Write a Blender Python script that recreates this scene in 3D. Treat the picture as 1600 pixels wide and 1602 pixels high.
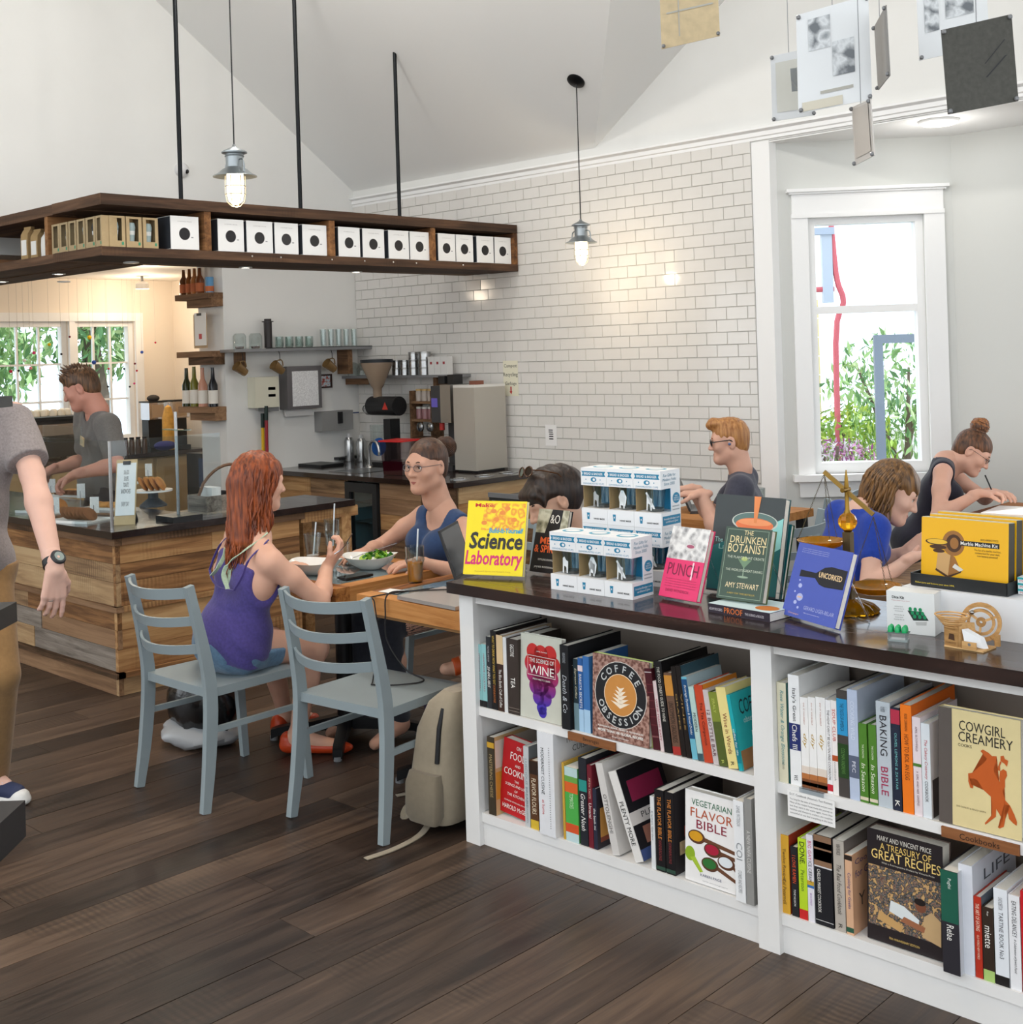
import bpy,bmesh,math,random
import numpy as np
from mathutils import Vector,Matrix,Euler,Quaternion
random.seed(7)
for _o in list(bpy.data.objects):bpy.data.objects.remove(_o)
SC=bpy.context.scene
COL=SC.collection
PI=math.pi
R=math.radians
FPX,CX,CY,ROLL,CAMH=1925.0,800.0,553.0,0.031,1.7
AL=R(46.1)
FW=Vector((-math.cos(AL),math.sin(AL),0));RT=Vector((math.sin(AL),math.cos(AL),0));DN=Vector((0,0,-1))
CAM=Vector((0,0,CAMH))
cam_d=bpy.data.cameras.new('camera');cam=bpy.data.objects.new('camera',cam_d);COL.objects.link(cam)
cam_d.sensor_fit='HORIZONTAL';cam_d.sensor_width=36.0
cam_d.lens=36.0*FPX/1600.0
cam_d.shift_x=(800-CX)/1600.0
cam_d.shift_y=-(801-CY)/1600.0
cam_d.clip_start=0.02;cam_d.clip_end=200
_c,_s=math.cos(ROLL),math.sin(ROLL)
ir=RT*_c+DN*_s
idn=DN*_c-RT*_s
mt=Matrix((ir,-idn,-FW)).transposed().to_4x4()
mt.translation=CAM
cam.matrix_world=mt
SC.camera=cam
w=bpy.data.worlds.new('world');SC.world=w;w.use_nodes=True
bgn=w.node_tree.nodes['Background'];bgn.inputs[0].default_value=(0.90,0.95,1.0,1);bgn.inputs[1].default_value=2.6
SC.view_settings.view_transform='Standard';SC.view_settings.look='None'
SC.view_settings.exposure=0.0;SC.view_settings.gamma=1.0;SC.view_settings.use_curve_mapping=False
sn=bpy.data.lights.new('sun','SUN');sn.energy=5.0;sn.angle=R(1.5);sn.color=(1,.96,.88)
so=bpy.data.objects.new('sun',sn);COL.objects.link(so);so.rotation_euler=Vector((-.22,-.62,-.75)).to_track_quat('-Z','Y').to_euler()
def area_light(name,loc,rot,sx,sy,power,col=(1,1,1)):
 d=bpy.data.lights.new(name,'AREA');d.shape='RECTANGLE';d.size=sx;d.size_y=sy;d.energy=power;d.color=col
 o=bpy.data.objects.new(name,d);COL.objects.link(o);o.location=loc;o.rotation_euler=rot
 return o
def point_light(name,loc,power,col=(1,.8,.55),r=.03):
 d=bpy.data.lights.new(name,'POINT');d.energy=power;d.color=col;d.shadow_soft_size=r
 o=bpy.data.objects.new(name,d);COL.objects.link(o);o.location=loc
 return o
def spot_light(name,loc,power,ang=100,col=(1,.85,.65),r=.03):
 d=bpy.data.lights.new(name,'SPOT');d.energy=power;d.color=col;d.shadow_soft_size=r;d.spot_size=R(ang);d.spot_blend=.6
 o=bpy.data.objects.new(name,d);COL.objects.link(o);o.location=loc
 return o
def ray(u,v):
 a=(u-CX)/FPX;b=(v-CY)/FPX
 return FW+ir*a+idn*b
def onz(u,v,z=0.0):
 d=ray(u,v);return CAM+d*((z-CAMH)/d.z)
def onx(u,v,x):
 d=ray(u,v);return CAM+d*(x/d.x)
def ony(u,v,y):
 d=ray(u,v);return CAM+d*(y/d.y)
def dep(u,v,D):return CAM+ray(u,v)*D
def proj(p):
 q=Vector(p)-CAM;D=q.dot(FW)
 return(CX+FPX*q.dot(ir)/D,CY+FPX*q.dot(idn)/D,D)
def x_at(u,y,z):
 """x of the point with this y and z that shows at pixel column u"""
 a=(u-CX)/FPX
 k=ir-FW*a
 return-(k.y*y+k.z*(z-CAMH))/k.x
def y_at(u,x,z):
 a=(u-CX)/FPX;k=ir-FW*a
 return-(k.x*x+k.z*(z-CAMH))/k.y
def z_at(v,x,y):
 b=(v-CY)/FPX;k=idn-FW*b
 return CAMH-(k.x*x+k.y*y)/k.z
def lin(c):
 if isinstance(c,str):
  c=c.lstrip('#');c=[int(c[i:i+2],16)for i in(0,2,4)]
 o=[]
 for v in c[:3]:
  v=v/255.0
  o.append(v/12.92 if v<=0.04045 else((v+0.055)/1.055)**2.4)
 return(o[0],o[1],o[2],1.0)
_MC={}
def M(col,rough=.5,metal=0.0,spec=.5,trans=0.0,ior=1.45,emit=0.0,alpha=1.0,noise=0.0,nscale=20.0,bump=0.0,bscale=60.0,coat=0.0,sheen=0.0,name=None,sss=0.0):
 key=(str(col),rough,metal,spec,trans,ior,emit,alpha,noise,nscale,bump,bscale,coat,sheen,sss)
 if key in _MC:return _MC[key]
 m=bpy.data.materials.new(name or 'mat');m.use_nodes=True
 nt=m.node_tree;b=nt.nodes['Principled BSDF']
 c=lin(col)
 b.inputs['Base Color'].default_value=c
 b.inputs['Roughness'].default_value=rough;b.inputs['Metallic'].default_value=metal
 b.inputs['Specular IOR Level'].default_value=spec;b.inputs['IOR'].default_value=ior
 b.inputs['Transmission Weight'].default_value=trans;b.inputs['Alpha'].default_value=alpha
 b.inputs['Coat Weight'].default_value=coat;b.inputs['Sheen Weight'].default_value=sheen
 if sss:
  b.inputs['Subsurface Weight'].default_value=sss;b.inputs['Subsurface Radius'].default_value=(.012,.005,.003);b.inputs['Subsurface Scale'].default_value=1.0
 if emit:
  b.inputs['Emission Color'].default_value=c;b.inputs['Emission Strength'].default_value=emit
 if noise or bump:
  tc=nt.nodes.new('ShaderNodeTexCoord')
  if noise:
   n=nt.nodes.new('ShaderNodeTexNoise');n.inputs['Scale'].default_value=nscale;n.inputs['Detail'].default_value=4
   nt.links.new(tc.outputs['Object'],n.inputs['Vector'])
   mr=nt.nodes.new('ShaderNodeMapRange');mr.inputs[1].default_value=.25;mr.inputs[2].default_value=.75
   mr.inputs[3].default_value=1-noise;mr.inputs[4].default_value=1+noise
   nt.links.new(n.outputs['Fac'],mr.inputs[0])
   hv=nt.nodes.new('ShaderNodeHueSaturation');hv.inputs['Color'].default_value=c
   nt.links.new(mr.outputs[0],hv.inputs['Value']);nt.links.new(hv.outputs[0],b.inputs['Base Color'])
  if bump:
   n2=nt.nodes.new('ShaderNodeTexNoise');n2 .inputs['Scale'].default_value=bscale;n2 .inputs['Detail'].default_value=3
   nt.links.new(tc.outputs['Object'],n2 .inputs['Vector'])
   bp=nt.nodes.new('ShaderNodeBump');bp.inputs['Strength'].default_value=bump;bp.inputs['Distance'].default_value=.004
   nt.links.new(n2 .outputs['Fac'],bp.inputs['Height']);nt.links.new(bp.outputs[0],b.inputs['Normal'])
 _MC[key]=m
 return m
def glass(col='#ffffff',rough=0.02,alpha=.12):
 """thin clear glass or acrylic: mostly see-through with reflections"""
 key=('glass',col,rough,alpha)
 if key in _MC:return _MC[key]
 m=bpy.data.materials.new('glass');m.use_nodes=True;nt=m.node_tree
 for n in list(nt.nodes):nt.nodes.remove(n)
 out=nt.nodes.new('ShaderNodeOutputMaterial');mix=nt.nodes.new('ShaderNodeMixShader')
 tr=nt.nodes.new('ShaderNodeBsdfTransparent');tr.inputs[0].default_value=lin(col)
 gl=nt.nodes.new('ShaderNodeBsdfGlossy');gl.inputs['Roughness'].default_value=rough
 lw=nt.nodes.new('ShaderNodeLayerWeight');lw.inputs['Blend'].default_value=.35
 mr=nt.nodes.new('ShaderNodeMapRange');mr.inputs[3].default_value=alpha*.12;mr.inputs[4].default_value=min(1,alpha*1.9)
 nt.links.new(lw.outputs['Facing'],mr.inputs[0]);nt.links.new(mr.outputs[0],mix.inputs[0])
 nt.links.new(tr.outputs[0],mix.inputs[1]);nt.links.new(gl.outputs[0],mix.inputs[2]);nt.links.new(mix.outputs[0],out.inputs[0])
 _MC[key]=m
 return m
def wood(name,cols,axis='X',scale=1.0,rough=.6,gloss=.3,grain=1.0,marks=0.0,var=.35,bumps=.25,coat=0.0):
 """grain along `axis` in object space, tone varied per object; cols = list of hex tones"""
 key=('wood',name)
 if key in _MC:return _MC[key]
 m=bpy.data.materials.new(name);m.use_nodes=True;nt=m.node_tree;L=nt.links.new
 b=nt.nodes['Principled BSDF'];b.inputs['Specular IOR Level'].default_value=gloss;b.inputs['Coat Weight'].default_value=coat
 tc=nt.nodes.new('ShaderNodeTexCoord');oi=nt.nodes.new('ShaderNodeObjectInfo')
 off=nt.nodes.new('ShaderNodeVectorMath');off.operation='MULTIPLY_ADD'
 rv=nt.nodes.new('ShaderNodeCombineXYZ');
 for i in range(3):L(oi.outputs['Random'],rv.inputs[i])
 off.inputs[1].default_value=(37.0,19.0,53.0);L(rv.outputs[0],off.inputs[0]);L(tc.outputs['Object'],off.inputs[2])
 mp=nt.nodes.new('ShaderNodeMapping');s={'X':(.6,9,9),'Y':(9,.6,9),'Z':(9,9,.6)}[axis]
 mp.inputs['Scale'].default_value=[q*scale for q in s];L(off.outputs[0],mp.inputs[0])
 n1=nt.nodes.new('ShaderNodeTexNoise');n1 .inputs['Scale'].default_value=3.0;n1 .inputs['Detail'].default_value=8;n1 .inputs['Roughness'].default_value=.65;n1 .inputs['Distortion'].default_value=.6
 L(mp.outputs[0],n1 .inputs['Vector'])
 n2=nt.nodes.new('ShaderNodeTexNoise');n2 .inputs['Scale'].default_value=1.3;n2 .inputs['Detail'].default_value=3
 L(off.outputs[0],n2 .inputs['Vector'])
 cr=nt.nodes.new('ShaderNodeValToRGB');els=cr.color_ramp.elements
 k=len(cols);els[0].position=.28;els[0].color=lin(cols[0]);els[1].position=.74;els[1].color=lin(cols[-1])
 for i in range(1,k-1):
  e=els.new(.28+.46*i/(k-1));e.color=lin(cols[i])
 add=nt.nodes.new('ShaderNodeMath');add.operation='MULTIPLY_ADD';add.inputs[1].default_value=var;L(oi.outputs['Random'],add.inputs[0])
 sub=nt.nodes.new('ShaderNodeMath');sub.operation='SUBTRACT';sub.inputs[1].default_value=var/2
 mixf=nt.nodes.new('ShaderNodeMath');mixf.operation='MULTIPLY_ADD';mixf.inputs[1].default_value=.3
 L(n2 .outputs['Fac'],mixf.inputs[0]);
 s2=nt.nodes.new('ShaderNodeMath');s2 .operation='MULTIPLY_ADD';s2 .inputs[1].default_value=.75*grain;s2 .inputs[2].default_value=.5-.375*grain-.15;L(n1 .outputs['Fac'],s2 .inputs[0])
 L(s2 .outputs[0],mixf.inputs[2]);L(mixf.outputs[0],add.inputs[2]);L(add.outputs[0],sub.inputs[0]);L(sub.outputs[0],cr.inputs[0])
 colout=cr.outputs[0]
 if marks:
  wv=nt.nodes.new('ShaderNodeTexWave');wv.bands_direction=axis;wv.inputs['Scale'].default_value=14;wv.inputs['Distortion'].default_value=3.0;wv.inputs['Detail'].default_value=2
  L(off.outputs[0],wv.inputs['Vector'])
  n3=nt.nodes.new('ShaderNodeTexNoise');n3 .inputs['Scale'].default_value=2.2;L(off.outputs[0],n3 .inputs['Vector'])
  th=nt.nodes.new('ShaderNodeMapRange');th.inputs[1].default_value=.55;th.inputs[2].default_value=.68;L(n3 .outputs['Fac'],th.inputs[0])
  mm=nt.nodes.new('ShaderNodeMath');mm.operation='MULTIPLY';L(th.outputs[0],mm.inputs[0]);L(wv.outputs['Fac'],mm.inputs[1])
  m3=nt.nodes.new('ShaderNodeMath');m3 .operation='MULTIPLY';m3 .inputs[1].default_value=marks;L(mm.outputs[0],m3 .inputs[0])
  mx=nt.nodes.new('ShaderNodeMix');mx.data_type='RGBA';L(m3 .outputs[0],mx.inputs['Factor']);L(colout,mx.inputs[6]);mx.inputs[7].default_value=tuple(q*.45 for q in lin(cols[0])[:3])+(1,)
  colout=mx.outputs[2]
 L(colout,b.inputs['Base Color'])
 rr=nt.nodes.new('ShaderNodeMapRange');rr.inputs[3].default_value=rough-.12;rr.inputs[4].default_value=rough+.12;L(n1 .outputs['Fac'],rr.inputs[0]);L(rr.outputs[0],b.inputs['Roughness'])
 bp=nt.nodes.new('ShaderNodeBump');bp.inputs['Strength'].default_value=bumps;bp.inputs['Distance'].default_value=.004;L(n1 .outputs['Fac'],bp.inputs['Height']);L(bp.outputs[0],b.inputs['Normal'])
 _MC[key]=m
 return m
class B:
 def __init__(s):s.bm=bmesh.new();s.mi=0
 def _tag(s,faces):
  for f in faces:f.material_index=s.mi
  return s
 def poly(s,pts):
  vs=[s.bm.verts.new(p)for p in pts];return s._tag([s.bm.faces.new(vs)])
 def hexa(s,p):
  """8 corners: 0-3 bottom ring, 4-7 top ring"""
  v=[s.bm.verts.new(q)for q in p]
  fs=[(3,2,1,0),(4,5,6,7),(0,1,5,4),(1,2,6,5),(2,3,7,6),(3,0,4,7)]
  return s._tag([s.bm.faces.new([v[i]for i in f])for f in fs])
 def mm(s,a,b,mat=None):
  x0,y0,z0=a;x1,y1,z1=b
  p=[(x0,y0,z0),(x1,y0,z0),(x1,y1,z0),(x0,y1,z0),(x0,y0,z1),(x1,y0,z1),(x1,y1,z1),(x0,y1,z1)]
  if mat is not None:p=[mat@Vector(q)for q in p]
  return s.hexa(p)
 def box(s,c,d,mat=None):
  return s.mm([c[i]-d[i]/2 for i in range(3)],[c[i]+d[i]/2 for i in range(3)],mat)
 def beam(s,p0,p1,wx,wz,up=(0,0,1)):
  p0=Vector(p0);p1=Vector(p1);d=(p1-p0).normalized();up=Vector(up)
  sd=d.cross(up)
  if sd.length<1e-4:sd=d.cross(Vector((1,0,0)))
  sd.normalize();u2=sd.cross(d).normalized()
  sd*=wx/2;u2*=wz/2
  return s.hexa([p0-sd-u2,p0+sd-u2,p0+sd+u2,p0-sd+u2,p1-sd-u2,p1+sd-u2,p1+sd+u2,p1-sd+u2])
 def prism(s,pts,h,mat=Matrix.Identity(4)):
  """2D polygon in XY extruded along Z by h (from 0), transformed"""
  n=len(pts)
  lo=[s.bm.verts.new(mat@Vector((p[0],p[1],0)))for p in pts];hi=[s.bm.verts.new(mat@Vector((p[0],p[1],h)))for p in pts]
  fs=[s.bm.faces.new(list(reversed(lo))),s.bm.faces.new(hi)]
  for i in range(n):fs.append(s.bm.faces.new([lo[i],lo[(i+1)%n],hi[(i+1)%n],hi[i]]))
  return s._tag(fs)
 def rings(s,rings,caps=True,closed=False):
  vs=[[s.bm.verts.new(p)for p in r]for r in rings];n=len(vs[0]);fs=[]
  m=len(vs)
  for i in range(m if closed else m-1):
   a=vs[i];b=vs[(i+1)%m]
   for j in range(n):fs.append(s.bm.faces.new([a[j],a[(j+1)%n],b[(j+1)%n],b[j]]))
  if caps and not closed:
   fs.append(s.bm.faces.new(list(reversed(vs[0]))));fs.append(s.bm.faces.new(vs[-1]))
  return s._tag(fs)
 def lathe(s,prof,c=(0,0,0),seg=24,mat=None,sx=1,sy=1,caps=True):
  """profile [(r,z)...] around z"""
  rs=[]
  for r,z in prof:
   r=max(r,1e-5)
   ring=[Vector((c[0]+sx*r*math.cos(2*PI*j/seg),c[1]+sy*r*math.sin(2*PI*j/seg),c[2]+z))for j in range(seg)]
   if mat is not None:ring=[mat@q for q in ring]
   rs.append(ring)
  return s.rings(rs,caps)
 def cyl(s,p0,p1,r0,r1=None,seg=16,caps=True):
  return s.tube([p0,p1],[r0,r0 if r1 is None else r1],seg,caps)
 def tube(s,path,r,seg=8,caps=True,closed=False,flat=1.0):
  path=[Vector(p)for p in path];n=len(path)
  if not isinstance(r,(list,tuple)):r=[r]*n
  t=[]
  for i in range(n):
   if closed:d=path[(i+1)%n]-path[i-1]
   else:d=path[min(i+1,n-1)]-path[max(i-1,0)]
   t.append(d.normalized()if d.length>1e-9 else Vector((0,0,1)))
  up=Vector((0,0,1))if abs(t[0].z)<.9 else Vector((1,0,0))
  nrm=t[0].cross(up).normalized();rs=[]
  for i in range(n):
   if i>0:
    q=t[i-1].rotation_difference(t[i]);nrm=(q@nrm).normalized()
   bn=t[i].cross(nrm).normalized()
   rs.append([path[i]+(nrm*math.cos(2*PI*j/seg)+bn*(math.sin(2*PI*j/seg)*flat))*r[i]for j in range(seg)])
  return s.rings(rs,caps,closed)
 def ball(s,c,r,su=16,sv=10,sc=(1,1,1),mat=None):
  pr=[(math.sin(PI*i/sv),-math.cos(PI*i/sv))for i in range(sv+1)]
  rs=[]
  for q,z in pr:
   q=max(q,1e-4)
   ring=[Vector((r*sc[0]*q*math.cos(2*PI*j/su),r*sc[1]*q*math.sin(2*PI*j/su),r*sc[2]*z))for j in range(su)]
   if mat is not None:ring=[mat@p for p in ring]
   rs.append([p+Vector(c)for p in ring])
  return s.rings(rs)
 def grid(s,nu,nv,fn,thick=0):
  vs=[[s.bm.verts.new(fn(i/nu,j/nv))for j in range(nv+1)]for i in range(nu+1)]
  fs=[]
  for i in range(nu):
   for j in range(nv):fs.append(s.bm.faces.new([vs[i][j],vs[i+1][j],vs[i+1][j+1],vs[i][j+1]]))
  return s._tag(fs)
 def bevel(s,w=.003,seg=1,ang=35):
  es=[e for e in s.bm.edges if len(e.link_faces)==2 and e.calc_face_angle(0)>R(ang)]
  if es:bmesh.ops.bevel(s.bm,geom=es,offset=w,segments=seg,affect='EDGES',profile=.5,clamp_overlap=True)
  return s
 def mesh(s,smooth=False,recalc=True,ang=None):
  if recalc:bmesh.ops.recalc_face_normals(s.bm,faces=s.bm.faces[:])
  me=bpy.data.meshes.new('m')
  if smooth:
   for f in s.bm.faces:f.smooth=True
   for e in s.bm.edges:
    if len(e.link_faces)==2 and e.calc_face_angle(0)>R(ang or 40):e.smooth=False
  s.bm.to_mesh(me);s.bm.free()
  return me
 def obj(s,name,mat,parent=None,smooth=False,loc=(0,0,0),rot=(0,0,0),ang=None,recalc=True):
  return mk(name,s.mesh(smooth,recalc,ang),mat,parent,loc,rot)
def mk(name,me,mat,parent=None,loc=(0,0,0),rot=(0,0,0)):
 if len(me.materials)==0:
  for q in(mat if isinstance(mat,(list,tuple))else[mat]):me.materials.append(q)
 me.name=name
 o=bpy.data.objects.new(name,me);COL.objects.link(o);o.location=loc;o.rotation_euler=rot
 if parent is not None:o.parent=parent
 return o
def tag(o,label=None,cat=None,group=None,kind=None):
 if label:o['label']=label
 if cat:o['category']=cat
 if group:o['group']=group
 if kind:o['kind']=kind
 return o
def thing(name,label,cat,loc=(0,0,0),rz=0.0,group=None,rot=None):
 o=bpy.data.objects.new(name,None);COL.objects.link(o);o.empty_display_size=.1
 o.location=loc;o.rotation_euler=rot if rot is not None else(0,0,rz)
 return tag(o,label,cat,group)
def copy_tree(o,parent=None):
 c=o.copy();COL.objects.link(c);c.parent=parent
 for ch in o.children:copy_tree(ch,c)
 return c
def bez(p0,p1,p2,p3,n=12):
 p0,p1,p2,p3=map(Vector,(p0,p1,p2,p3));out=[]
 for i in range(n+1):
  t=i/n;a=1-t
  out.append(p0*a**3+p1*3*a*a*t+p2*3*a*t*t+p3*t**3)
 return out
def spline(pts,n=6):
 """Catmull-Rom through pts"""
 P=[Vector(p)for p in pts];P=[P[0]*2-P[1]]+P+[P[-1]*2-P[-2]];out=[]
 for i in range(1,len(P)-2):
  for k in range(n):
   t=k/n
   out.append(.5*((2*P[i])+(-P[i-1]+P[i+1])*t+(2*P[i-1]-5*P[i]+4*P[i+1]-P[i+2])*t*t+(-P[i-1]+3*P[i]-3*P[i+1]+P[i+2])*t**3))
 out.append(P[-2]);return out
_TC={}
def text_mesh(s,bold=0.0,shear=0.0,sp=1.0,lh=1.0,align='CENTER'):
 key=(s,bold,shear,sp,lh,align)
 if key not in _TC:
  cu=bpy.data.curves.new('t','FONT');cu.body=s;cu.align_x=align;cu.align_y='CENTER';cu.size=1.0
  cu.offset=bold;cu.shear=shear;cu.space_character=sp;cu.space_line=lh;cu.resolution_u=2
  ob=bpy.data.objects.new('t',cu);me=bpy.data.meshes.new_from_object(ob)
  bpy.data.objects.remove(ob);bpy.data.curves.remove(cu)
  co=np.array([v.co[:]for v in me.vertices])if len(me.vertices)else np.zeros((1,3))
  lo,hi=co.min(0),co.max(0)
  _TC[key]=([tuple(v)for v in co],[tuple(p.vertices)for p in me.polygons],lo,hi)
  bpy.data.meshes.remove(me)
 return _TC[key]
def text(parent,s,mat4,mat,w=None,h=None,bold=0.0,shear=0.0,sp=1.0,lh=1.0,align='CENTER',name='lettering',label=None):
 vs,fs,lo,hi=text_mesh(s,bold,shear,sp,lh,align)
 W=hi[0]-lo[0];H=hi[1]-lo[1]
 if W<=0 or H<=0:return None
 if w and h:sx,sy=w/W,h/H
 elif w:sx=sy=w/W
 else:sx=sy=h/H
 c=(lo+hi)/2
 me=bpy.data.meshes.new(name)
 me.from_pydata([tuple(mat4@Vector(((v[0]-c[0])*sx,(v[1]-c[1])*sy,0)))for v in vs],[],fs)
 o=mk(name,me,mat,parent)
 if label:o['label']=label
 return o
def frame(o,x,y):
 """4x4 with origin o, local x / y axes (unit), z = x cross y"""
 x=Vector(x).normalized();y=Vector(y).normalized();z=x.cross(y).normalized()
 m=Matrix((x,y,z)).transposed().to_4x4();m.translation=Vector(o);return m
def TR(x,y,z):return Matrix.Translation((x,y,z))
def RX(a):return Matrix.Rotation(a,4,'X')
def RY(a):return Matrix.Rotation(a,4,'Y')
def RZ(a):return Matrix.Rotation(a,4,'Z')
#  THE SETTING
white=M('#e4e4e1',rough=.55,noise=.02,nscale=3,name='wall_paint')
white2=M('#d9d7d2',rough=.6,noise=.02,nscale=3,name='wall_paint_warm')
ceilm=M('#eeeeec',rough=.7,name='ceiling_paint')
trimw=M('#f2f2f1',rough=.35,name='trim_paint')
baym=M('#d3d4d0',rough=.6,name='bay_paint')
TY,BX,FXW=6.55,-8.09,-11.0
PITCH=.71
def st(o):o['kind']='structure';return o
fl=st(B().mm((-11.2,-3,-.06),(3,7.6,-.012)).obj('floor',M('#1d1815',rough=.9)))
fwood=wood('floor_boards',['#231a15','#392c24','#4b3b30','#614e3f'],'Y',1.0,rough=.42,gloss=.45,grain=1.1,marks=.55,var=.3,bumps=.35)
pw=.178
rr=random.Random(3)
xx=-8.4
while xx<1.2:
 yy=-.6-rr.random()*1.5
 while yy<7.2:
  ln=1.5+rr.random()*.9
  y0,y1=yy,min(yy+ln,7.3)
  c=Vector((xx,(y0+y1)/2,0));q=c-CAM
  if y1>-.4 and q.dot(FW)>.9 and abs(q.dot(RT))<q.dot(FW)*.62+1.2:
   L=y1-y0
   B().mm((-pw/2+.0012,-L/2+.0012,-.012),(pw/2-.0012,L/2-.0012,-rr.random()*.0012)).bevel(.0015).obj('floor_board',fwood,fl,loc=(xx,(y0+y1)/2,0))
  yy+=ln
 xx+=pw
wr=st(B().mm((-8.44,TY,0),(-4.186,6.75,2.955)).mm((-8.44,TY,2.955),(3.0,6.75,6.4)).obj('wall_right',white))
TW,TH,G=.1545,.0765,.0022
tilem=M('#dedbd6',rough=.1,spec=.6,noise=.012,nscale=2.0,name='white_tile')
grout=M('#bab7b1',rough=.9,name='grout')
B().mm((BX,TY-.004,.84),(-4.19,TY+.001,2.975)).obj('tile_grout',grout,wr)
def tile_b(b,x0,x1,z0,z1,r):
 t=.0075;e=.002
 y=TY-.0035;d=r.uniform(-.0006,.0006)
 p=[(x0,y,z0),(x1,y,z0),(x1,y,z1),(x0,y,z1),(x0+e,y-t+d,z0+e),(x1-e,y-t+d,z0+e),(x1-e,y-t-d,z1-e),(x0+e,y-t-d,z1-e)]
 b.hexa(p)
r=random.Random(11);tiles=[]
k=0;z=2.972
while z>.86:
 z0=z-TH
 x=-4.19-(TW+G)*(.35 if k%2 else .85)
 edges=[-4.19];
 while x>BX+.03:edges.append(x);x-=TW+G
 edges.append(BX+.004)
 for i in range(len(edges)-1):
  a,c=edges[i+1]+(0 if i+1==len(edges)-1 else G),edges[i]
  if c-a>.01:tiles.append((a,c,max(z0,.842),z))
 z=z0-G;k+=1
def tsize(t):
 if(t[0]+t[1])/2<-6.0 and(t[2]<1.7):return-1
 if-5.2>t[0]and t[3]<1.05:return-1
 q=Vector(((t[0]+t[1])/2,TY,(t[2]+t[3])/2))-CAM
 return(t[1]-t[0])/q.length
tiles.sort(key=lambda t:-tsize(t))
for t in tiles[:295]:
 b=B();cx_,cz_=(t[0]+t[1])/2,(t[2]+t[3])/2
 tile_b(b,t[0],t[1],t[2],t[3],r);b.obj('tile',tilem,wr)
b=B()
for t in tiles[295:]:tile_b(b,t[0],t[1],t[2],t[3],r)
o=b.obj('tile_field',tilem,wr);o['kind']='stuff'
prof=[(0,0),(-.012,0),(-.012,.018),(-.02,.024),(-.02,.05),(-.045,.062),(-.045,.075),(0,.075)]
b=B();rs=[]
for xq in(BX,3.0):rs.append([Vector((xq,TY+p[0],2.965+p[1]))for p in prof])
b.rings(rs).obj('trim_1',trimw)['kind']='structure'
wb=st(B().mm((-8.44,5.25,0),(BX,TY,6.4)).mm((-8.44,-3,2.46),(BX,5.25,6.4)).obj('wall_back',white))
def wall_with_holes(b,axis,c0,c1,a0,a1,z0,z1,holes):
 """box wall between planes c0..c1 on axis, spanning a0..a1 with rectangular holes (h0,h1,hz0,hz1)"""
 xs=sorted({a0,a1,*[h[0]for h in holes],*[h[1]for h in holes]})
 for i in range(len(xs)-1):
  s0,s1=xs[i],xs[i+1];m=(s0+s1)/2
  hs=sorted([(h[2],h[3])for h in holes if h[0]<m<h[1]]);z=z0
  for h in hs+[(z1,z1)]:
   if h[0]>z:
    if axis=='x':b.mm((c0,s0,z),(c1,s1,h[0]))
    else:b.mm((s0,c0,z),(s1,c1,h[0]))
   z=h[1]
 return b
warmw=M('#eadfd0',rough=.6,name='service_wall_paint')
WZ0,WZ1=.98,2.13
b=wall_with_holes(B(),'x',FXW-.16,FXW,1.0,6.6,0,2.62,[(3.66,4.66,WZ0,WZ1),(4.72,5.44,WZ0,WZ1),(5.5,6.12,WZ0,WZ1)])
st(b.obj('wall_far',warmw))
b=wall_with_holes(B(),'y',TY,6.72,FXW-.16,-8.44,0,2.62,[(-9.75,-8.85,.9,2.36)])
st(b.obj('wall_service',warmw))
st(B().mm((-11.16,.9,2.53),(-8.44,6.72,2.66)).obj('ceiling_service',M('#f0e8dd',rough=.7)))
st(B().mm((-11.2,.9,0),(-8.44,1.0,2.6)).obj('wall_left',warmw))
panem=glass('#f4fbff',.01,.06)
def small_window(n,y0,y1,cols,rows):
 t=thing('window_%d'%n,None,None,(FXW-.08,0,0));t['kind']='structure'
 f=B();s=.05
 f.mm((-.03,y0,WZ0),(.05,y0+s,WZ1)).mm((-.03,y1-s,WZ0),(.05,y1,WZ1)).mm((-.03,y0+s,WZ0),(.05,y1-s,WZ0+s)).mm((-.03,y0+s,WZ1-s),(.05,y1-s,WZ1))
 f.obj('window_frame',trimw,t)
 cw=(y1-y0-2*s)/cols;ch=(WZ1-WZ0-2*s)/rows
 for i in range(1,cols):B().mm((-.012,y0+s+i*cw-.009,WZ0+s),(.02,y0+s+i*cw+.009,WZ1-s)).obj('muntin',trimw,t)
 for j in range(1,rows):B().mm((-.010,y0+s,WZ0+s+j*ch-.009),(.018,y1-s,WZ0+s+j*ch+.009)).obj('muntin',trimw,t)
 for i in range(cols):
  for j in range(rows):
   B().mm((-.003,y0+s+i*cw+.009,WZ0+s+j*ch+.009),(.001,y0+s+(i+1)*cw-.009,WZ0+s+(j+1)*ch-.009)).obj('pane',panem,t)
small_window(1,3.66,4.66,3,3);small_window(2,4.72,5.44,3,3);small_window(3,5.5,6.12,3,3)
b=B()
b.mm((FXW,4.66,WZ0),(FXW+.03,4.72,WZ1)).mm((FXW,5.44,WZ0),(FXW+.03,5.5,WZ1)).mm((FXW,6.12,WZ0),(FXW+.03,6.2,WZ1)).mm((FXW,3.6,WZ1),(FXW+.035,6.2,WZ1+.08)).mm((FXW,3.6,WZ0-.07),(FXW+.1,6.22,WZ0))
b.bevel(.004).obj('trim_2',trimw)['kind']='structure'
t=thing('door_1',None,None,(0,0,0));t['kind']='structure'
dk=wood('dark_frame',['#2b201a','#463426','#6b4f35'],'Z',1.2,rough=.5)
x0,x1,z0,z1=-9.75,-8.85,.9,2.36
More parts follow.
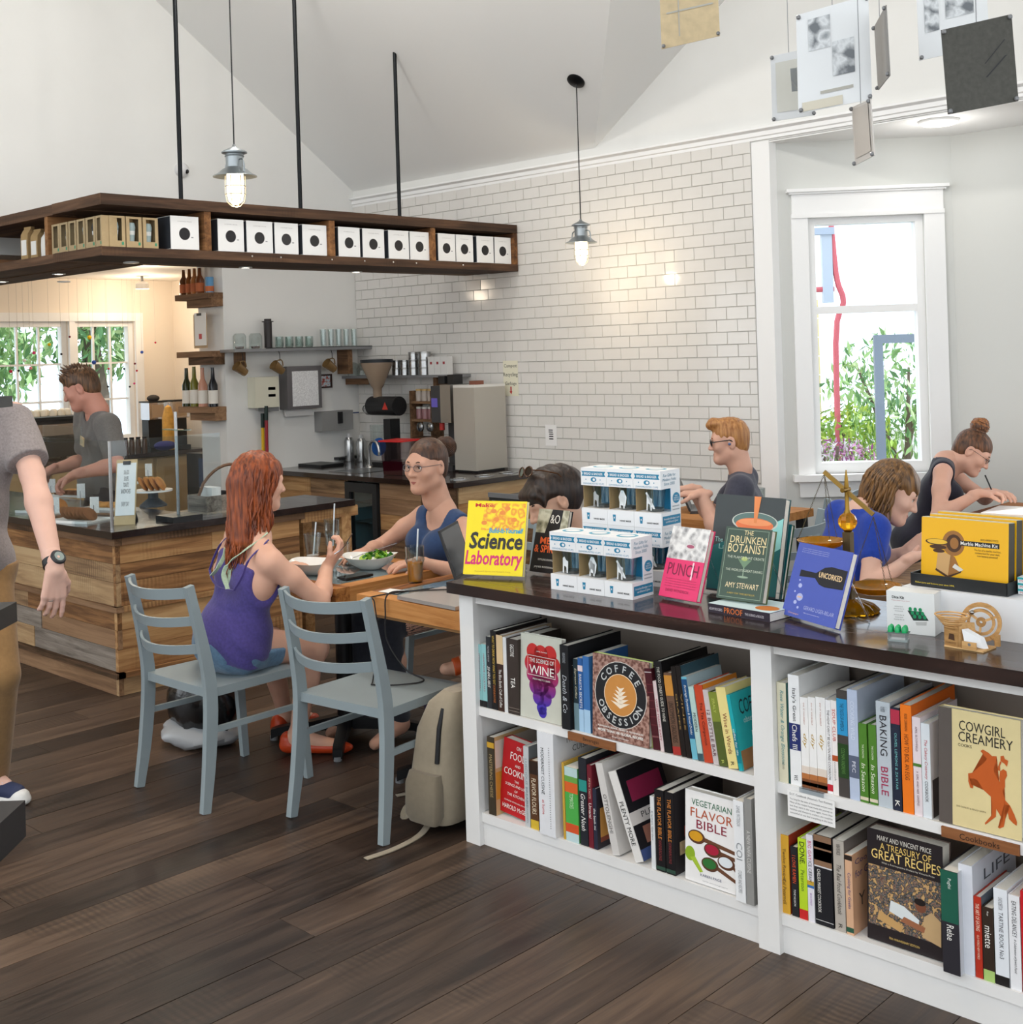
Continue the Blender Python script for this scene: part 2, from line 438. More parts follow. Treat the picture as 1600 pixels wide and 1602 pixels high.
b=B().mm((x0,TY-.03,z0),(x0+.1,TY+.05,z1)).mm((x1-.1,TY-.03,z0),(x1,TY+.05,z1)).mm((x0+.1,TY-.03,z1-.09),(x1-.1,TY+.05,z1)).mm((x0+.1,TY-.03,z0),(x1-.1,TY+.05,z0+.09))
b.bevel(.004).obj('door_frame',dk,t)
B().mm((x0+.1,TY+.015,z0+.09),(x1-.1,TY+.022,z1-.09)).obj('pane',M('#5d5a78',rough=.15,spec=.8),t)
roofm=ceilm
def rz(y):return 3.1+PITCH*(TY-y)
xv0=-5.446
b=B()
yr=2.0;zr=rz(yr);th=.12
xr=xv0+(TY-yr)
top=[(-8.5,TY+.15,rz(TY+.15)),(xv0-.15,TY+.15,rz(TY+.15)),(xr,yr,zr),(-8.5,yr,zr)]
b.hexa([Vector(p)for p in top]+[Vector(p)+Vector((0,0,th))for p in top])
st(b.obj('ceiling_main',roofm))
b=B()
def cz(x):return 3.1+PITCH*(x-xv0)
top=[(xv0-.15,TY+.15,cz(xv0-.15)),(xr,TY+.15,cz(xr)),(xr,yr,cz(xr))]
p=[Vector(q)for q in top]
v=[b.bm.verts.new(q)for q in p]+[b.bm.verts.new(q+Vector((0,0,th)))for q in p]
for f in((0,1,2),(5,4,3),(0,3,4,1),(1,4,5,2),(2,5,3,0)):b.bm.faces.new([v[i]for i in f])
st(b.obj('ceiling_cross',M('#f2f2f0',rough=.7)))
b=B()
top=[(xr,TY+.15,cz(xr)),(3.0,TY+.15,cz(xr)-PITCH*(3-xr)),(3.0,yr,cz(xr)-PITCH*(3-xr)),(xr,yr,cz(xr))]
b.hexa([Vector(p)for p in top]+[Vector(p)+Vector((0,0,th))for p in top])
top=[(-8.5,yr,zr),(3.0,yr,zr),(3.0,-.6,zr-PITCH*(yr+.6)),(-8.5,-.6,zr-PITCH*(yr+.6))]  # unseen rear slope, cut short to control daylight on the bookcase
b.hexa([Vector(p)for p in top]+[Vector(p)+Vector((0,0,th))for p in top])
st(b.obj('ceiling_rear',roofm))
colm=trimw
b=B().mm((-4.186,TY-.004,0),(-4.06,6.68,2.955)).bevel(.035,4)
st(b.obj('trim_3',colm,smooth=True))
A1=Vector((-4.09,6.60,0));B1=Vector((-3.25,7.295,0));D1=(B1-A1).normalized();N1=Vector((-D1 .y,D1 .x,0))
W1=frame(A1,D1,(0,0,1))
def w1(s,z,o):return A1+D1*s+Vector((0,0,z))+N1*o
def w1box(b,s0,s1,z0,z1,o0,o1):
 return b.hexa([w1(s0,z0,o0),w1(s1,z0,o0),w1(s1,z0,o1),w1(s0,z0,o1),w1(s0,z1,o0),w1(s1,z1,o0),w1(s1,z1,o1),w1(s0,z1,o1)])
b=B();LW=(B1-A1).length
w1box(b,0,.215,0,2.96,0,.16);w1box(b,.915,LW,0,2.96,0,.16);w1box(b,.215,.915,2.475,2.96,0,.16);w1box(b,.215,.915,0,.9,0,.16)
st(b.obj('wall_bay_side',baym))
t=thing('window_4',None,None);t['kind']='structure'
b=B()
w1box(b,.115,.215,.84,2.475,-.025,0);w1box(b,.915,1.035,.84,2.475,-.025,0)
b.bevel(.004).obj('casing',trimw,t)
b=B();w1box(b,.115,1.035,2.475,2.5,-.035,0);w1box(b,.12,1.03,2.5,2.62,-.026,0)
w1box(b,.105,1.045,2.62,2.632,-.045,0);w1box(b,.09,1.06,2.632,2.652,-.065,0);b.bevel(.004).obj('window_head',trimw,t)
b=B();w1box(b,.08,1.07,.86,.9,-.07,.1);w1box(b,.12,1.03,.76,.86,-.024,0);b.bevel(.004).obj('window_sill',trimw,t)
b=B()
for(s0,s1,z0,z1)in((.215,.262,.9,2.475),(.868,.915,.9,2.475),(.262,.868,2.435,2.475),(.262,.868,.9,.965)):w1box(b,s0,s1,z0,z1,.02,.12)
w1box(b,.262,.868,1.885,1.93,.03,.1)
b.bevel(.003).obj('sash',trimw,t)
for z0,z1 in((.965,1.885),(1.93,2.435)):
 b=B();w1box(b,.262,.868,z0,z1,.062,.066);b.obj('pane',glass('#f6fbff',.01,.05),t)
st(B().mm((-3.25,7.295,0),(-2.35,7.46,2.96)).mm((-2.35,7.295,0),(.6,7.46,.9)).mm((-2.35,7.295,2.45),(.6,7.46,2.96)).mm((.6,7.295,0),(1.5,7.46,2.96)).obj('wall_bay_front',baym))
st(B().prism([(-4.15,TY+.0),(1.5,TY+.0),(1.5,7.5),(-3.2,7.5)],.007,TR(0,0,2.945)).obj('ceiling_bay',M('#efefee',rough=.6)))
b=wall_with_holes(B(),'y',-2.6,-2.4,-8.5,3.0,0,3.3,[(-7.6,-5.4,1.0,2.9),(-4.6,-2.4,1.0,2.9),(-1.6,.6,1.0,2.9),(1.2,2.6,0.1,2.9)])
st(b.obj('wall_front_added',white))  # unseen wall added to cut daylight on the bookcase front
b=wall_with_holes(B(),'x',3.0,3.2,-2.6,6.75,0,3.3,[(-1.8,.8,.9,2.9),(1.6,5.6,.9,2.9)])
st(b.obj('wall_side_added',white))  # unseen side wall, likewise added to limit the daylight
p=onz(1468,187,2.95)
t=thing('ceiling_lamp','round flat white lamp on the ceiling of the window bay','lamp',(p.x,p.y,2.9445))
B().lathe([(.11,0),(.11,-.012),(.1,-.02),(.095,-.02)],seg=32).obj('rim',trimw,t,smooth=True)
B().lathe([(.094,-.018),(.09,-.024),(.0,-.026)],seg=32).obj('diffuser',M('#fff8ea',emit=1.6,rough=.5),t,smooth=True);point_light('bay_light',(p.x,p.y,2.75),3.5,(1,.97,.92),.1)
p0=onz(2,1032);t=tag(B().mm((-.28,-.06,0),(.02,.06,.006)).bevel(.002).obj('floor_register',M('#b9bcc0',rough=.35,metal=.6),loc=(p0 .x+.13,p0 .y-.02,.0005)),'flat metal floor vent beside the wooden counter','vent')
for k in range(9):
 B().mm((-.265+k*.031,-.045,.006),(-.25+k*.031,.045,.0085)).obj('slat',M('#8b8f94',rough=.4,metal=.5),t)
 #  SERVICE COUNTER, HANGING SHELF, LAMPS
CZ=.85
planks=[wood('reclaimed_tan',['#67503b','#937455','#b3936c','#c4a67e'],'X',1.0,rough=.75,grain=1.2,marks=.4,var=.4),wood('reclaimed_orange',['#6b4a2e','#9c7047','#bb9060','#cfa878'],'X',1.0,rough=.7,grain=1.2,marks=.5,var=.35),wood('reclaimed_grey',['#645a51','#857a6f','#9c9185','#ab9c88'],'X',1.3,rough=.8,grain=1.3,marks=.2,var=.3),wood('reclaimed_brown',['#45321f','#6b4f39','#86664a','#9c7a5b'],'X',1.0,rough=.75,grain=1.2,marks=.5,var=.35)]
topm=wood('dark_worktop',['#1a0f0c','#2b1813','#3b221a'],'X',.8,rough=.22,gloss=.6,grain=.8,bumps=.05,coat=.35)
ct=thing('service_counter','L-shaped serving counter clad in reclaimed timber boards with dark worktop','counter',(-5.87,3.12,0))
B().mm((-3.2,.03,.02),(-.03,.6,.8)).mm((-.5,.03,.02),(-.03,1.16,.8)).obj('carcass',M('#241a13',rough=.9),ct)
top=[(.03,-.03),(.03,1.55),(-.47,1.55),(-.47,.62),(-3.3,.62),(-3.3,-.03)]
B().prism(top,.036,TR(0,0,CZ-.036)).bevel(.003).obj('worktop',topm,ct)
rows=[(.0,.093,0,3),(.122,.238,0,0),(.238,.337,0,0),(.337,.43,0,1),(.46,.582,0,2),(.582,.678,0,0),(.678,.774,0,1)]
rr=random.Random(5)
def board(L,h,t,mat,loc,rz,nm='board'):
 return B().mm((-L/2,-t/2,-h/2),(L/2,t/2,h/2)).bevel(.0025).obj(nm,mat,ct,loc=loc,rot=(0,0,rz))
for z0,z1,_,mi in rows:
 a=0.0
 while a<3.15:
  L=min(.55+rr.random()*1.0,3.2-a);t=.022+rr.random()*.006
  board(L-.002,z1-z0-.002,t,planks[mi if rr.random()<.55 else rr.choice([0,2,3])],(-a-L/2,.03-t/2-.002,(z0+z1)/2),0);a+=L
 a=0.0
 while a<1.12:
  L=min(.5+rr.random()*.7,1.16-a);t=.022+rr.random()*.006
  if 1.16-a-L<.2:L=1.16-a
  board(L-.002,z1-z0-.002,t,planks[rr.choice([0,1,1,1])],(-.03+t/2+.002,a+L/2+.0,(z0+z1)/2),PI/2);a+=L  # right face mostly orange: warm light on it is put into the tone
for z0,z1,pr in((.093,.122,.02),(.43,.46,.012),(.774,.814,.012)):
 board(3.2,z1-z0-.002,.03+pr,planks[3],(-1.58,.015-pr/2,(z0+z1)/2),0,'ledge')
 board(1.2,z1-z0-.002,.03+pr,planks[3 if z0>.7 else 1],(-.015+pr/2,.6-.01,(z0+z1)/2),PI/2,'ledge')
board(.42,.06,.03,planks[1],(-.01,1.38,.782),PI/2,'apron')
B().box((-.03,1.5,.4),(.07,.07,.8)).bevel(.004).obj('post',planks[1],ct)
B().box((-.42,1.5,.4),(.07,.07,.8)).bevel(.004).obj('post',planks[1],ct)
for k in range(5):
 B().box((-.3,1.19,.08+k*.16),(.36,.02,.157)).bevel(.002).obj('board',planks[rr.choice([0,1,3])],ct)
B().box((-.25,1.36,.3),(.03,.36,.12)).bevel(.003).obj('rail',planks[3],ct)
hs=thing('hanging_shelf','dark reclaimed wood display shelf hanging on black rods above the counter','shelf',(-6.19,3.27,2.30))
ow=wood('overhead_boards',['#33251c','#4d382a','#634936','#7a5c46'],'X',1.0,rough=.8,grain=1.2,marks=.3,var=.35)
owl=wood('overhead_light',['#4a2f1c','#7d5533','#9c6f47','#ab8055'],'X',1.0,rough=.8,grain=1.2,marks=.3,var=.3)
WD=.56;LA=3.26;LB=3.0
def hb(a,b,mat,nm,ax='X'):
 c=[(a[i]+b[i])/2 for i in range(3)];d=[b[i]-a[i]for i in range(3)]
 if d[1]>d[0]and d[1]>=d[2]:
  return B().mm((-d[1]/2,-d[0]/2,-d[2]/2),(d[1]/2,d[0]/2,d[2]/2)).bevel(.003).obj(nm,mat,hs,loc=c,rot=(0,0,PI/2))
 if d[2]>d[0]:
  return B().mm((-d[2]/2,-d[1]/2,-d[0]/2),(d[2]/2,d[1]/2,d[0]/2)).bevel(.003).obj(nm,mat,hs,loc=c,rot=(0,PI/2,0))
 return B().mm((-d[0]/2,-d[1]/2,-d[2]/2),(d[0]/2,d[1]/2,d[2]/2)).bevel(.003).obj(nm,mat,hs,loc=c)
H=.335
for z0,z1,nm in((0,.05,'bottom_board'),(H-.06,H,'top_board')):
 n=4
 for k in range(n):
  w0,w1_=-WD+WD*k/n+.001,-WD+WD*(k+1)/n-.001
  if k==n-1:w1_=0
  dz=rr.uniform(-.003,.003)
  hb((w0,(.0 if k==n-1 else 0.002),z0+dz),(w1_,LA,z1+dz),ow,nm)
 for k in range(n):
  w0,w1_=WD*k/n+.001,WD*(k+1)/n-.001
  dz=rr.uniform(-.003,.003)
  hb((-LB,w0,z0+dz),(-WD-.002,w1_,z1+dz),ow,nm)
hb((-WD-.002,-.004,0),(0.0,.0,.05),ow,'edge_strip');hb((-WD-.002,-.004,H-.06),(0,0,H),ow,'edge_strip')
for u in(326,520.5,678.5):
 y=y_at(u,-6.19,2.46)-3.27
 hb((-WD+.02,y-.022,.05),(-.006,y+.022,H-.06),owl,'divider')
hb((-WD,LA-.04,.05),(-.002,LA,H-.06),owl,'divider')
x=x_at(71,3.27,2.46)+6.19
hb((x-.02,.006,.05),(x+.02,WD-.02,H-.06),owl,'divider')
hb((-WD,WD,.05),(-WD+.018,LA-.04,H-.06),owl,'back_board');hb((-LB,WD-.018,.05),(-WD-.02,WD,H-.06),owl,'back_board')
blackm=M('#15181b',rough=.45,metal=.6)
for y in(3.889,4.75,5.584):
 xx=-6.40;zt=rz(y)
 B().cyl((xx+6.19,y-3.27,H-.004),(xx+6.19,y-3.27,zt-2.30+.01),.013,seg=10).obj('rod',blackm,hs,smooth=True)
spotm=M('#fff3da',emit=14,rough=.4)
for u,v in((92,428),(3,440),(384,418),(557,425),(205,410),(100,440)):
 p=onz(u,v,2.30)
 if v in(410,440)and u!=3:
  B().lathe([(.045,0),(.045,-.006),(.03,-.008),(.0,-.008)],c=(p.x+6.19,p.y-3.27,0),seg=20).obj('spot_rim',M('#c9c9c9',metal=.7,rough=.3),hs,smooth=True)
  continue
 B().lathe([(.042,0),(.042,-.005),(.026,-.006),(.026,-.003)],c=(p.x+6.19,p.y-3.27,0),seg=20).obj('spot_rim',M('#c9c9c9',metal=.7,rough=.3),hs,smooth=True)
 B().lathe([(.025,-.003),(.0,-.004)],c=(p.x+6.19,p.y-3.27,0),seg=16).obj('spot_lamp',spotm,hs,smooth=True)
 spot_light('shelf_spot',(p.x,p.y,2.285),9,110)
for u in(395,440,520,571,616,652,725):
 y=y_at(u,-6.185,2.33)-3.27
 B().lathe([(.006,0),(.004,.003),(0,.0035)],seg=8,mat=TR(.001,y,.028)@RY(PI/2)).obj('screw',M('#c8c6c2',metal=.8,rough=.3),hs)
boxw=M('#eceded',rough=.45);boxs=M('#3b4048',rough=.5);cof=M('#1d1b1d',rough=.25);inkg=M('#8b8c90',rough=.6);mugw=M('#e2e2e2',rough=.3)
def mug_box(label,y,w):
 t=thing('mug_gift_box',label,'box',(-6.215,y,2.353),0,'boxed coffee mugs on the hanging shelf')
 h=.19;d=.15
 B().mm((-d,-w/2,0),(0,w/2,h)).bevel(.002).obj('box_body',boxw,t)
 B().mm((-d+.004,-w/2-.0012,.004),(-.004,-w/2,h-.004)).obj('side_panel',boxs,t);B().mm((-d+.004,w/2,.004),(-.004,w/2+.0012,h-.004)).obj('side_panel',boxs,t)
 B().lathe([(.0355,0),(.0355,.0007),(0,.0007)],seg=28,mat=TR(0,-.002,h*.47)@RY(PI/2)).obj('mug_picture',cof,t)
 B().lathe([(.0375,0),(.0375,.0003),(0.0,.0003)],seg=28,mat=TR(0,-.002,h*.47)@RY(PI/2)).obj('mug_rim_picture',mugw,t)
 B().box((.0003,.047,h*.37),(.0008,.014,.006)).obj('mug_handle_picture',inkg,t)
 text(t,'COFFEE MUG',frame((.0006,0,h*.84),(0,1,0),(0,0,1)),inkg,w=w*.5,h=.004)
bx=[(267,311),(341,381.5),(386,426.5),(430,466.5),(473.5,511),(529.5,563),(567.5,601),(608,639.5),(641.5,671.5),(685.5,712),(713.5,740),(746,772),(774,799)]
lb=['white mug box beside the cardboard cup boxes, first before the wooden divider','white mug box just right of the first wooden divider','white mug box second from the left in the group of four','white mug box third from the left in the group of four','white mug box just left of the second wooden divider','white mug box just right of the second wooden divider','white mug box second in the middle compartment of four','white mug box third in the middle compartment of four','white mug box just left of the third wooden divider','white mug box just right of the third wooden divider','white mug box second in the compartment nearest the tiled wall','white mug box third in the compartment nearest the tiled wall','white mug box at the far end of the hanging shelf by the tiles']
for(u0,u1),l in zip(bx,lb):
 y0,y1=y_at(u0,-6.215,2.44),y_at(u1,-6.215,2.44);mug_box(l,(y0+y1)/2,y1-y0)
kraft=M('#b39d78',rough=.8,noise=.06,nscale=40);kdark=M('#8c7a5c',rough=.9);cupd=M('#23272c',rough=.4);cupl=M('#9db2b5',rough=.4);band=M('#dfe3e2',rough=.5);greenp=M('#3f8f6d',rough=.6)
def cup_box(label,loc,rz_,w,hh,cup,big=False):
 t=thing('cup_gift_box',label,'box',loc,rz_,'kraft boxed cups on the hanging shelf');d=.1;th=.002
 b=B().mm((-w/2,0.01,0),(w/2,d,th)).mm((-w/2,0.01,hh-th),(w/2,d,hh)).mm((-w/2,.01,th),(-w/2+th,d,hh-th)).mm((w/2-th,.01,th),(w/2,d,hh-th)).mm((-w/2+th,d-th,th),(w/2-th,d,hh-th))
 b.obj('box_body',kraft,t)
 ww=w*.29;f=B()
 f.mm((-w/2,.008,0),(-ww,.01,hh)).mm((ww,.008,0),(w/2,.01,hh)).mm((-ww,.008,0),(ww,.01,hh*.2)).mm((-ww,.008,hh*.93),(ww,.01,hh))
 f.obj('front_panel',kraft,t)
 r0=w*.3
 B().lathe([(r0*.68,.01),(r0*.95,hh*.62),(r0,hh*.62),(r0,hh*.68),(r0*.85,hh*.8),(r0*.8,hh*.82),(0,hh*.82)],c=(0,d*.5,0),seg=18).obj('cup',cup,t,smooth=True)
 B().lathe([(r0*.83,hh*.38),(r0*.93,hh*.55)],c=(0,d*.5,0),seg=18,caps=False).obj('grip_band',band,t,smooth=True)
 B().box((w*.33,.0075,hh*.12),(w*.14,.001,hh*.1)).obj('mark',greenp,t)
for i,(u0,u1,c)in enumerate([(79,91,cupd),(91,104,cupd),(105,117,cupl),(118,131,cupl),(132,147,cupd),(147.5,157,cupd)]):
 x0,x1=x_at(u0,3.285,2.42),x_at(u1,3.285,2.42)
 cup_box(['kraft cup box nearest the upright at the left end of its row','kraft cup box second along the left run of the hanging shelf','kraft cup box third along the left run of the hanging shelf','kraft cup box fourth along the left run of the hanging shelf','kraft cup box fifth along the left run of the hanging shelf','kraft cup box tucked into the inner side of the shelf corner'][i],((x0+x1)/2,3.285,2.353),0,abs(x1-x0)*.97,.17,c)
for i,(u0,u1,c)in enumerate([(172,197.5,cupl),(198.5,223.5,cupl),(225,249,cupl)]):
 y0,y1=y_at(u0,-6.22,2.42),y_at(u1,-6.22,2.42)
 cup_box(['kraft cup box at the outer corner of the hanging shelf','kraft cup box in the middle of the three on the long side','kraft cup box next to the first white mug box'][i],(-6.22,(y0+y1)/2,2.353),PI/2,(y1-y0)*.97,.17,c)
bagp=M('#a98c60',rough=.85,noise=.08,nscale=30);lblw=M('#eceae4',rough=.6)
def coffee_bag(label,loc,rz_,w,h,mat):
 t=thing('coffee_bag',label,'bag',loc,rz_,'coffee bags on the hanging shelf');d=.07
 rs=[]
 for z,q in((0,1),(h*.5,1.04),(h*.78,.95),(h*.9,.55),(h,.18)):
  rs.append([(-w/2,-d/2*q,z),(w/2,-d/2*q,z),(w/2,d/2*q,z),(-w/2,d/2*q,z)])
 B().rings(rs).bevel(.003).obj('bag_body',mat,t,smooth=True)
 B().mm((-w*.5,-.012,h-.02),(w*.5,.012,h+.004)).bevel(.003).obj('fold',mat,t)
 B().hexa([(-w*.36,-d/2*1.03-.002,h*.12),(w*.36,-d/2*1.03-.002,h*.12),(w*.36,-d/2*1.02,h*.12),(-w*.36,-d/2*1.02,h*.12),(-w*.36,-d/2*1.05-.002,h*.6),(w*.36,-d/2*1.05-.002,h*.6),(w*.36,-d/2,h*.6),(-w*.36,-d/2,h*.6)]).obj('bag_label',lblw,t)
for i,(u,l,m_)in enumerate(((44,'kraft coffee bag with white label at the left end of the hanging shelf',bagp),(54,'folded kraft coffee bag between a labelled bag and a white bag',bagp),(65.5,'white coffee bag standing against the shelf upright',lblw))):
 x=x_at(u,3.32,2.42);coffee_bag(l,(x,3.33+.02*i,2.353),.1,.075,.19-.02*i,m_)
galv=M('#9aa0a3',rough=.35,metal=.85,noise=.06,nscale=25);shade_in=M('#c9b48e',rough=.5);cordm=M('#15171a',rough=.6)
bulbg=M('#ffe9c2',emit=4.0,rough=.3)
def pendant(label,x,y,ztop):
 t=thing('pendant_lamp',label,'lamp',(x,y,ztop),0,'galvanised pendant lamps');zr_=rz(y)-ztop
 B().cyl((0,0,-.005),(0,0,zr_-.012),.0035,seg=6).obj('cord',cordm,t)
 ang=math.atan(PITCH)
 B().lathe([(.06,0),(.06,.012),(.045,.022),(0,.026)],seg=24,mat=TR(0,0,zr_+.004)@RX(-ang)@RX(PI)).obj('ceiling_rose',M('#0f1113',rough=.3,metal=.3),t,smooth=True)
 B().lathe([(.006,0),(.012,-.012),(.05,-.03),(.06,-.036),(.06,-.042),(.043,-.048),(.043,-.052),(.046,-.058)],seg=24).obj('cap',galv,t,smooth=True)
 B().lathe([(.042,-.056),(.042,-.108),(.05,-.116)],seg=24).obj('neck',galv,t,smooth=True)
 B().lathe([(.045,-.112),(.06,-.12),(.085,-.142),(.103,-.15),(.104,-.154),(.1,-.152),(.083,-.146),(.055,-.128),(.044,-.124)],seg=32,caps=False).obj('shade',galv,t,smooth=True)
 for s in(-1,1):
  pts=[(s*.044,0,-.075),(s*.068,0,-.08),(s*.078,0,-.105),(s*.078,0,-.138)]
  B().tube(spline(pts,5),.004,seg=6).obj('bracket',galv,t,smooth=True)
 B().lathe([(.036,-.13),(.04,-.15),(.04,-.235),(.033,-.268),(.016,-.284),(0,-.288)],seg=24).obj('glass_jar',bulbg,t,smooth=True)
 cg=M('#b9b4a6',rough=.35,metal=.8)
 for k in range(6):
  a=k*PI/3;pts=[(.047*math.cos(a),.047*math.sin(a),-.15),(.048*math.cos(a),.048*math.sin(a),-.235),(.04*math.cos(a),.04*math.sin(a),-.274),(.02*math.cos(a),.02*math.sin(a),-.293),(0,0,-.297)]
  B().tube(pts,.0022,seg=5).obj('cage_wire',cg,t)
 for zz,rr_ in((-.2,.0475),(-.238,.047)):
  B().tube([(rr_*math.cos(a*PI/10),rr_*math.sin(a*PI/10),zz)for a in range(20)],.002,seg=5,closed=True).obj('cage_ring',cg,t)
 point_light('pendant_light',(x,y,ztop-.36),7,(1,.8,.55),.04)
p=onz(0,0,3)
q=Vector((-5.175,6.06,0));pendant('galvanised caged pendant lamp hanging before the white tiled wall',q.x,q.y,z_at(343,q.x,q.y))
q=dep(366,226,5.85);pendant('galvanised caged pendant lamp hanging beside the hanging shelf',q.x,q.y,q.z)
p=onx(283,266,BX)
t=thing('security_camera','small white dome camera with black lens on the gable wall','camera',(BX,p.y,p.z))
B().lathe([(.055,0),(.055,.02),(.045,.04),(.02,.055),(0,.058)],seg=24,mat=RY(PI/2)).obj('dome',M('#d8d8d8',rough=.3),t,smooth=True)
B().ball((.045,.02,-.015),.018).obj('lens',M('#101010',rough=.15),t,smooth=True)
#  BOOKCASE AND BOOKS
YF=2.955
ZU,ZL=.480,.112
bw=M('#e6e5e3',rough=.45,noise=.03,nscale=6,name='bookcase_paint')
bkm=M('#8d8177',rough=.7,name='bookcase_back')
bc=thing('bookcase','long low white bookcase with dark wooden top full of cookbooks','bookcase',(-3.135,YF,0))
XR=2.32
def bb(a,b,nm,mat=bw,bev=.003):return B().mm(a,b).bevel(bev).obj(nm,mat,bc)
btop=wood('bookcase_top',['#1c100d','#33201a','#452a20','#553529'],'X',.9,rough=.25,gloss=.55,grain=.9,bumps=.06,coat=.3)
bb((-.025,-.035,.872),(XR+.3,.52,.91),'top',btop,.004)
for x0 in(0,1.19,2.25):bb((x0,0,0),(x0+.068,.03,.872),'post')
for x0 in(0.002,1.194,2.252):bb((x0,.03,0),(x0+.062,.34,.872),'side_panel')
bb((0,.47,0),(XR,.5,.872),'rear_panel');bb((0.002,.34,0),(.03,.47,.872),'end_panel')
for x0,x1 in((.068,1.19),(1.258,2.25)):
 bb((x0,.014,.838),(x1,.034,.872),'top_rail')
 bb((x0,.014,ZU-.03),(x1,.345,ZU),'shelf');bb((x0,.014,ZL-.032),(x1,.345,ZL),'shelf')
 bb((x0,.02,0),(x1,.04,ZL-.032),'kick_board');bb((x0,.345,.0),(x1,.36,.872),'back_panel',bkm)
lw=wood('label_wood',['#5f371d','#7c4c2a','#8f5d38'],'X',2,rough=.7)
def strip(u0,u1,v,s,label):
 z=ZU-.018;x0,x1=x_at(u0,YF+.01,z),x_at(u1,YF+.01,z)
 t=tag(B().box((0,0,0),(x1-x0,.006,.026)).bevel(.001).obj('shelf_label',lw,loc=((x0+x1)/2,YF+.0095,z)),label,'label')
 text(t,s,frame((0,-.0036,0),(1,0,0),(0,0,1)),M('#2c1a0e',rough=.8),h=.015)
strip(889,963,0,'Beverages','small wooden label on the shelf edge below the coffee book')
strip(1473,1595,0,'Cookbooks','small wooden label on the shelf edge of the right bay')
z1,z0=ZU-.012,ZU-.075
xa,xb=x_at(1229,YF-.004,.44),x_at(1303,YF-.004,.44)
t=tag(B().box((0,0,0),(xb-xa,.0012,.072)).obj('info_card',M('#efeeec',rough=.6),loc=((xa+xb)/2,YF+.006,ZU-.047)),'white printed note card hanging below the small square cookbooks','card')
ink=M('#2b2b2e',rough=.7)
text(t,'D.I.Y. Cookbook (America\'s Test Kitchen)',frame((0,-.001,.026),(1,0,0),(0,0,1)),ink,w=(xb-xa)*.9,h=.008)
for k,s in enumerate(('You long for the taste of homemade and you want','Many of the recipes have made the journey to','but they start in the store again, more than','ketchups and cheeses to crackers, you would be','astounded to see that everything in the book')):
 text(t,s,frame((0,-.001,.013-k*.0095),(1,0,0),(0,0,1)),ink,w=(xb-xa)*.9,h=.0065)
pagem=M('#e9e4d8',rough=.8,noise=.05,nscale=200)
ORD=['first','second','third','fourth','fifth','sixth','seventh','eighth','ninth','tenth','eleventh','twelfth','thirteenth','fourteenth','fifteenth','sixteenth','seventeenth','eighteenth','nineteenth','twentieth','twenty-first','twenty-second','twenty-third','twenty-fourth','twenty-fifth','twenty-sixth','twenty-seventh','twenty-eighth']
def cov(c):return M(c,rough=.42,spec=.4,noise=.03,nscale=30)
def book_core(t,w,h,d,spine,front=None,soft=False):
 """spine faces local -y at y=0, body goes to +y; w thickness along x; right face (+x) is the front cover"""
 cvm=cov(spine);th=.0012 if soft else .0025;ov=0 if soft else .003
 b=B();b.mm((-w/2,0,0),(w/2,th*1.2,h))
 b.mm((-w/2,th*1.2,0),(-w/2+th,d,h))
 if front is None:b.mm((w/2-th,th*1.2,0),(w/2,d,h))
 b.bevel(.0007).obj('cover',cvm,t)
 if front is not None:B().mm((w/2-th,th*1.2,0),(w/2,d,h)).bevel(.0007).obj('front_cover',cov(front),t)
 B().mm((-w/2+th,th*1.2,ov),(w/2-th,d-ov,h-ov)).obj('pages',pagem,t)
def spine_print(t,w,h,prints,bands):
 for z0,z1,c in bands:
  B().mm((-w/2-.0002,-.0006,h*z0),(w/2+.0002,.0002,h*z1)).obj('band',cov(c),t)
 for p in prints:
  s,c,zc,ln,wd=p[:5];kw=p[5]if len(p)>5 else{}
  text(t,s,frame((kw.pop('dx',0)*w,-.0011,h*zc),(0,0,-1),(1,0,0)),M(c,rough=.5),w=h*ln,h=w*wd,**kw)
def shelf_books(zs,where,specs):
 for i,sp in enumerate(specs):
  if sp is None:continue
  u0,u1,vt,lean,desc,spine=sp[:6];ex=sp[6]if len(sp)>6 else{}
  y=ex.get('y',3.0)-.024;z=zs+.0005
  x0,x1=x_at(u0,y,z),x_at(u1,y,z);w=(x1-x0)*ex.get('wf',.96);xc=(x0+x1)/2
  L=R(lean)
  h=(z_at(vt,xc-math.tan(L)*.2,y)-z)/math.cos(L);h=min(h,.36)
  if L:w=w*math.cos(L)*.98
  d=ex.get('d',min(.27,max(.15,h*.8)))
  lift=abs(math.sin(L))*w/2
  t=thing('cookbook','%s, %s from left on %s'%(desc,ORD[i],where),'book',(xc,y,z+lift),0,'books on the %s'%where,rot=(0,-L,0))
  book_core(t,w,h,d,spine,ex.get('front'),ex.get('soft',False))
  spine_print(t,w,h,[list(q)for q in ex.get('t',[])],ex.get('b',[]))
  fx=w/2+.0006
  for(s,c,yc,zc,ww,hh)in ex.get('ft',[]):
   text(t,s,frame((fx,d*yc,h*zc),(0,1,0),(0,0,1)),M(c,rough=.5),w=d*ww,h=h*hh)
  for(a,b_,z0,z1,c)in ex.get('fp',[]):
   B().mm((w/2,d*a,h*z0),(w/2+.0005,d*b_,h*z1)).obj('cover_panel',cov(c),t)
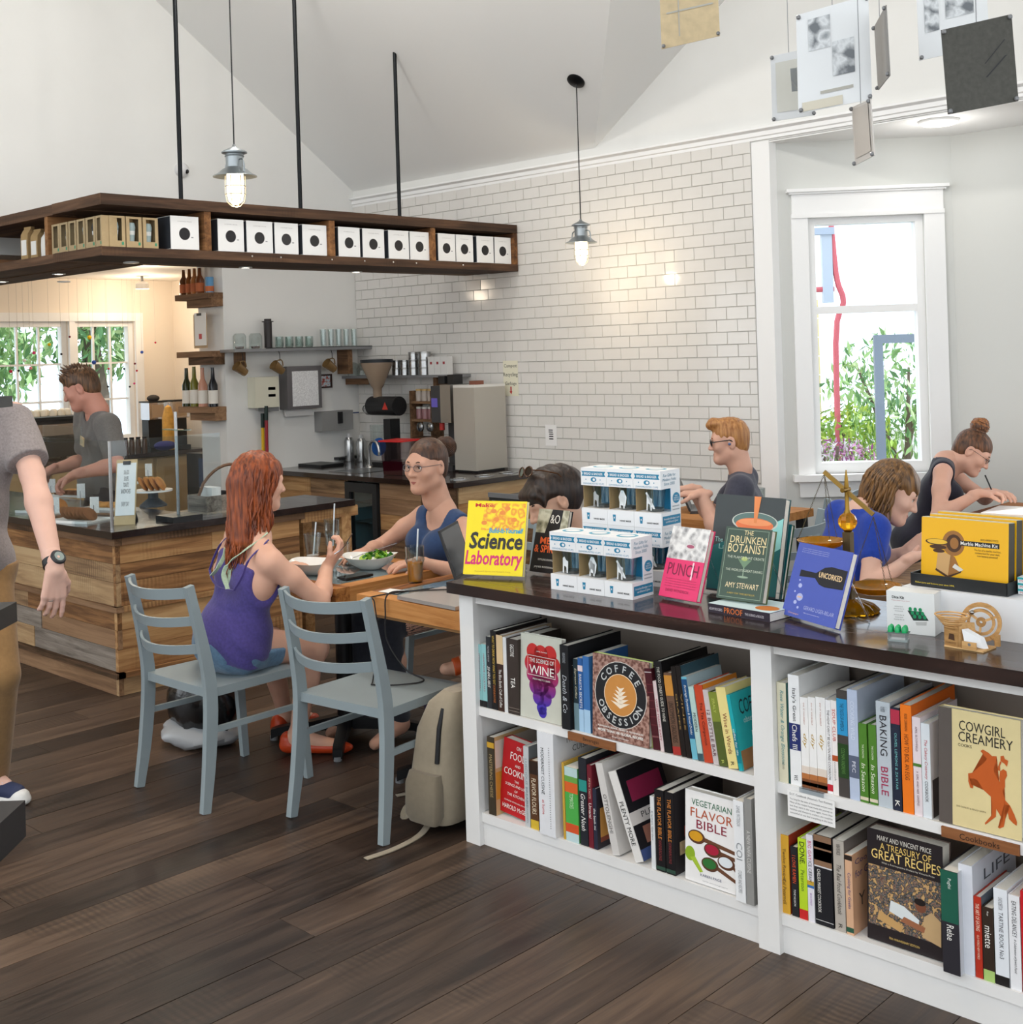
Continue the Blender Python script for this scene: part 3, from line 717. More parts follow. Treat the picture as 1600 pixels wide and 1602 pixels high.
def face_book(desc,label_tail,u0,u1,vt,zs,col,y=2.99,th=.02,roll=0.0,back=3.0,spine=None):
 """a book standing face-out; returns thing with local x across cover, z up, cover plane at y=0"""
 y-=.012;z=zs+.0008;x0,x1=x_at(u0,y,z),x_at(u1,y,z);w=x1-x0;xc=(x0+x1)/2
 h=z_at(vt,x0,y)-z
 t=thing('cookbook','%s, %s'%(desc,label_tail),'book',(xc,y,z+abs(math.sin(R(roll)))*w/2+th*math.sin(R(back))),0,None,rot=(-R(back),R(roll),0))
 B().mm((-w/2,0,0),(w/2,.0025,h)).bevel(.0008).obj('front_cover',cov(col),t)
 B().mm((-w/2+.002,.0025,.003),(w/2-.003,th-.0025,h-.003)).obj('pages',pagem,t)
 B().mm((-w/2,th-.0025,0),(w/2,th,h)).mm((-w/2,.0025,0),(-w/2+.002,th-.0025,h)).obj('back_cover',cov(spine or col),t)
 return t,w,h
def fprint(t,w,h,s,c,x,z,ww,hh,**kw):
 return text(t,s,frame((w*(x-.5),-.0009,h*z),(1,0,0),(0,0,1)),M(c,rough=.5),w=w*ww,h=h*hh,**kw)
def fpanel(t,w,h,pts,c,nm='printed_shape',lift=.0004,mat=None):
 """flat printed polygon (cover fractions)"""
 b=B();b.poly([(w*(p[0]-.5),-lift,h*p[1])for p in pts]);return b.obj(nm,mat or cov(c),t,recalc=False)
def ell(cx_,cz_,rx,rz_,n=28,asp=1.0):return[(cx_+rx*math.cos(2*PI*k/n),cz_+rz_*math.sin(2*PI*k/n))for k in range(n)]
def blotch(name,cols,scale):
 """busy food-photograph like print"""
 key=('blotch',name)
 if key in _MC:return _MC[key]
 m=bpy.data.materials.new(name);m.use_nodes=True;nt=m.node_tree;b=nt.nodes['Principled BSDF'];b.inputs['Roughness'].default_value=.45
 tc=nt.nodes.new('ShaderNodeTexCoord');vo=nt.nodes.new('ShaderNodeTexVoronoi');vo.inputs['Scale'].default_value=scale
 nz=nt.nodes.new('ShaderNodeTexNoise');nz.inputs['Scale'].default_value=scale*.8;nz.inputs['Detail'].default_value=5
 ad=nt.nodes.new('ShaderNodeMath');ad.operation='MULTIPLY_ADD';ad.inputs[1].default_value=.55
 cr=nt.nodes.new('ShaderNodeValToRGB');cr.color_ramp.interpolation='LINEAR'
 els=cr.color_ramp.elements;els[0].position=.2;els[0].color=lin(cols[0]);els[1].position=.95;els[1].color=lin(cols[-1])
 for i in range(1,len(cols)-1):e=els.new(.2+.75*i/(len(cols)-1));e.color=lin(cols[i])
 nt.links.new(tc.outputs['Object'],vo.inputs['Vector']);nt.links.new(tc.outputs['Object'],nz.inputs['Vector'])
 nt.links.new(vo.outputs['Distance'],ad.inputs[0]);nt.links.new(nz.outputs['Fac'],ad.inputs[2]);nt.links.new(ad.outputs[0],cr.inputs[0]);nt.links.new(cr.outputs[0],b.inputs['Base Color'])
 _MC[key]=m;return m
W_='#f1efe9';K_='#1c1a1b'
S1='upper left shelf';S2='lower left shelf';S3='upper right shelf';S4='lower right shelf'
sh=dict(shear=.25)
shelf_books(ZU,S1,[(749.3,755.3,1008,0,'thin light blue paperback','#8ec4c6',dict(soft=1,d=.16,t=[('HANDMADE COCKTAILS','#9d3d4c',.55,.6,.35)],b=[(0,.1,K_)])),(755.5,762.8,1008,0,'thin light blue paperback with red page edge','#8ec4c6',dict(soft=1,d=.16,t=[('HANDMADE COCKTAILS','#9d3d4c',.55,.6,.35)],b=[(0,.1,K_)])),(763,770,996,0,'charcoal book with white capitals on the spine','#2b2c30',dict(soft=1,d=.17,t=[('SHRUBS',W_,.44,.3,.55,sh.copy()),('MICHAEL DIETSCH','#cfcfcf',.76,.22,.3)])),(770,779.3,987,0,'tall black book with yellow lettering','#171516',dict(d=.26,front='#171516',t=[('WHAT TO DRINK WITH WHAT YOU EAT','#d8b345',.63,.62,.4),('DORNENBURG PAGE','#c2702e',.2,.22,.35)])),(779.3,789.5,993.7,0,'brown coffee book with tan upper half','#3b241b',dict(d=.25,front='#b9a184',b=[(.62,1,'#d9bd93')],t=[('The Blue Bottle Craft of Coffee',W_,.3,.5,.42)])),(789.5,794.8,997,0,'thin white book squeezed beside the brown tea book','#dcdcdc',dict(d=.22)),(795.2,813,1000,0,'thick dark brown book about tea','#3a302b',dict(d=.22,t=[('TEA',W_,.42,.14,.38),('GASCOYNE',W_,.85,.16,.35)],b=[(.04,.045,'#8d8075'),(.08,.085,'#8d8075')])),None,(878.8,892.3,1009.5,0,'thick black hardback with silver script','#191a1d',dict(y=2.985,d=.27,t=[('Death & Co','#b7bcc2',.42,.45,.5,sh.copy()),('KAPLAN FAUCHALD','#9da2a8',.85,.12,.35)])),(892.6,898.8,1041,0,'small thin black paperback','#1c1b1a',dict(soft=1,d=.15,t=[('HOME BREWER','#c9a36a',.5,.5,.4)])),(899,906.4,1031,0,'dark teal paperback with cream lettering','#24343a',dict(soft=1,d=.18,b=[(0,.38,'#6f8b93')],t=[('Espresso Coffee','#e2d9b8',.66,.42,.5,sh.copy())])),(906.5,914,1029.5,0,'blue paperback with white capitals','#2f5f9e',dict(soft=1,d=.19,b=[(0,.3,'#a9cbe6'),(.82,.9,'#e6d3d6')],t=[('BARISTA SECRETS',W_,.55,.46,.5)])),(914.3,924.3,1027,0,'wider blue paperback beside the coffee bean book','#3a6fae',dict(soft=1,d=.2,b=[(0,.3,'#a9cbe6')])),None,(1021.8,1033.3,1047,6.3,'maroon book with a brick pattern','#4a1820',dict(d=.16,b=[(.15,.17,'#7c4a4c'),(.95,.96,'#cfc4c4')]+[(q/10,q/10+.008,'#6d2a31')for q in range(3,9)])),(1033.6,1039.3,1066,6.5,'slim white and pink paperback','#d9c6c6',dict(soft=1,d=.15,t=[('WINE MADE EASY','#a33a4d',.45,.6,.5)])),(1039.6,1052,1036,6.8,'thick black hardback with white capitals','#161415',dict(d=.24,t=[('THE FOOD LOVER\'S GUIDE TO WINE','#d7d3c8',.64,.6,.4)])),(1053,1066,1054,6.8,'brown book with an orange photograph at its head','#6d5140',dict(d=.16,b=[(.72,.97,'#c98a3a'),(.0,.1,'#a8342e')],t=[('UNCOMMON GROUNDS','#2a1c15',.4,.5,.6)])),(1066.5,1074,1044,7,'slim black book with a gold stripe','#1d1613',dict(d=.2,t=[('GRAPES','#b08b4e',.5,.4,.3)])),(1074.3,1082,1043,7,'slim black book second of the dark pair','#1d1613',dict(d=.2,front='#33505c',t=[('VINES','#b08b4e',.5,.4,.3)])),(1083,1092,1060,8,'teal and navy paperback with white script','#6fb6c9',dict(soft=1,d=.18,front='#a9bfc6',b=[(.25,.97,'#1f4f7d')],t=[('Beverage Dynamics & Novel Drinks',W_,.6,.6,.5,sh.copy())])),(1092.3,1101,1075,8,'pale green paperback with black capitals','#b5cfc9',dict(soft=1,d=.17,b=[(0,.1,'#3f5961')],t=[('MODERN',K_,.52,.25,.5)])),(1101.8,1115.8,1073,8,'red-orange hardback','#c4472a',dict(d=.18,front='#e08a2b',t=[('The Tea Companion','#3d1710',.5,.55,.45)])),(1116,1125,1080,8.5,'grey-white book with maroon capitals','#c9bfbf',dict(d=.17,t=[('12 BOTTLE BAR','#5c2530',.42,.62,.6)])),(1125.2,1139,1084,9,'olive green book','#55602b',dict(d=.17,b=[(.6,1,'#7f8b35')],t=[('ZRALY','#c0c963',.82,.2,.3),('R','#c0c963',.06,.05,.3)])),(1139.2,1155.5,1077,9.5,'pale yellow book with red serif lettering','#ead98f',dict(d=.16,t=[('Wine in Words','#7d2a26',.43,.5,.42),('R','#3a332a',.06,.05,.35)])),(1156,1162,1088,10,'teal hardback leaning against the post','#1fa5ad',dict(d=.155,front='#2ab3b6',b=[(.1,.5,'#177d8c')],t=[('coffee for life',W_,.38,.35,.5)],ft=[('COFFEE','#1a2426',.6,.8,.75,.2),('obsessed','#cfe9e7',.55,.62,.5,.08)],fp=[(0.05,1,0,.25,'#a5764c'),(.5,.98,.25,.45,'#d5ece9')])),])
shelf_books(ZL,S2,[(764.8,776,1153,0,'tall dark brown cheese book','#3c3325',dict(d=.27,front='#c9a878',t=[('MASTERING CHEESE','#b59d6c',.5,.55,.4)],b=[(.86,.93,'#c79a2f')],fp=[(.02,.98,.2,.55,'#cf9637'),(.02,.98,.6,.95,'#dacdbf')])),None,(821.8,829.8,1168,0,'slim silver grey book','#c2c5c6',dict(d=.18,front='#6b7072',t=[('LUSCIOUS BREADS','#7d8c93',.55,.6,.45),('UNLEAVENED','#8f979b',.2,.3,.3)])),(830.8,843.3,1190,0,'brown book with a yellow foot','#5c3a22',dict(d=.17,b=[(0,.13,'#d9b63a'),(.8,.99,'#2e1e15')],t=[('FLAVOR FLOURS','#efe2c7',.48,.52,.55)])),(844,870,1146,0,'very thick white slipcased volume','#e4e5e8',dict(y=2.985,d=.27,t=[('MODERNIST CUISINE','#33363b',.62,.45,.18,dict(dx=-.2)),('at home','#c2363c',.27,.14,.16,dict(dx=-.2)),('||||||||||||||||||||||||||||||||||||','#2e3033',.47,.78,.05,dict(dx=.22))],ft=[('MODERNIST','#4a4d50',.5,.9,.5,.06),('CUISINE','#4a4d50',.55,.8,.4,.06)])),(881.8,885.4,1193,0,'thin mustard yellow book','#c79f3c',dict(d=.2)),(885.7,906.3,1201,0,'thick bright green book with vegetable pictures','#4faa4c',dict(soft=1,d=.2,b=[(0,.12,'#bfd6d8'),(.12,.24,'#d5552b'),(.66,.8,'#d9622c'),(.8,.88,'#6aa14a'),(.88,1,'#b9d3d2')],t=[('TOMATOES','#cfe8c4',.55,.2,.3)])),(908,920.6,1186,0,'dark book with white script','#23252c',dict(d=.24,b=[(.62,.75,'#2c8f86')],t=[('Greater Nosh',W_,.38,.42,.55,sh.copy())])),(921.5,929,1197,0,'slim maroon book','#6e1d2a',dict(d=.24,t=[('Umami',W_,.45,.18,.6),('FIFTH TASTE','#d9b7a6',.72,.25,.4)])),(929.3,935,1234,0,'small navy book with a sandwich on its cover','#2a2c3d',dict(d=.17,front='#2f2b33',t=[('the banh mi',W_,.5,.35,.6)],fp=[(.1,.95,.18,.66,'#d59b50'),(.1,.95,.1,.18,'#8d4a38')])),(958,970,1197,12.5,'grey clothbound book leaning to the left','#d3cfcb',dict(d=.22,t=[('OTTOLENGHI','#56504c',.45,.42,.5)])),(993,1007.5,1212,21,'white book with a dark berry picture leaning steeply','#e3e0dc',dict(d=.22,front='#17151a',t=[('PLENTY MORE',K_,.42,.48,.55)],ft=[('PLENTY','#2a2629',.55,.46,.6,.06)],fp=[(0,1,.38,.52,'#d9d3cf'),(.02,1,0,.12,'#3d4f82'),(.15,.9,.62,.85,'#8c2346'),(.2,.85,.16,.34,'#9c6a5a')])),(1019.5,1026,1246,0,'slim white book beside the black pair','#dfe1e2',dict(d=.2,t=[('Kitchen Garden','#5e6a72',.6,.4,.4)])),(1026.8,1041.6,1236,0,'black hardback, left one of an identical pair','#171416',dict(d=.26,b=[(.02,.06,'#2e4a3d')],t=[('THE FLAVOR BIBLE','#d98a3d',.66,.52,.4),('DORNENBURG & PAGE','#8f3a3a',.26,.25,.3)])),(1042.5,1057,1240,0,'black hardback, right one of an identical pair','#171416',dict(d=.26,front='#2b2729',b=[(.02,.06,'#2e4a3d')],t=[('THE FLAVOR BIBLE','#d98a3d',.66,.52,.4),('DORNENBURG & PAGE','#8f3a3a',.26,.25,.3)],fp=[(.2,.9,.42,.55,'#c9502f'),(.1,.9,.22,.38,'#cbb38a')])),None,(1151,1167,1253,0,'white hardback with thin grey lettering','#e9eaeb',dict(y=2.98,d=.26,t=[('COI','#8f9396',.5,.17,.6),('DANIEL PATTERSON','#85898c',.85,.2,.35),('STORIES AND RECIPES','#85898c',.2,.22,.35)])),(1168,1180,1250,0,'grey book against the middle post','#8f8e8b',dict(y=2.98,d=.27,t=[('A NEW NAPA CUISINE','#d5d3cf',.5,.4,.5)])),])
shelf_books(ZU,S3,[(1218.8,1233.6,1068,0,'cream book with teal script','#d9d4ba',dict(d=.2,t=[('Rose Water & Orange Blossoms','#4f8f93',.55,.75,.5,sh.copy()),('ABOOD','#6d6a58',.17,.08,.2)])),(1234,1236.6,1069,0,'very thin dark green booklet','#1f4a46',dict(d=.2)),(1236.8,1254.6,1056,0,'tall white book with a navy band','#eceded',dict(d=.28,b=[(.32,.56,'#26306b')],t=[('Italy\'s Great','#23242a',.73,.3,.42),('Chefs III',W_,.44,.22,.45),('WS','#23242a',.07,.05,.35)])),]+[(a,b_,1091,0,'square white paperback, %s of three'%n,'#efeeec',dict(soft=1,d=.21,b=[(0,.1,'#7d4a2b'),(.03,.07,'#c94f45'),(.1,.16,'#b5713f'),(.16,.24,'#e0d3c6')],t=[('diy','#b89430',.52,.16,.55,sh.copy()),('DO IT YOURSELF','#b06a55',.82,.24,.15)]))for a,b_,n in((1254.8,1267.4,'left one'),(1267.5,1279.4,'middle one'),(1279.5,1294.6,'right one'))]+[(1294.8,1303.4,1095,0,'slim white cookbook with black capitals','#efeeee',dict(soft=1,d=.21,b=[(.03,.1,'#c42c3a')],t=[('THE HOW CAN IT BE GLUTEN FREE COOKBOOK','#3a3433',.52,.75,.45)])),(1303.5,1312.4,1096,0,'slim white book with red capitals','#efe9e6',dict(soft=1,d=.21,b=[(.36,.42,'#b5552b')],t=[('SOUP CLUB','#c2463c',.74,.34,.55),('cookbook','#8d8d8d',.25,.2,.35)])),(1312.5,1329.2,1080,0,'charcoal book with a bright blue oval label','#47423f',dict(d=.24,front='#c9c9cc',b=[(.58,.92,'#2f93c7'),(.18,.5,'#27451f')],t=[('THE TASTE OF AMERICA','#16374a',.75,.26,.35),('COLMAN ANDREWS','#5d8a45',.34,.24,.35)])),(1329.4,1345.5,1079,0,'tall pale blue hardback with a feather','#b7c3d9',dict(d=.27,front='#b3bccb',b=[(.2,.4,'#5b6378')],t=[('COOKING WILD','#d8e0ee',.72,.35,.4),('PEC','#e2e6ee',.3,.1,.35)])),(1346,1358.8,1132,0,'small green book, left one of a pair','#4f7f2c',dict(d=.15,t=[('In Season','#e9efd9',.32,.36,.5,sh.copy()),('THE SONOMA','#dfe8cc',.65,.18,.25)],b=[(.03,.07,'#d8cdb5')])),(1361,1373.6,1134,0,'small green book, right one of a pair','#4f7f2c',dict(d=.15,t=[('In Season','#e9efd9',.32,.36,.5,sh.copy()),('THE SONOMA','#dfe8cc',.65,.18,.25)],b=[(.03,.07,'#d8cdb5')])),(1374,1396.8,1098,0,'thick silver hardback with large capitals','#b9c2c9',dict(d=.25,t=[('BAKING','#2c2a30',.68,.38,.5),('BIBLE','#a8264f',.25,.27,.5),('Rose Levy Beranbaum','#5a5f66',.93,.05,.6)])),(1397.2,1411.6,1107,0,'navy book with a red top label','#23283a',dict(d=.25,front='#1f2a22',b=[(.84,.98,'#b5344a')],t=[('OLIVES, LEMONS & ZA\'ATAR','#7cc4c4',.48,.55,.32),('K',W_,.07,.06,.5)])),(1412.5,1430,1103,0,'bright orange hardback','#ee7a1f',dict(d=.26,front='#e86f18',t=[('HOW TO BOIL AN EGG','#5a2a0c',.52,.42,.4),('ROSE CARRARINI','#5a2a0c',.84,.16,.25)],ft=[('ROSE BAKERY','#b0703a',.8,.8,.25,.05)])),(1430.6,1443.8,1122,0,'pale pink book with tiny lettering','#e3d6da',dict(d=.22,t=[('APRIL BLOOMFIELD','#6d4a55',.78,.25,.25),('A GIRL AND HER GREENS','#7d5a62',.28,.35,.25)],b=[(.5,.53,'#4f7a35')])),(1444,1458,1132,0,'white book with red script and black capitals','#d9dfe3',dict(d=.18,front='#c3bcc0',t=[('The Cakery Creamery','#b8323f',.62,.42,.45,sh.copy()),('COOKBOOK','#2b2b30',.28,.22,.35)],fp=[(0.05,.95,0,.4,'#3f3532'),(.3,.8,.55,.8,'#c4573f')])),])
shelf_books(ZL,S4,[(1221,1236.6,1306,0,'mustard yellow hardback','#d9a536',dict(d=.24,front='#a8331f',t=[('Twelve Recipes','#54381a',.62,.42,.4),('Cal Peternell','#54381a',.28,.32,.35)])),(1239,1250,1325,0,'small black book with orange lettering','#1f2024',dict(d=.16,t=[('I LOVE RAMEN','#d9542b',.68,.4,.5),('TOVE NILSSON',W_,.27,.24,.3)])),(1251,1264.4,1312,0,'lime green book with a red foot','#b7d52c',dict(d=.24,b=[(0,.12,'#c72a2a')],t=[('DONE.','#23271b',.82,.28,.6),('Peterson','#5d7a1f',.48,.26,.45)])),(1264.6,1275,1306,0,'white book with magenta and black capitals','#e2dfe6',dict(d=.24,front='#b5bfc0',t=[('BIG GAY','#c22a6b',.82,.22,.5),('ICE CREAM','#2b2932',.58,.24,.5),('BRYAN PETROFF','#9a6ab0',.26,.14,.3)],b=[(.42,.47,'#c9a23a'),(.39,.42,'#3a6fae')])),(1276,1304.5,1308,0,'thick black book with a market photograph above','#1d1d22',dict(d=.24,front='#24242a',b=[(.66,1,'#8a6a52'),(.72,.84,'#b9b2ac'),(.86,.93,'#5e3b2c'),(.645,.66,'#d9d9da'),(.05,.055,'#d9d9da')],t=[('CHELSEA MARKET COOKBOOK',W_,.38,.48,.18,dict(dx=-.25))])),(1306.5,1323.6,1315,0,'grey linen hardback with italic title','#b5ada3',dict(d=.26,front='#6d645f',t=[('The Real Food Cookbook','#4a443e',.46,.55,.42,sh.copy()),('NINA PLANCK','#3a3530',.9,.12,.4),('R','#3a3530',.06,.05,.35)])),(1324.5,1336,1337,0,'peach coloured book with a dark top label','#d8ac8a',dict(d=.16,front='#d3a27e',soft=1,b=[(.93,.99,'#2b1f1a'),(.03,.09,'#2f5a45')],t=[('Cooking for Geeks','#3a3a78',.55,.45,.55)],ft=[('Cooking','#33336e',.5,.88,.8,.09),('for Geeks','#33336e',.5,.74,.8,.09),('Y  R','#3f352e',.5,.4,.6,.16)])),None,(1475,1502.6,1363,0,'dark book whose upper half is green','#2c2a30',dict(y=2.975,d=.24,front='#c9cdd2',b=[(.5,1,'#1f5a48')],t=[('Relae',W_,.4,.15,.42),('Puglisi','#d5ddd6',.88,.1,.25)])),(1503.2,1525.8,1353,0,'very thick white slipcase','#d9dce4',dict(d=.27,ft=[('LIFE','#55585f',.55,.85,.6,.1)])),(1526.2,1538,1403,0,'slim red book','#b5321f',dict(d=.2,front='#5b6470',t=[('THE ART OF EATING','#f0e0cc',.75,.34,.5),('OLD WORLD NEW WORLD','#f0d9c0',.38,.3,.3)])),(1539,1556.6,1420,0,'dark brown book with a green foot','#33261d',dict(d=.2,front='#6f7a68',b=[(0,.15,'#a9c774')],t=[('miette',W_,.6,.3,.6),('Ray',W_,.92,.06,.2)])),(1557.6,1579.8,1391,0,'white hardback with a black foot','#e3e7ec',dict(d=.25,b=[(0,.1,'#1f1c1b')],t=[('TARTINE BOOK No3','#4a4a50',.52,.48,.32),('CHAD ROBERTSON','#6d6d72',.85,.13,.3)])),(1580.6,1599,1401,0,'white book with italic dark lettering','#e8e8ea',dict(d=.24,t=[('EATING DELANCEY','#3a3a3e',.75,.38,.4),('A Celebration of Jewish Food','#3a3a3e',.36,.36,.3,sh.copy())])),(1600,1613,1395,0,'bright red hardback','#c41f26',dict(d=.24)),])
t,w,h=face_book('pale grey face-out book with a grape cluster','on upper left shelf',814,878,991,ZU,'#c9cabd',spine='#d5d6cc')
def grape_mat():
 m=bpy.data.materials.new('grape_print');m.use_nodes=True;nt=m.node_tree;b=nt.nodes['Principled BSDF'];b.inputs['Roughness'].default_value=.45
 tc=nt.nodes.new('ShaderNodeTexCoord');sx=nt.nodes.new('ShaderNodeSeparateXYZ');nt.links.new(tc.outputs['Object'],sx.inputs[0])
 mr=nt.nodes.new('ShaderNodeMapRange');mr.inputs[1].default_value=.03;mr.inputs[2].default_value=.2;nt.links.new(sx.outputs['Z'],mr.inputs[0])
 cr=nt.nodes.new('ShaderNodeValToRGB');e=cr.color_ramp.elements;e[0].position=.1;e[0].color=lin('#3f2aa8');e[1].position=.95;e[1].color=lin('#c4221f');q=e.new(.5);q.color=lin('#8a1f6e')
 nt.links.new(mr.outputs[0],cr.inputs[0]);nt.links.new(cr.outputs[0],b.inputs['Base Color']);return m
gm=grape_mat()
for gx,gz,gr in((.3,.8,.15),(.5,.78,.17),(.72,.8,.16),(.27,.66,.17),(.82,.68,.15),(.3,.53,.15),(.78,.52,.15),(.55,.6,.3),(.38,.4,.16),(.72,.38,.15),(.5,.42,.2),(.45,.27,.14),(.63,.27,.14),(.53,.15,.12),(.55,.1,.1)):
 fpanel(t,w,h,ell(gx,gz,gr,gr*w/h,20),None,'grape_print',.0004,gm)
for z0,s_,hh,ww in((.70,'THE SCIENCE OF',.05,.6),(.59,'WINE',.1,.6),(.48,'FROM VINE TO GLASS',.02,.42),(.81,'JAMIE GOODE',.017,.26)):fprint(t,w,h,s_,W_,.52,z0,ww,hh)
for(a,b_)in(((.18,.75),(.86,.755)),((.18,.52),(.86,.525)),((.18,.52),(.185,.755)),((.855,.52),(.86,.755))):fpanel(t,w,h,[(a[0],a[1]),(b_[0],a[1]),(b_[0],b_[1]),(a[0],b_[1])],W_,'frame_line',.0007)
t,w,h=face_book('face-out book of coffee beans and latte medallion','on upper left shelf',927,1015.5,1022,ZU,'#3a241d',y=2.98,spine='#c3d07f')
beans=blotch('coffee_beans',['#1c0f0c','#4a2a22','#7d5245','#b08a7c'],110)
fpanel(t,w,h,[(0,0),(1,0),(1,1),(0,1)],None,'bean_print',.0003,beans)
asp=w/h
for rr_,c,lf in((.46,'#d9d3cc',.0005),(.45,'#1d1d20',.0007),(.29,'#f0dcc0',.0009),(.28,'#c98a45',.0011)):fpanel(t,w,h,ell(.5,.55,rr_,rr_*asp),c,'medallion',lf)
for k in range(5):
 zc=.42+k*.045;q=.17-k*.025
 fpanel(t,w,h,[(.5,zc-.03),(.5+q,zc+.05),(.5,zc+.03),(.5-q,zc+.05)],'#f3e4cd','latte_leaf',.0013)
for s_,rad,a0,up in(('COFFEE',.365,145,1),('OBSESSION',.365,205,-1)):
 n=len(s_)
 for k,ch in enumerate(s_):
  a=R(a0-up*0+(-110 if up>0 else 130)*k/(n-1));cxx=.5+rad*math.cos(a);czz=.55+rad*asp*math.sin(a)
  tx=Vector((math.sin(a),0,-math.cos(a)))*(1 if up>0 else-1);ty=Vector((math.cos(a),0,math.sin(a)))*(1 if up>0 else-1)
  text(t,ch,frame((w*(cxx-.5),-.0016,h*czz),tx,ty),M('#c3c5c4',rough=.5),h=w*.1,bold=.02)
fprint(t,w,h,'FLAVORFUL BEANS - BARISTA TECHNIQUES',W_,.5,.14,.8,.022,bold=.02);fprint(t,w,h,'MORE THAN 100 GLOBAL RECIPES',W_,.5,.095,.8,.032,bold=.03);fprint(t,w,h,'Anette Moldvaer',W_,.5,.04,.3,.02)
t,w,h=face_book('bright red face-out book with white serif title','tilted on the lower left shelf',781,829,1158,ZL,'#b3161c',roll=5,y=3.01,spine='#8f1a1c',th=.04)
for s_,z,ww,hh in(('ON',.91,.14,.05),('FOOD',.79,.5,.1),('AND',.67,.17,.035),('COOKING',.57,.85,.09),('THE',.46,.14,.03),('SCIENCE AND LORE',.4,.7,.035),('OF',.33,.1,.03),('THE KITCHEN',.27,.55,.035),('HAROLD McGEE',.1,.8,.06),('COMPLETELY REVISED AND UPDATED',.18,.7,.018)):fprint(t,w,h,s_,W_,.5,z,ww,hh)
t,w,h=face_book('white face-out book with wooden spoons of spice','on lower left shelf',1072,1150.5,1236,ZL,'#eeecea',y=2.99,th=.035)
fprint(t,w,h,'VEGETARIAN','#2f6b4a',.53,.88,.8,.07);fprint(t,w,h,'FLAVOR','#b5542f',.53,.765,.84,.1);fprint(t,w,h,'BIBLE','#8a2238',.53,.645,.6,.095);fprint(t,w,h,'KAREN PAGE','#2a2f5e',.52,.1,.42,.028);fprint(t,w,h,'with photographs','#77777c',.6,.04,.5,.012)
for cx_,cz_,c,hx,hz in((.23,.5,'#d39a22',1.0,.44),(.55,.4,'#a8203a',1.0,.37),(.82,.31,'#dfe6ea',1.0,.26),(.5,.24,'#2f6f34',1.0,.14)):
 fpanel(t,w,h,[(cx_+.1,cz_+.02),(hx,hz+.02),(hx,hz-.02),(cx_+.1,cz_-.03)],'#6b4630','spoon_handle',.0005)
 fpanel(t,w,h,ell(cx_,cz_,.17,.075),'#5a3826','spoon_bowl',.0007);fpanel(t,w,h,ell(cx_-.01,cz_+.006,.135,.055),c,'spice',.0009)
fpanel(t,w,h,ell(.1,.3,.1,.08),'#8fae2a','lime_print',.0006);fpanel(t,w,h,[(.1,.26),(.2,.28),(.36,.14),(.3,.12)],'#a7c23a','lime_print',.0007)
t,w,h=face_book('cream face-out book with an orange rearing horse','on upper right shelf',1469,1598,1107,ZU,'#dccb97',y=2.985,th=.03)
fpanel(t,w,h,[(0,0),(.17,0),(.17,1),(0,1)],'#5b534e','cloth_spine',.0005)
fprint(t,w,h,'COWGIRL','#1f1c1a',.54,.87,.56,.085);fprint(t,w,h,'CREAMERY','#1f1c1a',.58,.775,.66,.085);fprint(t,w,h,'COOKS','#1f1c1a',.33,.7,.17,.025);fprint(t,w,h,'SUE CONLEY & PEGGY SMITH','#6b5f40',.4,.17,.36,.014)
om=cov('#bf5a22')
horse=[(0.522,0.681),(0.55,0.699),(0.619,0.68),(0.662,0.658),(0.716,0.665),(0.706,0.613),(0.679,0.553),(0.688,0.507),(0.744,0.459),(0.787,0.452),(0.806,0.413),(0.781,0.381),(0.812,0.312),(0.869,0.275),(0.919,0.209),(0.95,0.15),(0.944,0.121),(0.906,0.133),(0.856,0.162),(0.831,0.25),(0.806,0.274),(0.8,0.189),(0.812,0.154),(0.794,0.086),(0.744,0.063),(0.725,0.069),(0.775,0.106),(0.775,0.148),(0.706,0.22),(0.7,0.154),(0.644,0.116),(0.575,0.066),(0.566,0.079),(0.644,0.153),(0.662,0.222),(0.644,0.313),(0.556,0.355),(0.481,0.428),(0.431,0.435),(0.394,0.429),(0.4,0.382),(0.431,0.368),(0.425,0.348),(0.394,0.348),(0.369,0.401),(0.369,0.468),(0.419,0.481),(0.469,0.54),(0.569,0.593),(0.6,0.626),(0.55,0.661)]
bmh=B();vs=[bmh.bm.verts.new((w*(p[0]-.5),-.0007,h*p[1]))for p in horse];bmh.bm.faces.new(vs);bmesh.ops.triangulate(bmh.bm,faces=bmh.bm.faces[:]);bmh.obj('horse_print',om,t,recalc=False)
for q_ in([(0.756,0.545),(0.794,0.569),(0.831,0.556),(0.838,0.52),(0.812,0.479),(0.812,0.414),(0.756,0.452),(0.744,0.487)],[(0.731,0.551),(0.756,0.545),(0.756,0.592),(0.775,0.622),(0.756,0.629),(0.731,0.579)],[(0.762,0.672),(0.8,0.682),(0.812,0.656),(0.854,0.647),(0.838,0.594),(0.806,0.617),(0.762,0.63)]):fpanel(t,w,h,q_,None,'rider_print',.0009,om)
t,w,h=face_book('large dark face-out book with gold title and shop scene','on lower right shelf',1357,1475,1298,ZL,'#241d1f',y=3.0,th=.05,spine='#5b4a44')
sc_=blotch('shop_scene',['#1b1316','#3c2426','#6d4438','#4d3a38','#93705a','#4d5a5e','#2a1d1c','#c7a06a'],130)
fpanel(t,w,h,[(.02,.14),(.98,.14),(.98,.68),(.02,.68)],None,'scene_print',.0004,sc_)
fprint(t,w,h,'MARY AND VINCENT PRICE','#e3ddd2',.5,.935,.72,.045);fprint(t,w,h,'A TREASURY OF','#e9c46b',.52,.865,.68,.06);fprint(t,w,h,'GREAT RECIPES','#f0cf7b',.52,.785,.92,.085)
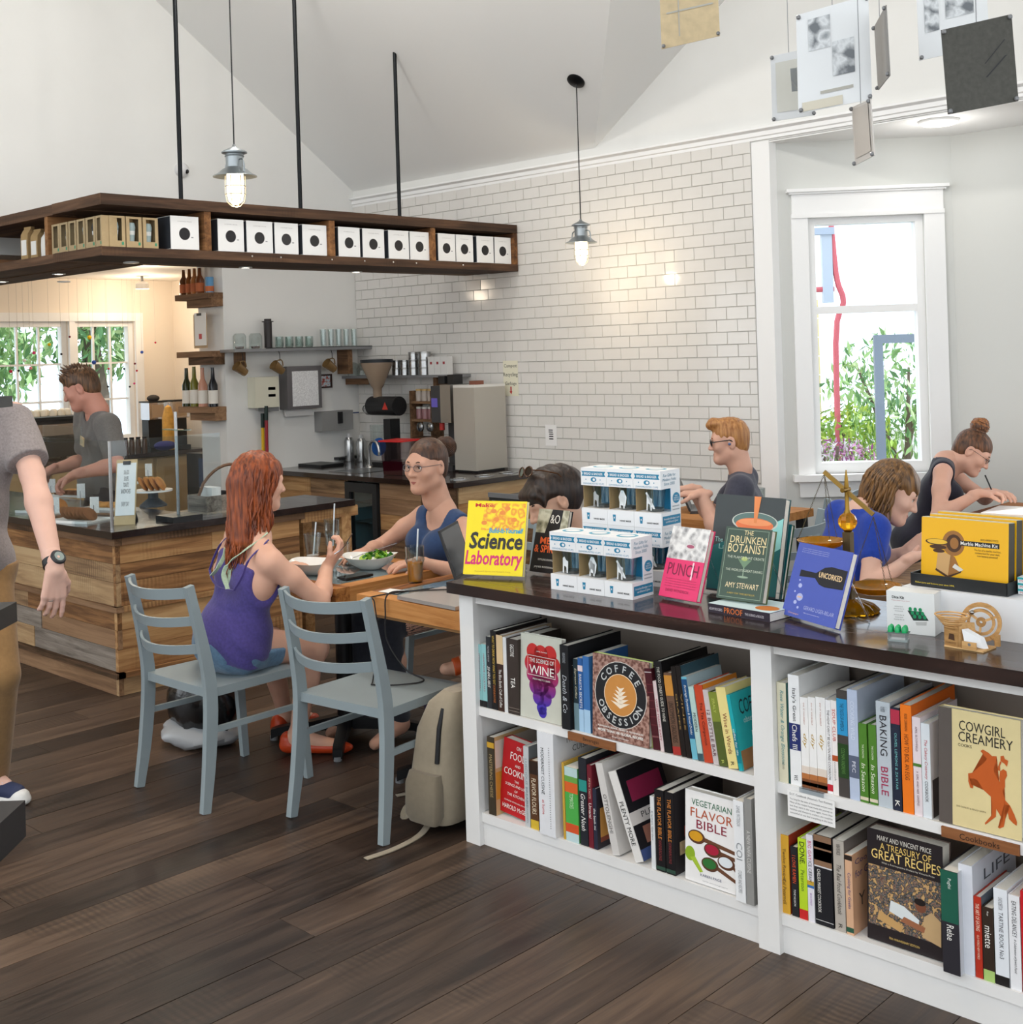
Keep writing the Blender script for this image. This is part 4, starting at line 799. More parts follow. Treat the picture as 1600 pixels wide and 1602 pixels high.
fprint(t,w,h,'With a Retrospective Preface by Victoria Price','#d9d2c5',.55,.715,.7,.02);fprint(t,w,h,'50th ANNIVERSARY EDITION','#d9b766',.5,.06,.4,.02)
fpanel(t,w,h,[(.3,.3),(.68,.22),(.7,.3),(.5,.38),(.32,.4)],'#d9dfe0','paper_print',.0007);fpanel(t,w,h,[(.74,.16),(.98,.12),(.98,.34),(.86,.4),(.76,.34)],'#c2a276','shirt_print',.0008);fpanel(t,w,h,ell(.72,.42,.07,.05),'#7a4a35','head_print',.0009);fpanel(t,w,h,ell(.71,.46,.075,.03),'#1d1413','hair_print',.001)
fpanel(t,w,h,[(.45,.24),(.76,.2),(.78,.25),(.5,.29)],'#9c6446','arm_print',.001);fpanel(t,w,h,[(.14,.2),(.45,.14),(.5,.2),(.16,.28)],'#c29a63','table_print',.0006)
x0,x1=x_at(1254,2.975,ZU),x_at(1292,2.975,ZU)
tag(B().mm((0,0,0),(x1-x0,.05,.003)).mm((0,-.002,-.01),(x1-x0,0,.003)).obj('shelf_clip',glass('#eef2f5',.05,.35),loc=(x0,2.963,ZU-.0)),'clear plastic clip holding the note card to the shelf edge','clip')
#  THINGS STANDING ON THE BOOKCASE TOP
ZT=.91
clear=glass('#f2f6f8',.03,.3)
def easel(label,c,yaw,w,depth=.09,tilt=16,hgt=.16):
 t=thing('book_easel',label,'easel',c,yaw);a=R(tilt)
 for s in(-1,1):
  x=s*w*.28
  pts=[(x,-.018,.03),(x,-.02,.008),(x,.0,.006),(x,.012,.012),(x,.012+hgt*math.sin(a),.012+hgt*math.cos(a))]
  B().tube(pts,.0022,seg=6).obj('side_wire',clear,t)
  B().tube([pts[-1],(x,depth+.02,.003)],.0022,seg=6).obj('rear_leg',clear,t)
 B().cyl((-w*.28,depth+.02,.003),(w*.28,depth+.02,.003),.0022,seg=6).obj('cross_wire',clear,t)
 return t
def display_book(desc,pl,pr,h,tilt,th,col,spine=None,zb=.922,ez=True,pages=True,eaz=ZT,elabel=None):
 a,b_=onz(*pl,zb),onz(*pr,zb);w=math.hypot(b_.x-a.x,b_.y-a.y);yaw=math.atan2(b_.y-a.y,b_.x-a.x)
 c=(a+b_)/2
 t=thing('display_book',desc,'book',(c.x,c.y,zb),0,None,rot=Euler((-R(tilt),0,yaw),'XYZ'))
 t.rotation_mode='XYZ'
 t.matrix_world=TR(c.x,c.y,zb)@RZ(yaw)@RX(-R(tilt))
 B().mm((-w/2,0,0),(w/2,.0025,h)).bevel(.0008).obj('front_cover',cov(col),t)
 B().mm((-w/2+.003,.0025,.003),(w/2-.004,th-.0025,h-.003)).obj('pages',pagem,t)
 B().mm((-w/2,th-.0025,0),(w/2,th,h)).obj('back_cover',cov(spine or col),t)
 B().mm((-w/2,.0025,0),(-w/2+.003,th-.0025,h)).obj('spine',cov(spine or col),t)
 if ez:easel(elabel or 'clear plastic easel',(c.x+math.sin(yaw)*-0.0,c.y,eaz),yaw,w,.1+th,tilt,min(.16,h*.7)).location=(c.x-math.sin(yaw)*(th+.003),c.y+math.cos(yaw)*(th+.003),eaz)
 return t,w,h
t,w,h=display_book('bright yellow science book with black and magenta title on an easel',(724,898),(817,902),.262,15,.022,'#f2dc1c',spine='#f3e7b0',elabel='clear easel under the yellow science book')
dood=blotch('doodles',['#f2dc1c','#f2dc1c','#f2dc1c','#e88a2a','#f2dc1c'],45)
fpanel(t,w,h,[(.25,.6),(.98,.6),(.98,.97),(.3,.97)],None,'doodle_print',.0003,dood)
fprint(t,w,h,'Make:','#cc2a2a',.3,.94,.34,.05,bold=.02);fprint(t,w,h,'Build-It-Yourself','#2aa0c8',.68,.6,.58,.07,bold=.03,shear=.15);fprint(t,w,h,'Science','#262622',.52,.46,.9,.23,bold=.03,shear=.12);fprint(t,w,h,'Laboratory','#d41f72',.5,.2,.96,.25,bold=.02,shear=.12);fprint(t,w,h,'Raymond E. Barrett and Windell H. Oskay','#c9a93a',.5,.045,.6,.025)
for xq,zq in((.45,.86),(.6,.84),(.68,.9),(.5,.75),(.3,.7),(.8,.75)):fpanel(t,w,h,ell(xq,zq,.05,.03,12),'#e58a3a','doodle',.0005)
t,w,h=display_book('black spirits book with orange lettering on an easel',(828,893),(876,899),.225,17,.02,'#1d1a1c',elabel='clear easel under the black spirits book')
fpanel(t,w,h,[(.0,.62),(1,.62),(1,1),(0,1)],None,'photo_print',.0003,blotch('dim_photo',['#1a1a1a','#4c4a3d','#8d8a72','#c5c2ad'],40))
fpanel(t,w,h,[(.3,.62),(.75,.62),(.8,1),(.45,1)],'#1a1719','strip_print',.0005)
fprint(t,w,h,'&O','#e8e4dc',.58,.85,.3,.14);fprint(t,w,h,'MEAT','#e3622b',.55,.5,.7,.11,bold=.02);fprint(t,w,h,'& SPIRITS','#e3622b',.5,.37,.9,.12,bold=.02);fprint(t,w,h,'DISTILLING KNOWLEDGE','#d5d0c8',.52,.2,.6,.03);fprint(t,w,h,'JAMES RODEWALD','#e6e2da',.5,.08,.75,.035)
cw=M('#e9ebed',rough=.5);cteal=M('#1d7fa5',rough=.5);ctealD=M('#2588b5',rough=.5);kraft2=M('#a58c63',rough=.85);tumb=glass('#f4fafb',.02,.22);frost=M('#dfe4e6',rough=.7);base_d=M('#4b4a47',rough=.3)
BXW,BXD,BXH=.112,.112,.192
def glass_box_proto():
 t=thing('boxed_glass','x','box',(0,0,0));w,d,h=BXW,BXD,BXH;z0,z1=h*.27,h*.68
 B().mm((0,0,0),(w,d,z0)).bevel(.0012).obj('lower_carton',cw,t);B().mm((0,0,z1),(w,d,h)).bevel(.0012).obj('upper_carton',cw,t)
 B().mm((0,.012,z0),(.0015,d,z1)).obj('left_panel',kraft2,t)
 B().mm((w-.0015,d*.52,z0),(w,d,z1)).obj('right_panel',cw,t)
 B().mm((.0015,d-.0015,z0),(w-.0015,d,z1)).mm((w-.004,d*.52,z0),(w-.002,d-.0015,z1)).obj('inner_panel',ctealD,t)
 r0,r1=.029,.039
 B().lathe([(r0,z0+.002),(r1,z1+.02),(r1-.002,z1+.02),(r0-.002,z0+.012)],c=(w*.5,d*.42,0),seg=28,caps=False).obj('tumbler',tumb,t,smooth=True)
 B().lathe([(r0-.001,z0+.002),(r0-.001,z0+.011),(0,z0+.0115)],c=(w*.5,d*.42,0),seg=28).obj('tumbler_base',base_d,t,smooth=True)
 f=lambda x,z:frame((w*x,-.0007,h*z),(1,0,0),(0,0,1))
 B().poly([(w*.03,-.0004,h*.85),(w*.97,-.0004,h*.85),(w*.92,-.0004,h*.895),(w*.97,-.0004,h*.94),(w*.03,-.0004,h*.94),(w*.08,-.0004,h*.895)]).obj('banner',cteal,t,recalc=False)
 text(t,'BREAD & BADGER',f(.5,.895),cw,w=w*.74,h=h*.045,bold=.02);text(t,'[SANDBLASTED CUP]',f(.5,.715),cteal,w=w*.8,h=h*.035)
 B().poly([(w*(.5+.11*math.cos(a*PI/8)),-.0005,h*(.79+.042*math.sin(a*PI/8)))for a in range(16)]).obj('emblem',cteal,t,recalc=False)
 B().poly([(w*(.52+.05*math.cos(a*PI/6)),-.0009,h*(.79+.024*math.sin(a*PI/6)))for a in range(12)]).obj('emblem_mark',cw,t,recalc=False)
 for xx_ in(.2,.76):B().poly([(w*(xx_+.02*math.cos(a*PI/3)),-.0005,h*(.79+.012*math.sin(a*PI/3)))for a in range(6)]).obj('star',cteal,t,recalc=False)
 B().poly([(w*.2,-.0005,h*.19),(w*.32,-.0005,h*.19),(w*.3,-.0005,h*.07),(w*.22,-.0005,h*.07)]).obj('cup_icon',cteal,t,recalc=False);B().poly([(w*.245,-.0009,h*.15),(w*.275,-.0009,h*.15),(w*.275,-.0009,h*.12),(w*.245,-.0009,h*.12)]).obj('icon_mark',cw,t,recalc=False)
 text(t,'HAND MADE',f(.68,.09),M('#33363a',rough=.6),w=w*.42,h=h*.03,bold=.03)
 g=lambda y,z:frame((w+.0006,d*y,h*z),(0,1,0),(0,0,1))
 text(t,'Fun Gifts for\nModern Folks\nSince 2005',g(.45,.84),M('#3d7f99',rough=.6),w=d*.7,h=h*.2,shear=.2)
 B().poly([(w+.0004,d*(.78+.19*math.cos(a*PI/10)),h*(.5+.095*math.sin(a*PI/10)))for a in range(20)]).obj('seal',cteal,t,recalc=False)
 text(t,'HAND\nMADE CUP\nPORTLAND',g(.78,.5),cw,w=d*.26,h=h*.1)
 text(t,'breadandbadger.com\nsandblasted glass',g(.52,.13),cw,w=d*.78,h=h*.1)
 B().poly([(w+.0003,d*.06,h*.05),(w+.0003,d*.97,h*.05),(w+.0003,d*.97,h*.21),(w+.0003,d*.06,h*.21)]).obj('side_strip',cteal,t,recalc=False)
 text(t,'================',g(.75,.33),M('#9aa6ab',rough=.6),w=d*.36,h=h*.08)
 k=lambda x,y:frame((w*x,d*y,h+.0006),(1,0,0),(0,1,0))
 B().poly([(w*(.5+.33*math.cos(a*PI/12)),d*(.5+.3*math.sin(a*PI/12)),h+.0004)for a in range(24)]).obj('lid_print',M('#5fa9c2',rough=.6),t,recalc=False);B().poly([(w*(.5+.24*math.cos(a*PI/12)),d*(.5+.2*math.sin(a*PI/12)),h+.0008)for a in range(24)]).obj('lid_mark',cw,t,recalc=False)
 return t
gp=glass_box_proto()
motif=[]
a0=onz(862,921.5,ZT);a1=onz(998,942,ZT);yaw=math.atan2(a1 .y-a0 .y,a1 .x-a0 .x);yaw=.03
gl=[]
rowlab=['front row beside the black spirits book','middle of the front row','right end of the front row']
uplab=['left one of the upper row of three','middle one of the upper row of three','right one of the upper row of three']
bklab=['left one under the upper row','middle one under the upper row','right one under the upper row']
b0=Vector((-2.815,3.255,ZT))
k=0
for base,z,labs in((a0,ZT,rowlab),(b0,ZT,bklab),(b0,ZT+BXH+.0006,uplab)):
 for i in range(3):
  o=gp if k==0 else copy_tree(gp);k+=1
  o.location=(base.x+i*(BXW+.001)*math.cos(yaw),base.y+i*(BXW+.001)*math.sin(yaw),z+.0004);o.rotation_euler=(0,0,yaw)
  o['label']='white and teal boxed glass, '+labs[i];o['group']='boxed glasses on the bookcase top'
  mb=B();w,d,h=BXW,BXD,BXH;yy=d*.42-.0345
  sh_=[[(.38,.3),(.42,.3),(.44,.42),(.52,.4),(.53,.3),(.57,.3),(.6,.5),(.52,.52),(.46,.58),(.4,.55)],[(.4,.36),(.6,.34),(.66,.5),(.55,.62),(.45,.62),(.36,.5)],[(.36,.6),(.41,.62),(.66,.38),(.7,.33),(.62,.33),(.52,.43)]][i]
  mb.poly([(w*p[0],yy,h*p[1])for p in sh_]);mb.obj('etched_motif',frost,o,recalc=False)
t,w,h=display_book('pink cocktail book with a black and white photograph above',(1030,931),(1089,942),.225,20,.022,'#e0386e',spine='#e0386e',elabel='clear easel under the pink cocktail book')
fpanel(t,w,h,[(0,.54),(1,.54),(1,1),(0,1)],None,'photo_print',.0003,blotch('bw_photo',['#1c1c1e','#6a6a6c','#b9b9ba','#e5e5e4'],50))
fpanel(t,w,h,ell(.56,.72,.13,.05),'#d5d3d2','bowl_print',.0005);fpanel(t,w,h,ell(.57,.735,.1,.025),'#a65a72','punch_print',.0007)
fprint(t,w,h,'PUNCH','#7d1f40',.5,.4,.8,.17);fprint(t,w,h,'DAVID WONDRICH','#8f2348',.45,.1,.6,.04)
for kq in range(4):fprint(t,w,h,'the delights and dangers of the flowing bowl','#9c2a52',.5,.26-kq*.035,.8,.018)
fpanel(t,w,h,[(.72,.28),(.76,.28),(.76,.52),(.72,.52)],'#f0cbd6','straw_print',.0006)
t,w,h=display_book('large dark teal cocktail book with an orange drink pouring',(1104,922),(1212,938),.31,14,.03,'#3d4446',spine='#33555a',elabel='clear easel under the large dark cocktail book')
fpanel(t,w,h,[(0,.02),(1,.02),(1,.8),(0,.45)],'#1f6e70','ground_print',.0003);fpanel(t,w,h,[(.55,.6),(1,.8),(1,.5),(.9,.45)],'#8fd0cc','glow_print',.0005)
fpanel(t,w,h,ell(.6,.74,.33,.1),'#c9cfc6','glass_print',.0006);fpanel(t,w,h,ell(.6,.745,.31,.088),'#5e7a76','glass_print',.0008);fpanel(t,w,h,ell(.6,.71,.27,.07),'#e77a4a','drink_print',.001);fpanel(t,w,h,ell(.6,.735,.24,.035),'#f09a66','drink_print',.0012);fpanel(t,w,h,[(.56,1),(.66,1),(.63,.73),(.59,.73)],'#e38b52','pour_print',.0014)
fprint(t,w,h,'The Cocktail','#9fd3cf',.25,.53,.4,.05);fprint(t,w,h,'Lab','#9fd3cf',.2,.46,.16,.05)
a,b_=onz(1107.6,957,ZT),onz(1204,974,ZT);yaw=math.atan2(b_.y-a.y,b_.x-a.x);L=(b_-a).length
t=thing('display_book','dark paperback lying flat below the green botanical book','book',((a.x+b_.x)/2,(a.y+b_.y)/2,ZT),yaw)
B().mm((-L/2,0,0),(L/2,.0015,.026)).mm((-L/2,.0015,.0245),(L/2,.15,.026)).mm((-L/2,.0015,0),(L/2,.15,.0015)).obj('cover',cov('#2c2430'),t)
B().mm((-L/2+.001,.0016,.0016),(L/2-.001,.149,.0244)).obj('pages',pagem,t)
B().mm((-L/2,.002,.026),(L/2,.15,.0264)).obj('cover_print',cov('#cfe3e6'),t)
B().poly([(L*(.3+.17*math.cos(q*PI/8)),.05+.03*math.sin(q*PI/8),.0268)for q in range(16)]).obj('amber_print',cov('#c9762a'),t,recalc=False)
text(t,'PROOF',frame((-L*.08,-.0006,.013),(1,0,0),(0,0,1)),M('#e3792f',rough=.5),w=L*.3,h=.017);text(t,'ADAM ROGERS',frame((-L*.37,-.0006,.012),(1,0,0),(0,0,1)),M('#d9d4da',rough=.5),w=L*.22,h=.008);text(t,'THE SCIENCE of BOOZE',frame((L*.26,-.0006,.012),(1,0,0),(0,0,1)),M('#d9d4da',rough=.5),w=L*.3,h=.007)
zb=ZT+.0264+.008
t,w,h=display_book('dark green botanical book with cream lettering standing on a flat book',(1120,934.6),(1192,944.5),.218,18,.028,'#3f5247',spine='#57653f',zb=zb,eaz=ZT+.0266,elabel='clear easel under the green botanical book')
for s_,c,z,ww,hh in(('THE','#ead9a6',.93,.2,.06),('DRUNKEN','#ead9a6',.83,.78,.1),('BOTANIST','#ead9a6',.71,.82,.12),('THE PLANTS THAT CREATE','#c9d3c0',.585,.8,.035),('THE WORLD\'S GREAT DRINKS','#c9d3c0',.41,.8,.035),('AMY STEWART','#ecd9b0',.2,.72,.075),('A NEW YORK TIMES BESTSELLER','#c3a94e',.09,.6,.022)):fprint(t,w,h,s_,c,.52,z,ww,hh)
ol='#8fa58f'
for pts in([(.36,.56),(.66,.56),(.51,.44)],):fpanel(t,w,h,pts,'#6d8a6e','glass_drawing',.0005)
fpanel(t,w,h,[(.5,.45),(.52,.45),(.52,.32),(.5,.32)],ol,'glass_drawing',.0006);fpanel(t,w,h,ell(.51,.32,.12,.015,16),ol,'glass_drawing',.0006);fpanel(t,w,h,ell(.5,.57,.07,.03,12),'#a8b86a','glass_drawing',.0007)
for(q0,q1,q2,q3)in((.05,.03,.95,.036),(.05,.964,.95,.97),(.05,.03,.06,.97),(.94,.03,.95,.97)):fpanel(t,w,h,[(q0,q1),(q2,q1),(q2,q3),(q0,q3)],ol,'border_line',.0005)
a,b_=onz(1150,932,ZT+.0),onz(1216,942,ZT)
t,w,h=display_book('teal backed book standing behind the green botanical book',(1150,928),(1222,938),.235,18,.018,'#1d6f74',spine='#2c4a33',zb=.913,ez=False)
t,w,h=display_book('periwinkle blue wine book with a black bottle on its cover',(1222,960),(1305,984),.214,20,.022,'#4a5bb0',spine='#3c4da0',elabel='clear easel under the blue wine book')
fpanel(t,w,h,[(.16,.55),(.45,.57),(.55,.5),(.65,.48),(.98,.5),(.99,.75),(.7,.76),(.58,.73),(.45,.64),(.16,.64)],'#1d1e26','bottle_print',.0005)
fprint(t,w,h,'UNCORKED','#e3c79a',.72,.63,.42,.075,bold=.02);fprint(t,w,h,'GERARD LIGER-BELAIR','#aab3df',.66,.16,.56,.05);fprint(t,w,h,'With a new foreword by the author','#e6e8f2',.55,.09,.3,.014);fprint(t,w,h,'Champagne','#d9b0b0',.22,.05,.2,.03)
for zq in(.93,.905,.88):fprint(t,w,h,'A must read for champagne lovers everywhere','#c3cae8',.35,zq,.5,.014)
for cx_,cz_,r_ in((.22,.43,.035),(.26,.28,.06),(.2,.2,.03),(.27,.14,.02),(.19,.5,.015),(.15,.34,.015)):fpanel(t,w,h,ell(cx_,cz_,r_,r_*.85),'#a9b3e0','bubble_print',.0005)
fpanel(t,w,h,ell(.26,.28,.045,.012,12),'#cfae9a','bubble_mark',.0008)
amber=M('#f2ae22',rough=.05,trans=.8,ior=1.35,spec=.6);brass=M('#8a6b2f',rough=.3,metal=.95);brassl=M('#b08d4a',rough=.3,metal=.95)
c=onz(1330,956,ZT)
sc=thing('balance_scale','antique balance scale of brass with amber glass pans and ball','scale',(c.x,c.y,ZT))
prof=[(.078,0),(.082,.006),(.076,.014),(.066,.022),(.045,.03),(.02,.038),(0,.038)]
bs=B();rs=[]
for r_,z in prof:
 rs.append([Vector((max(r_,1e-4)*(1+(.05 if j%2 else-.03)*(r_>.03))*math.cos(2*PI*j/36),max(r_,1e-4)*(1+(.05 if j%2 else-.03)*(r_>.03))*math.sin(2*PI*j/36),z))for j in range(36)])
bs.rings(rs).obj('base',amber,sc)
D0=proj(c)[2]
zof=lambda v:z_at(v,c.x,c.y)-ZT
B().mm((-.012,-.012,.036),(.012,.012,zof(832))).bevel(.002).obj('column',M('#6b5a3e',rough=.35,metal=.8),sc)
bq=B().ball((0,0,zof(816)),.028,10,7);bq.obj('amber_ball',amber,sc)
B().lathe([(.011,zof(832)),(.014,zof(829)),(.009,zof(827))],seg=14).obj('collar',brass,sc,smooth=True)
B().lathe([(.012,zof(803)),(.007,zof(797)),(.006,zof(772)),(.007,zof(760)),(.005,zof(748)),(.0015,zof(735))],seg=12).obj('spire',brass,sc,smooth=True)
pv=Vector((0,-.006,zof(766)))
def loc3(u,v,D):return dep(u,v,D)-Vector((c.x,c.y,ZT))
e0,e1=loc3(1289,738,D0+.05),loc3(1366,805,D0-.05)
B().beam(e0,e1,.008,.012).bevel(.001).obj('beam',brassl,sc)
B().cyl(pv+Vector((0,-.02,0)),pv+Vector((0,.02,0)),.007,seg=12).obj('pivot',brass,sc,smooth=True)
def pan(cu,cv,D,rx):
 pc=loc3(cu,cv,D);r0=rx*D/FPX
 B().lathe([(r0*.5,-.018),(r0*.8,-.01),(r0,.004),(r0*1.02,.007),(r0*.97,.008),(r0*.78,-.005),(r0*.45,-.013),(0,-.014)],c=pc,seg=36).obj('pan',amber,sc,smooth=True)
 return pc,r0
def chain(p,q):
 n=int((q-p).length/.0075);b=B()
 for k in range(n):
  a=p.lerp(q,k/n);e=p.lerp(q,(k+1.25)/n);d=(e-a).normalized();s_=d.orthogonal().normalized()if k%2 else d.cross(d.orthogonal()).normalized()
  m_=(a+e)/2;hl=(e-a).length/2
  b.tube([m_+d*hl,m_+s_*.0022,m_-d*hl,m_-s_*.0022],.0007,seg=4,closed=True)
 return b.obj('chain',M('#5a5138',rough=.4,metal=.8),sc)
for(e,(pc,r0))in((e0,pan(1285,848,D0+.05,37)),(e1,pan(1370,919,D0-.05,41))):
 for k in range(3):
  a=R(200+k*120);chain(e+Vector((0,0,-.006)),pc+Vector((r0*.98*math.cos(a),r0*.98*math.sin(a),.007)))
a,b_=onz(1388,988,ZT),onz(1462.6,996,ZT);yaw=math.atan2(b_.y-a.y,b_.x-a.x);L=(b_-a).length;hh=.112;dd=.07
t=thing('kit_box','small white kit box with a green circuit picture on the bookcase top','box',((a.x+b_.x)/2,(a.y+b_.y)/2,ZT+.0004),yaw)
kw_=M('#dfe2e2',rough=.5)
B().mm((-L/2,0,0),(L/2,dd,hh)).bevel(.001).obj('box_body',kw_,t);B().mm((L/2-.012,-.0012,.002),(L/2+.001,.004,hh+.0012)).obj('flap',kw_,t)
fr=lambda x,z:frame((L*(x-.5),-.0009,hh*z),(1,0,0),(0,0,1))
text(t,'Dice Kit',fr(.25,.86),M('#2a2d30',rough=.6),w=L*.26,h=hh*.07,bold=.02);text(t,'Make your own dice',fr(.3,.78),M('#b0525a',rough=.6),w=L*.38,h=hh*.03)
for q in range(6):text(t,'electronic dice kit',fr(.26,.64-q*.055-(.04 if q>2 else 0)),M('#6a6d70',rough=.6),w=L*(.22 if q%2 else .17),h=hh*.028)
B().poly([(L*-.06,-.0005,hh*.56),(L*.26,-.0005,hh*.56),(L*.38,-.0005,hh*.36),(L*.06,-.0005,hh*.33)]).obj('board_print',M('#22302c',rough=.5),t,recalc=False)
for q in range(9):B().poly([(L*(-.0+.105*(q%3)+.045*(q//3)+.036*math.cos(s*PI/5)),-.0009,hh*(.6-.085*(q//3)+.05*math.sin(s*PI/5)))for s in range(10)]).obj('light_print',M('#128a58',rough=.5),t,recalc=False)
B().poly([(L*.1,-.0005,hh*.3),(L*.34,-.0005,hh*.33),(L*.33,-.0005,hh*.24),(L*.12,-.0005,hh*.22)]).obj('base_print',M('#b9bcbb',rough=.5),t,recalc=False)
p=onz(1405,1003,ZT)
t=thing('electronic_dice','tiny electronic dice with green domes on a clear stand','toy',(p.x,p.y,ZT+.0004),.25)
B().mm((-.026,-.012,0),(.026,.014,.006)).mm((-.024,-.01,.006),(-.02,.012,.022)).mm((.02,-.01,.006),(.024,.012,.022)).obj('stand',glass('#e6eeee',.05,.5),t)
B().mm((-.028,-.016,.022),(.028,.016,.025)).obj('board',M('#5a6a66',rough=.4),t)
for q in range(3):
 for r_ in range(2):B().lathe([(.007,0),(.007,.009),(.005,.015),(0,.018)],c=(-.018+q*.018,-.008+r_*.016,.025),seg=14).obj('dome',M('#0fa35f',rough=.15,spec=.6),t,smooth=True)
a,b_=onz(1482,928,1.02),onz(1600,944,1.02);yaw=math.atan2(b_.y-a.y,b_.x-a.x)
wb_=thing('white_carton','long plain white carton under the black tray of yellow kits','box',(-1.60,3.195,ZT+.0004),-.03)
B().mm((0,0,0),(.75,.22,.112)).bevel(.0012).obj('carton_body',M('#e2e4e6',rough=.5),wb_);B().mm((.10,-.0008,.002),(.1015,0,.11)).obj('seam',M('#b9bcc0',rough=.6),wb_)
a,b_=onz(1423,916,1.023),onz(1563,936,1.023);yaw=-.05;L=.27
tr=thing('display_tray','black open tray holding the yellow kit boxes','tray',(a.x,a.y+.012,1.0236),yaw)
bt=M('#1f2122',rough=.4)
B().mm((0,0,0),(L,.165,.012)).obj('tray_floor',bt,tr)
B().mm((0,-.003,0),(L,0,.034)).obj('tray_front',bt,tr);B().mm((0,.165,0),(L,.168,.034)).obj('tray_rear',bt,tr);B().mm((-.003,0,0),(0,.165,.034)).obj('tray_side',bt,tr);B().mm((L,0,0),(L+.003,.165,.034)).obj('tray_side',bt,tr)
text(tr,'Robot parts and lectures your since 1994.',frame((L*.26,-.0036,.01),(1,0,0),(0,0,1)),M('#e3c93a',rough=.5),w=L*.42,h=.006)
yk=M('#eeb410',rough=.35,spec=.5)
for q in range(3):
 t=thing('marble_kit_box',['yellow marble machine kit box, front one in the black tray','yellow marble machine kit box behind the front one','yellow marble machine kit box at the back of the tray'][q],'box',(0,0,0),0,'yellow kit boxes in the tray')
 t.matrix_world=TR(a.x,a.y+.012,1.0236)@RZ(yaw)@TR(.012+q*.002,.03+q*.042,.0128+.0005)@RX(-R(5))
 ww,hh,dd=.248,.172+q*.003,.036
 B().mm((0,0,0),(ww,.001,hh)).obj('front_panel',yk,t);B().mm((0,.001,0),(ww,dd,hh)).obj('box_body',M('#3a3428',rough=.5),t);B().mm((.001,.002,hh),(ww-.001,dd-.001,hh+.0015)).obj('lid',M('#c9c2a6',rough=.4),t)
 if q:continue
 fr=lambda x,z:frame((ww*x,-.0012,hh*z),(1,0,0),(0,0,1))
 B().mm((ww*.45,-.0006,hh*.595),(ww*.9,0,hh*.675)).obj('title_bar',M('#1c1a18',rough=.5),t);text(t,'Marble Machine Kit',fr(.675,.635),M('#f0ede6',rough=.5),w=ww*.42,h=hh*.055,bold=.01)
 text(t,'SOLARBOTICS',fr(.79,.715),M('#4a3a12',rough=.5),w=ww*.2,h=hh*.03);text(t,'The fun of a marble machine,\nminiaturized for your desk,\nnow battery powered!',fr(.77,.5),M('#4a3a12',rough=.5),w=ww*.3,h=hh*.13)
 wc=M('#9c6a35',rough=.6);wd_=M('#4a2f1a',rough=.6);wl_=M('#c9a06a',rough=.6)
 pl=lambda pts,m_,lf:B().poly([(ww*p[0],-lf,hh*p[1])for p in pts]).obj('machine_print',m_,t,recalc=False)
 pl(ell(.38,.62,.13,.2),wc,.0004);pl(ell(.385,.62,.09,.14),wd_,.0006);pl(ell(.39,.62,.05,.09),wc,.0008)
 pl([(.18,.2),(.32,.1),(.36,.42),(.2,.5)],wl_,.0007);pl([(.32,.1),(.47,.2),(.4,.4),(.35,.45)],wc,.0007);pl([(.4,.3),(.5,.22),(.46,.18),(.37,.24)],M('#d9d6cf',rough=.5),.0009)
 pl(ell(.19,.62,.14,.05),wd_,.0009);pl(ell(.19,.625,.12,.04),M('#e6b83a',rough=.5),.0011);pl(ell(.2,.54,.1,.035),wd_,.0009);pl(ell(.21,.48,.07,.03),wd_,.0009);pl([(.18,.2),(.32,.1),(.48,.2),(.47,.17),(.32,.06),(.17,.17)],wd_,.001)
p=onz(1508,1016,ZT);mp=wood('ply',['#a57b48','#c79a62','#d9b27c'],'X',4,rough=.6,bumps=.05);mdk=M('#4b2f1a',rough=.7)
t=thing('marble_machine','small laser-cut wooden marble machine with spiral bowl and crank wheel','toy',(p.x,p.y+.03,ZT+.0004),-.06)
B().mm((-.05,-.035,0),(.055,.035,.004)).obj('base_plate',mp,t)
B().hexa([(-.05,-.033,.004),(-.012,-.036,.004),(-.012,-.033,.004),(-.05,-.03,.004),(-.05,-.033,.062),(-.008,-.036,.068),(-.008,-.033,.068),(-.05,-.03,.062)]).obj('front_plate',mp,t)
B().hexa([(-.013,-.034,.004),(.012,.02,.004),(.009,.022,.004),(-.016,-.032,.004),(-.01,-.034,.068),(.006,.02,.06),(.003,.022,.06),(-.013,-.032,.068)]).obj('side_plate',mp,t)
B().poly([(-.037,-.0366,.022),(-.02,-.0366,.02),(-.022,-.0366,.036),(-.034,-.0366,.037)]).obj('cut_out',mdk,t,recalc=False)
text(t,'SOLARBOTICS',frame((-.031,-.0368,.013),(1,0,0),(0,0,1)),mdk,w=.028,h=.004)
for z,r_ in((.083,.043),(.077,.038),(.071,.033),(.065,.028),(.059,.023),(.053,.018)):
 B().tube([(-.03+r_*math.cos(q*PI/12),-.028+r_*.8*math.sin(q*PI/12),z)for q in range(24)],.0022,seg=6,closed=True).obj('bowl_ring',mp,t,smooth=True)
wh=TR(.02,.028,.062)@RZ(R(20))@RX(PI/2)
for r0,r1,y0,y1 in((.05,.04,-.005,.005),(.034,.027,-.004,.004),(.012,.004,-.005,.005)):
 rs=[[wh@Vector((r_*math.cos(q*PI/20),r_*math.sin(q*PI/20),z))for q in range(40)]for r_,z in((r0,y0),(r0,y1),(r1,y1),(r1,y0))]
 B().rings(rs,caps=False,closed=True).obj('wheel_ring',mp,t)
for q in range(3):
 aq=q*2*PI/3+.4;B().beam(wh@Vector((.006*math.cos(aq),.006*math.sin(aq),0)),wh@Vector((.046*math.cos(aq),.046*math.sin(aq),0)),.008,.005).obj('spoke',mp,t)
B().ball(wh@Vector((-.02,.026,.012)),.006).obj('marble',M('#9a9894',rough=.1,metal=1),t,smooth=True)
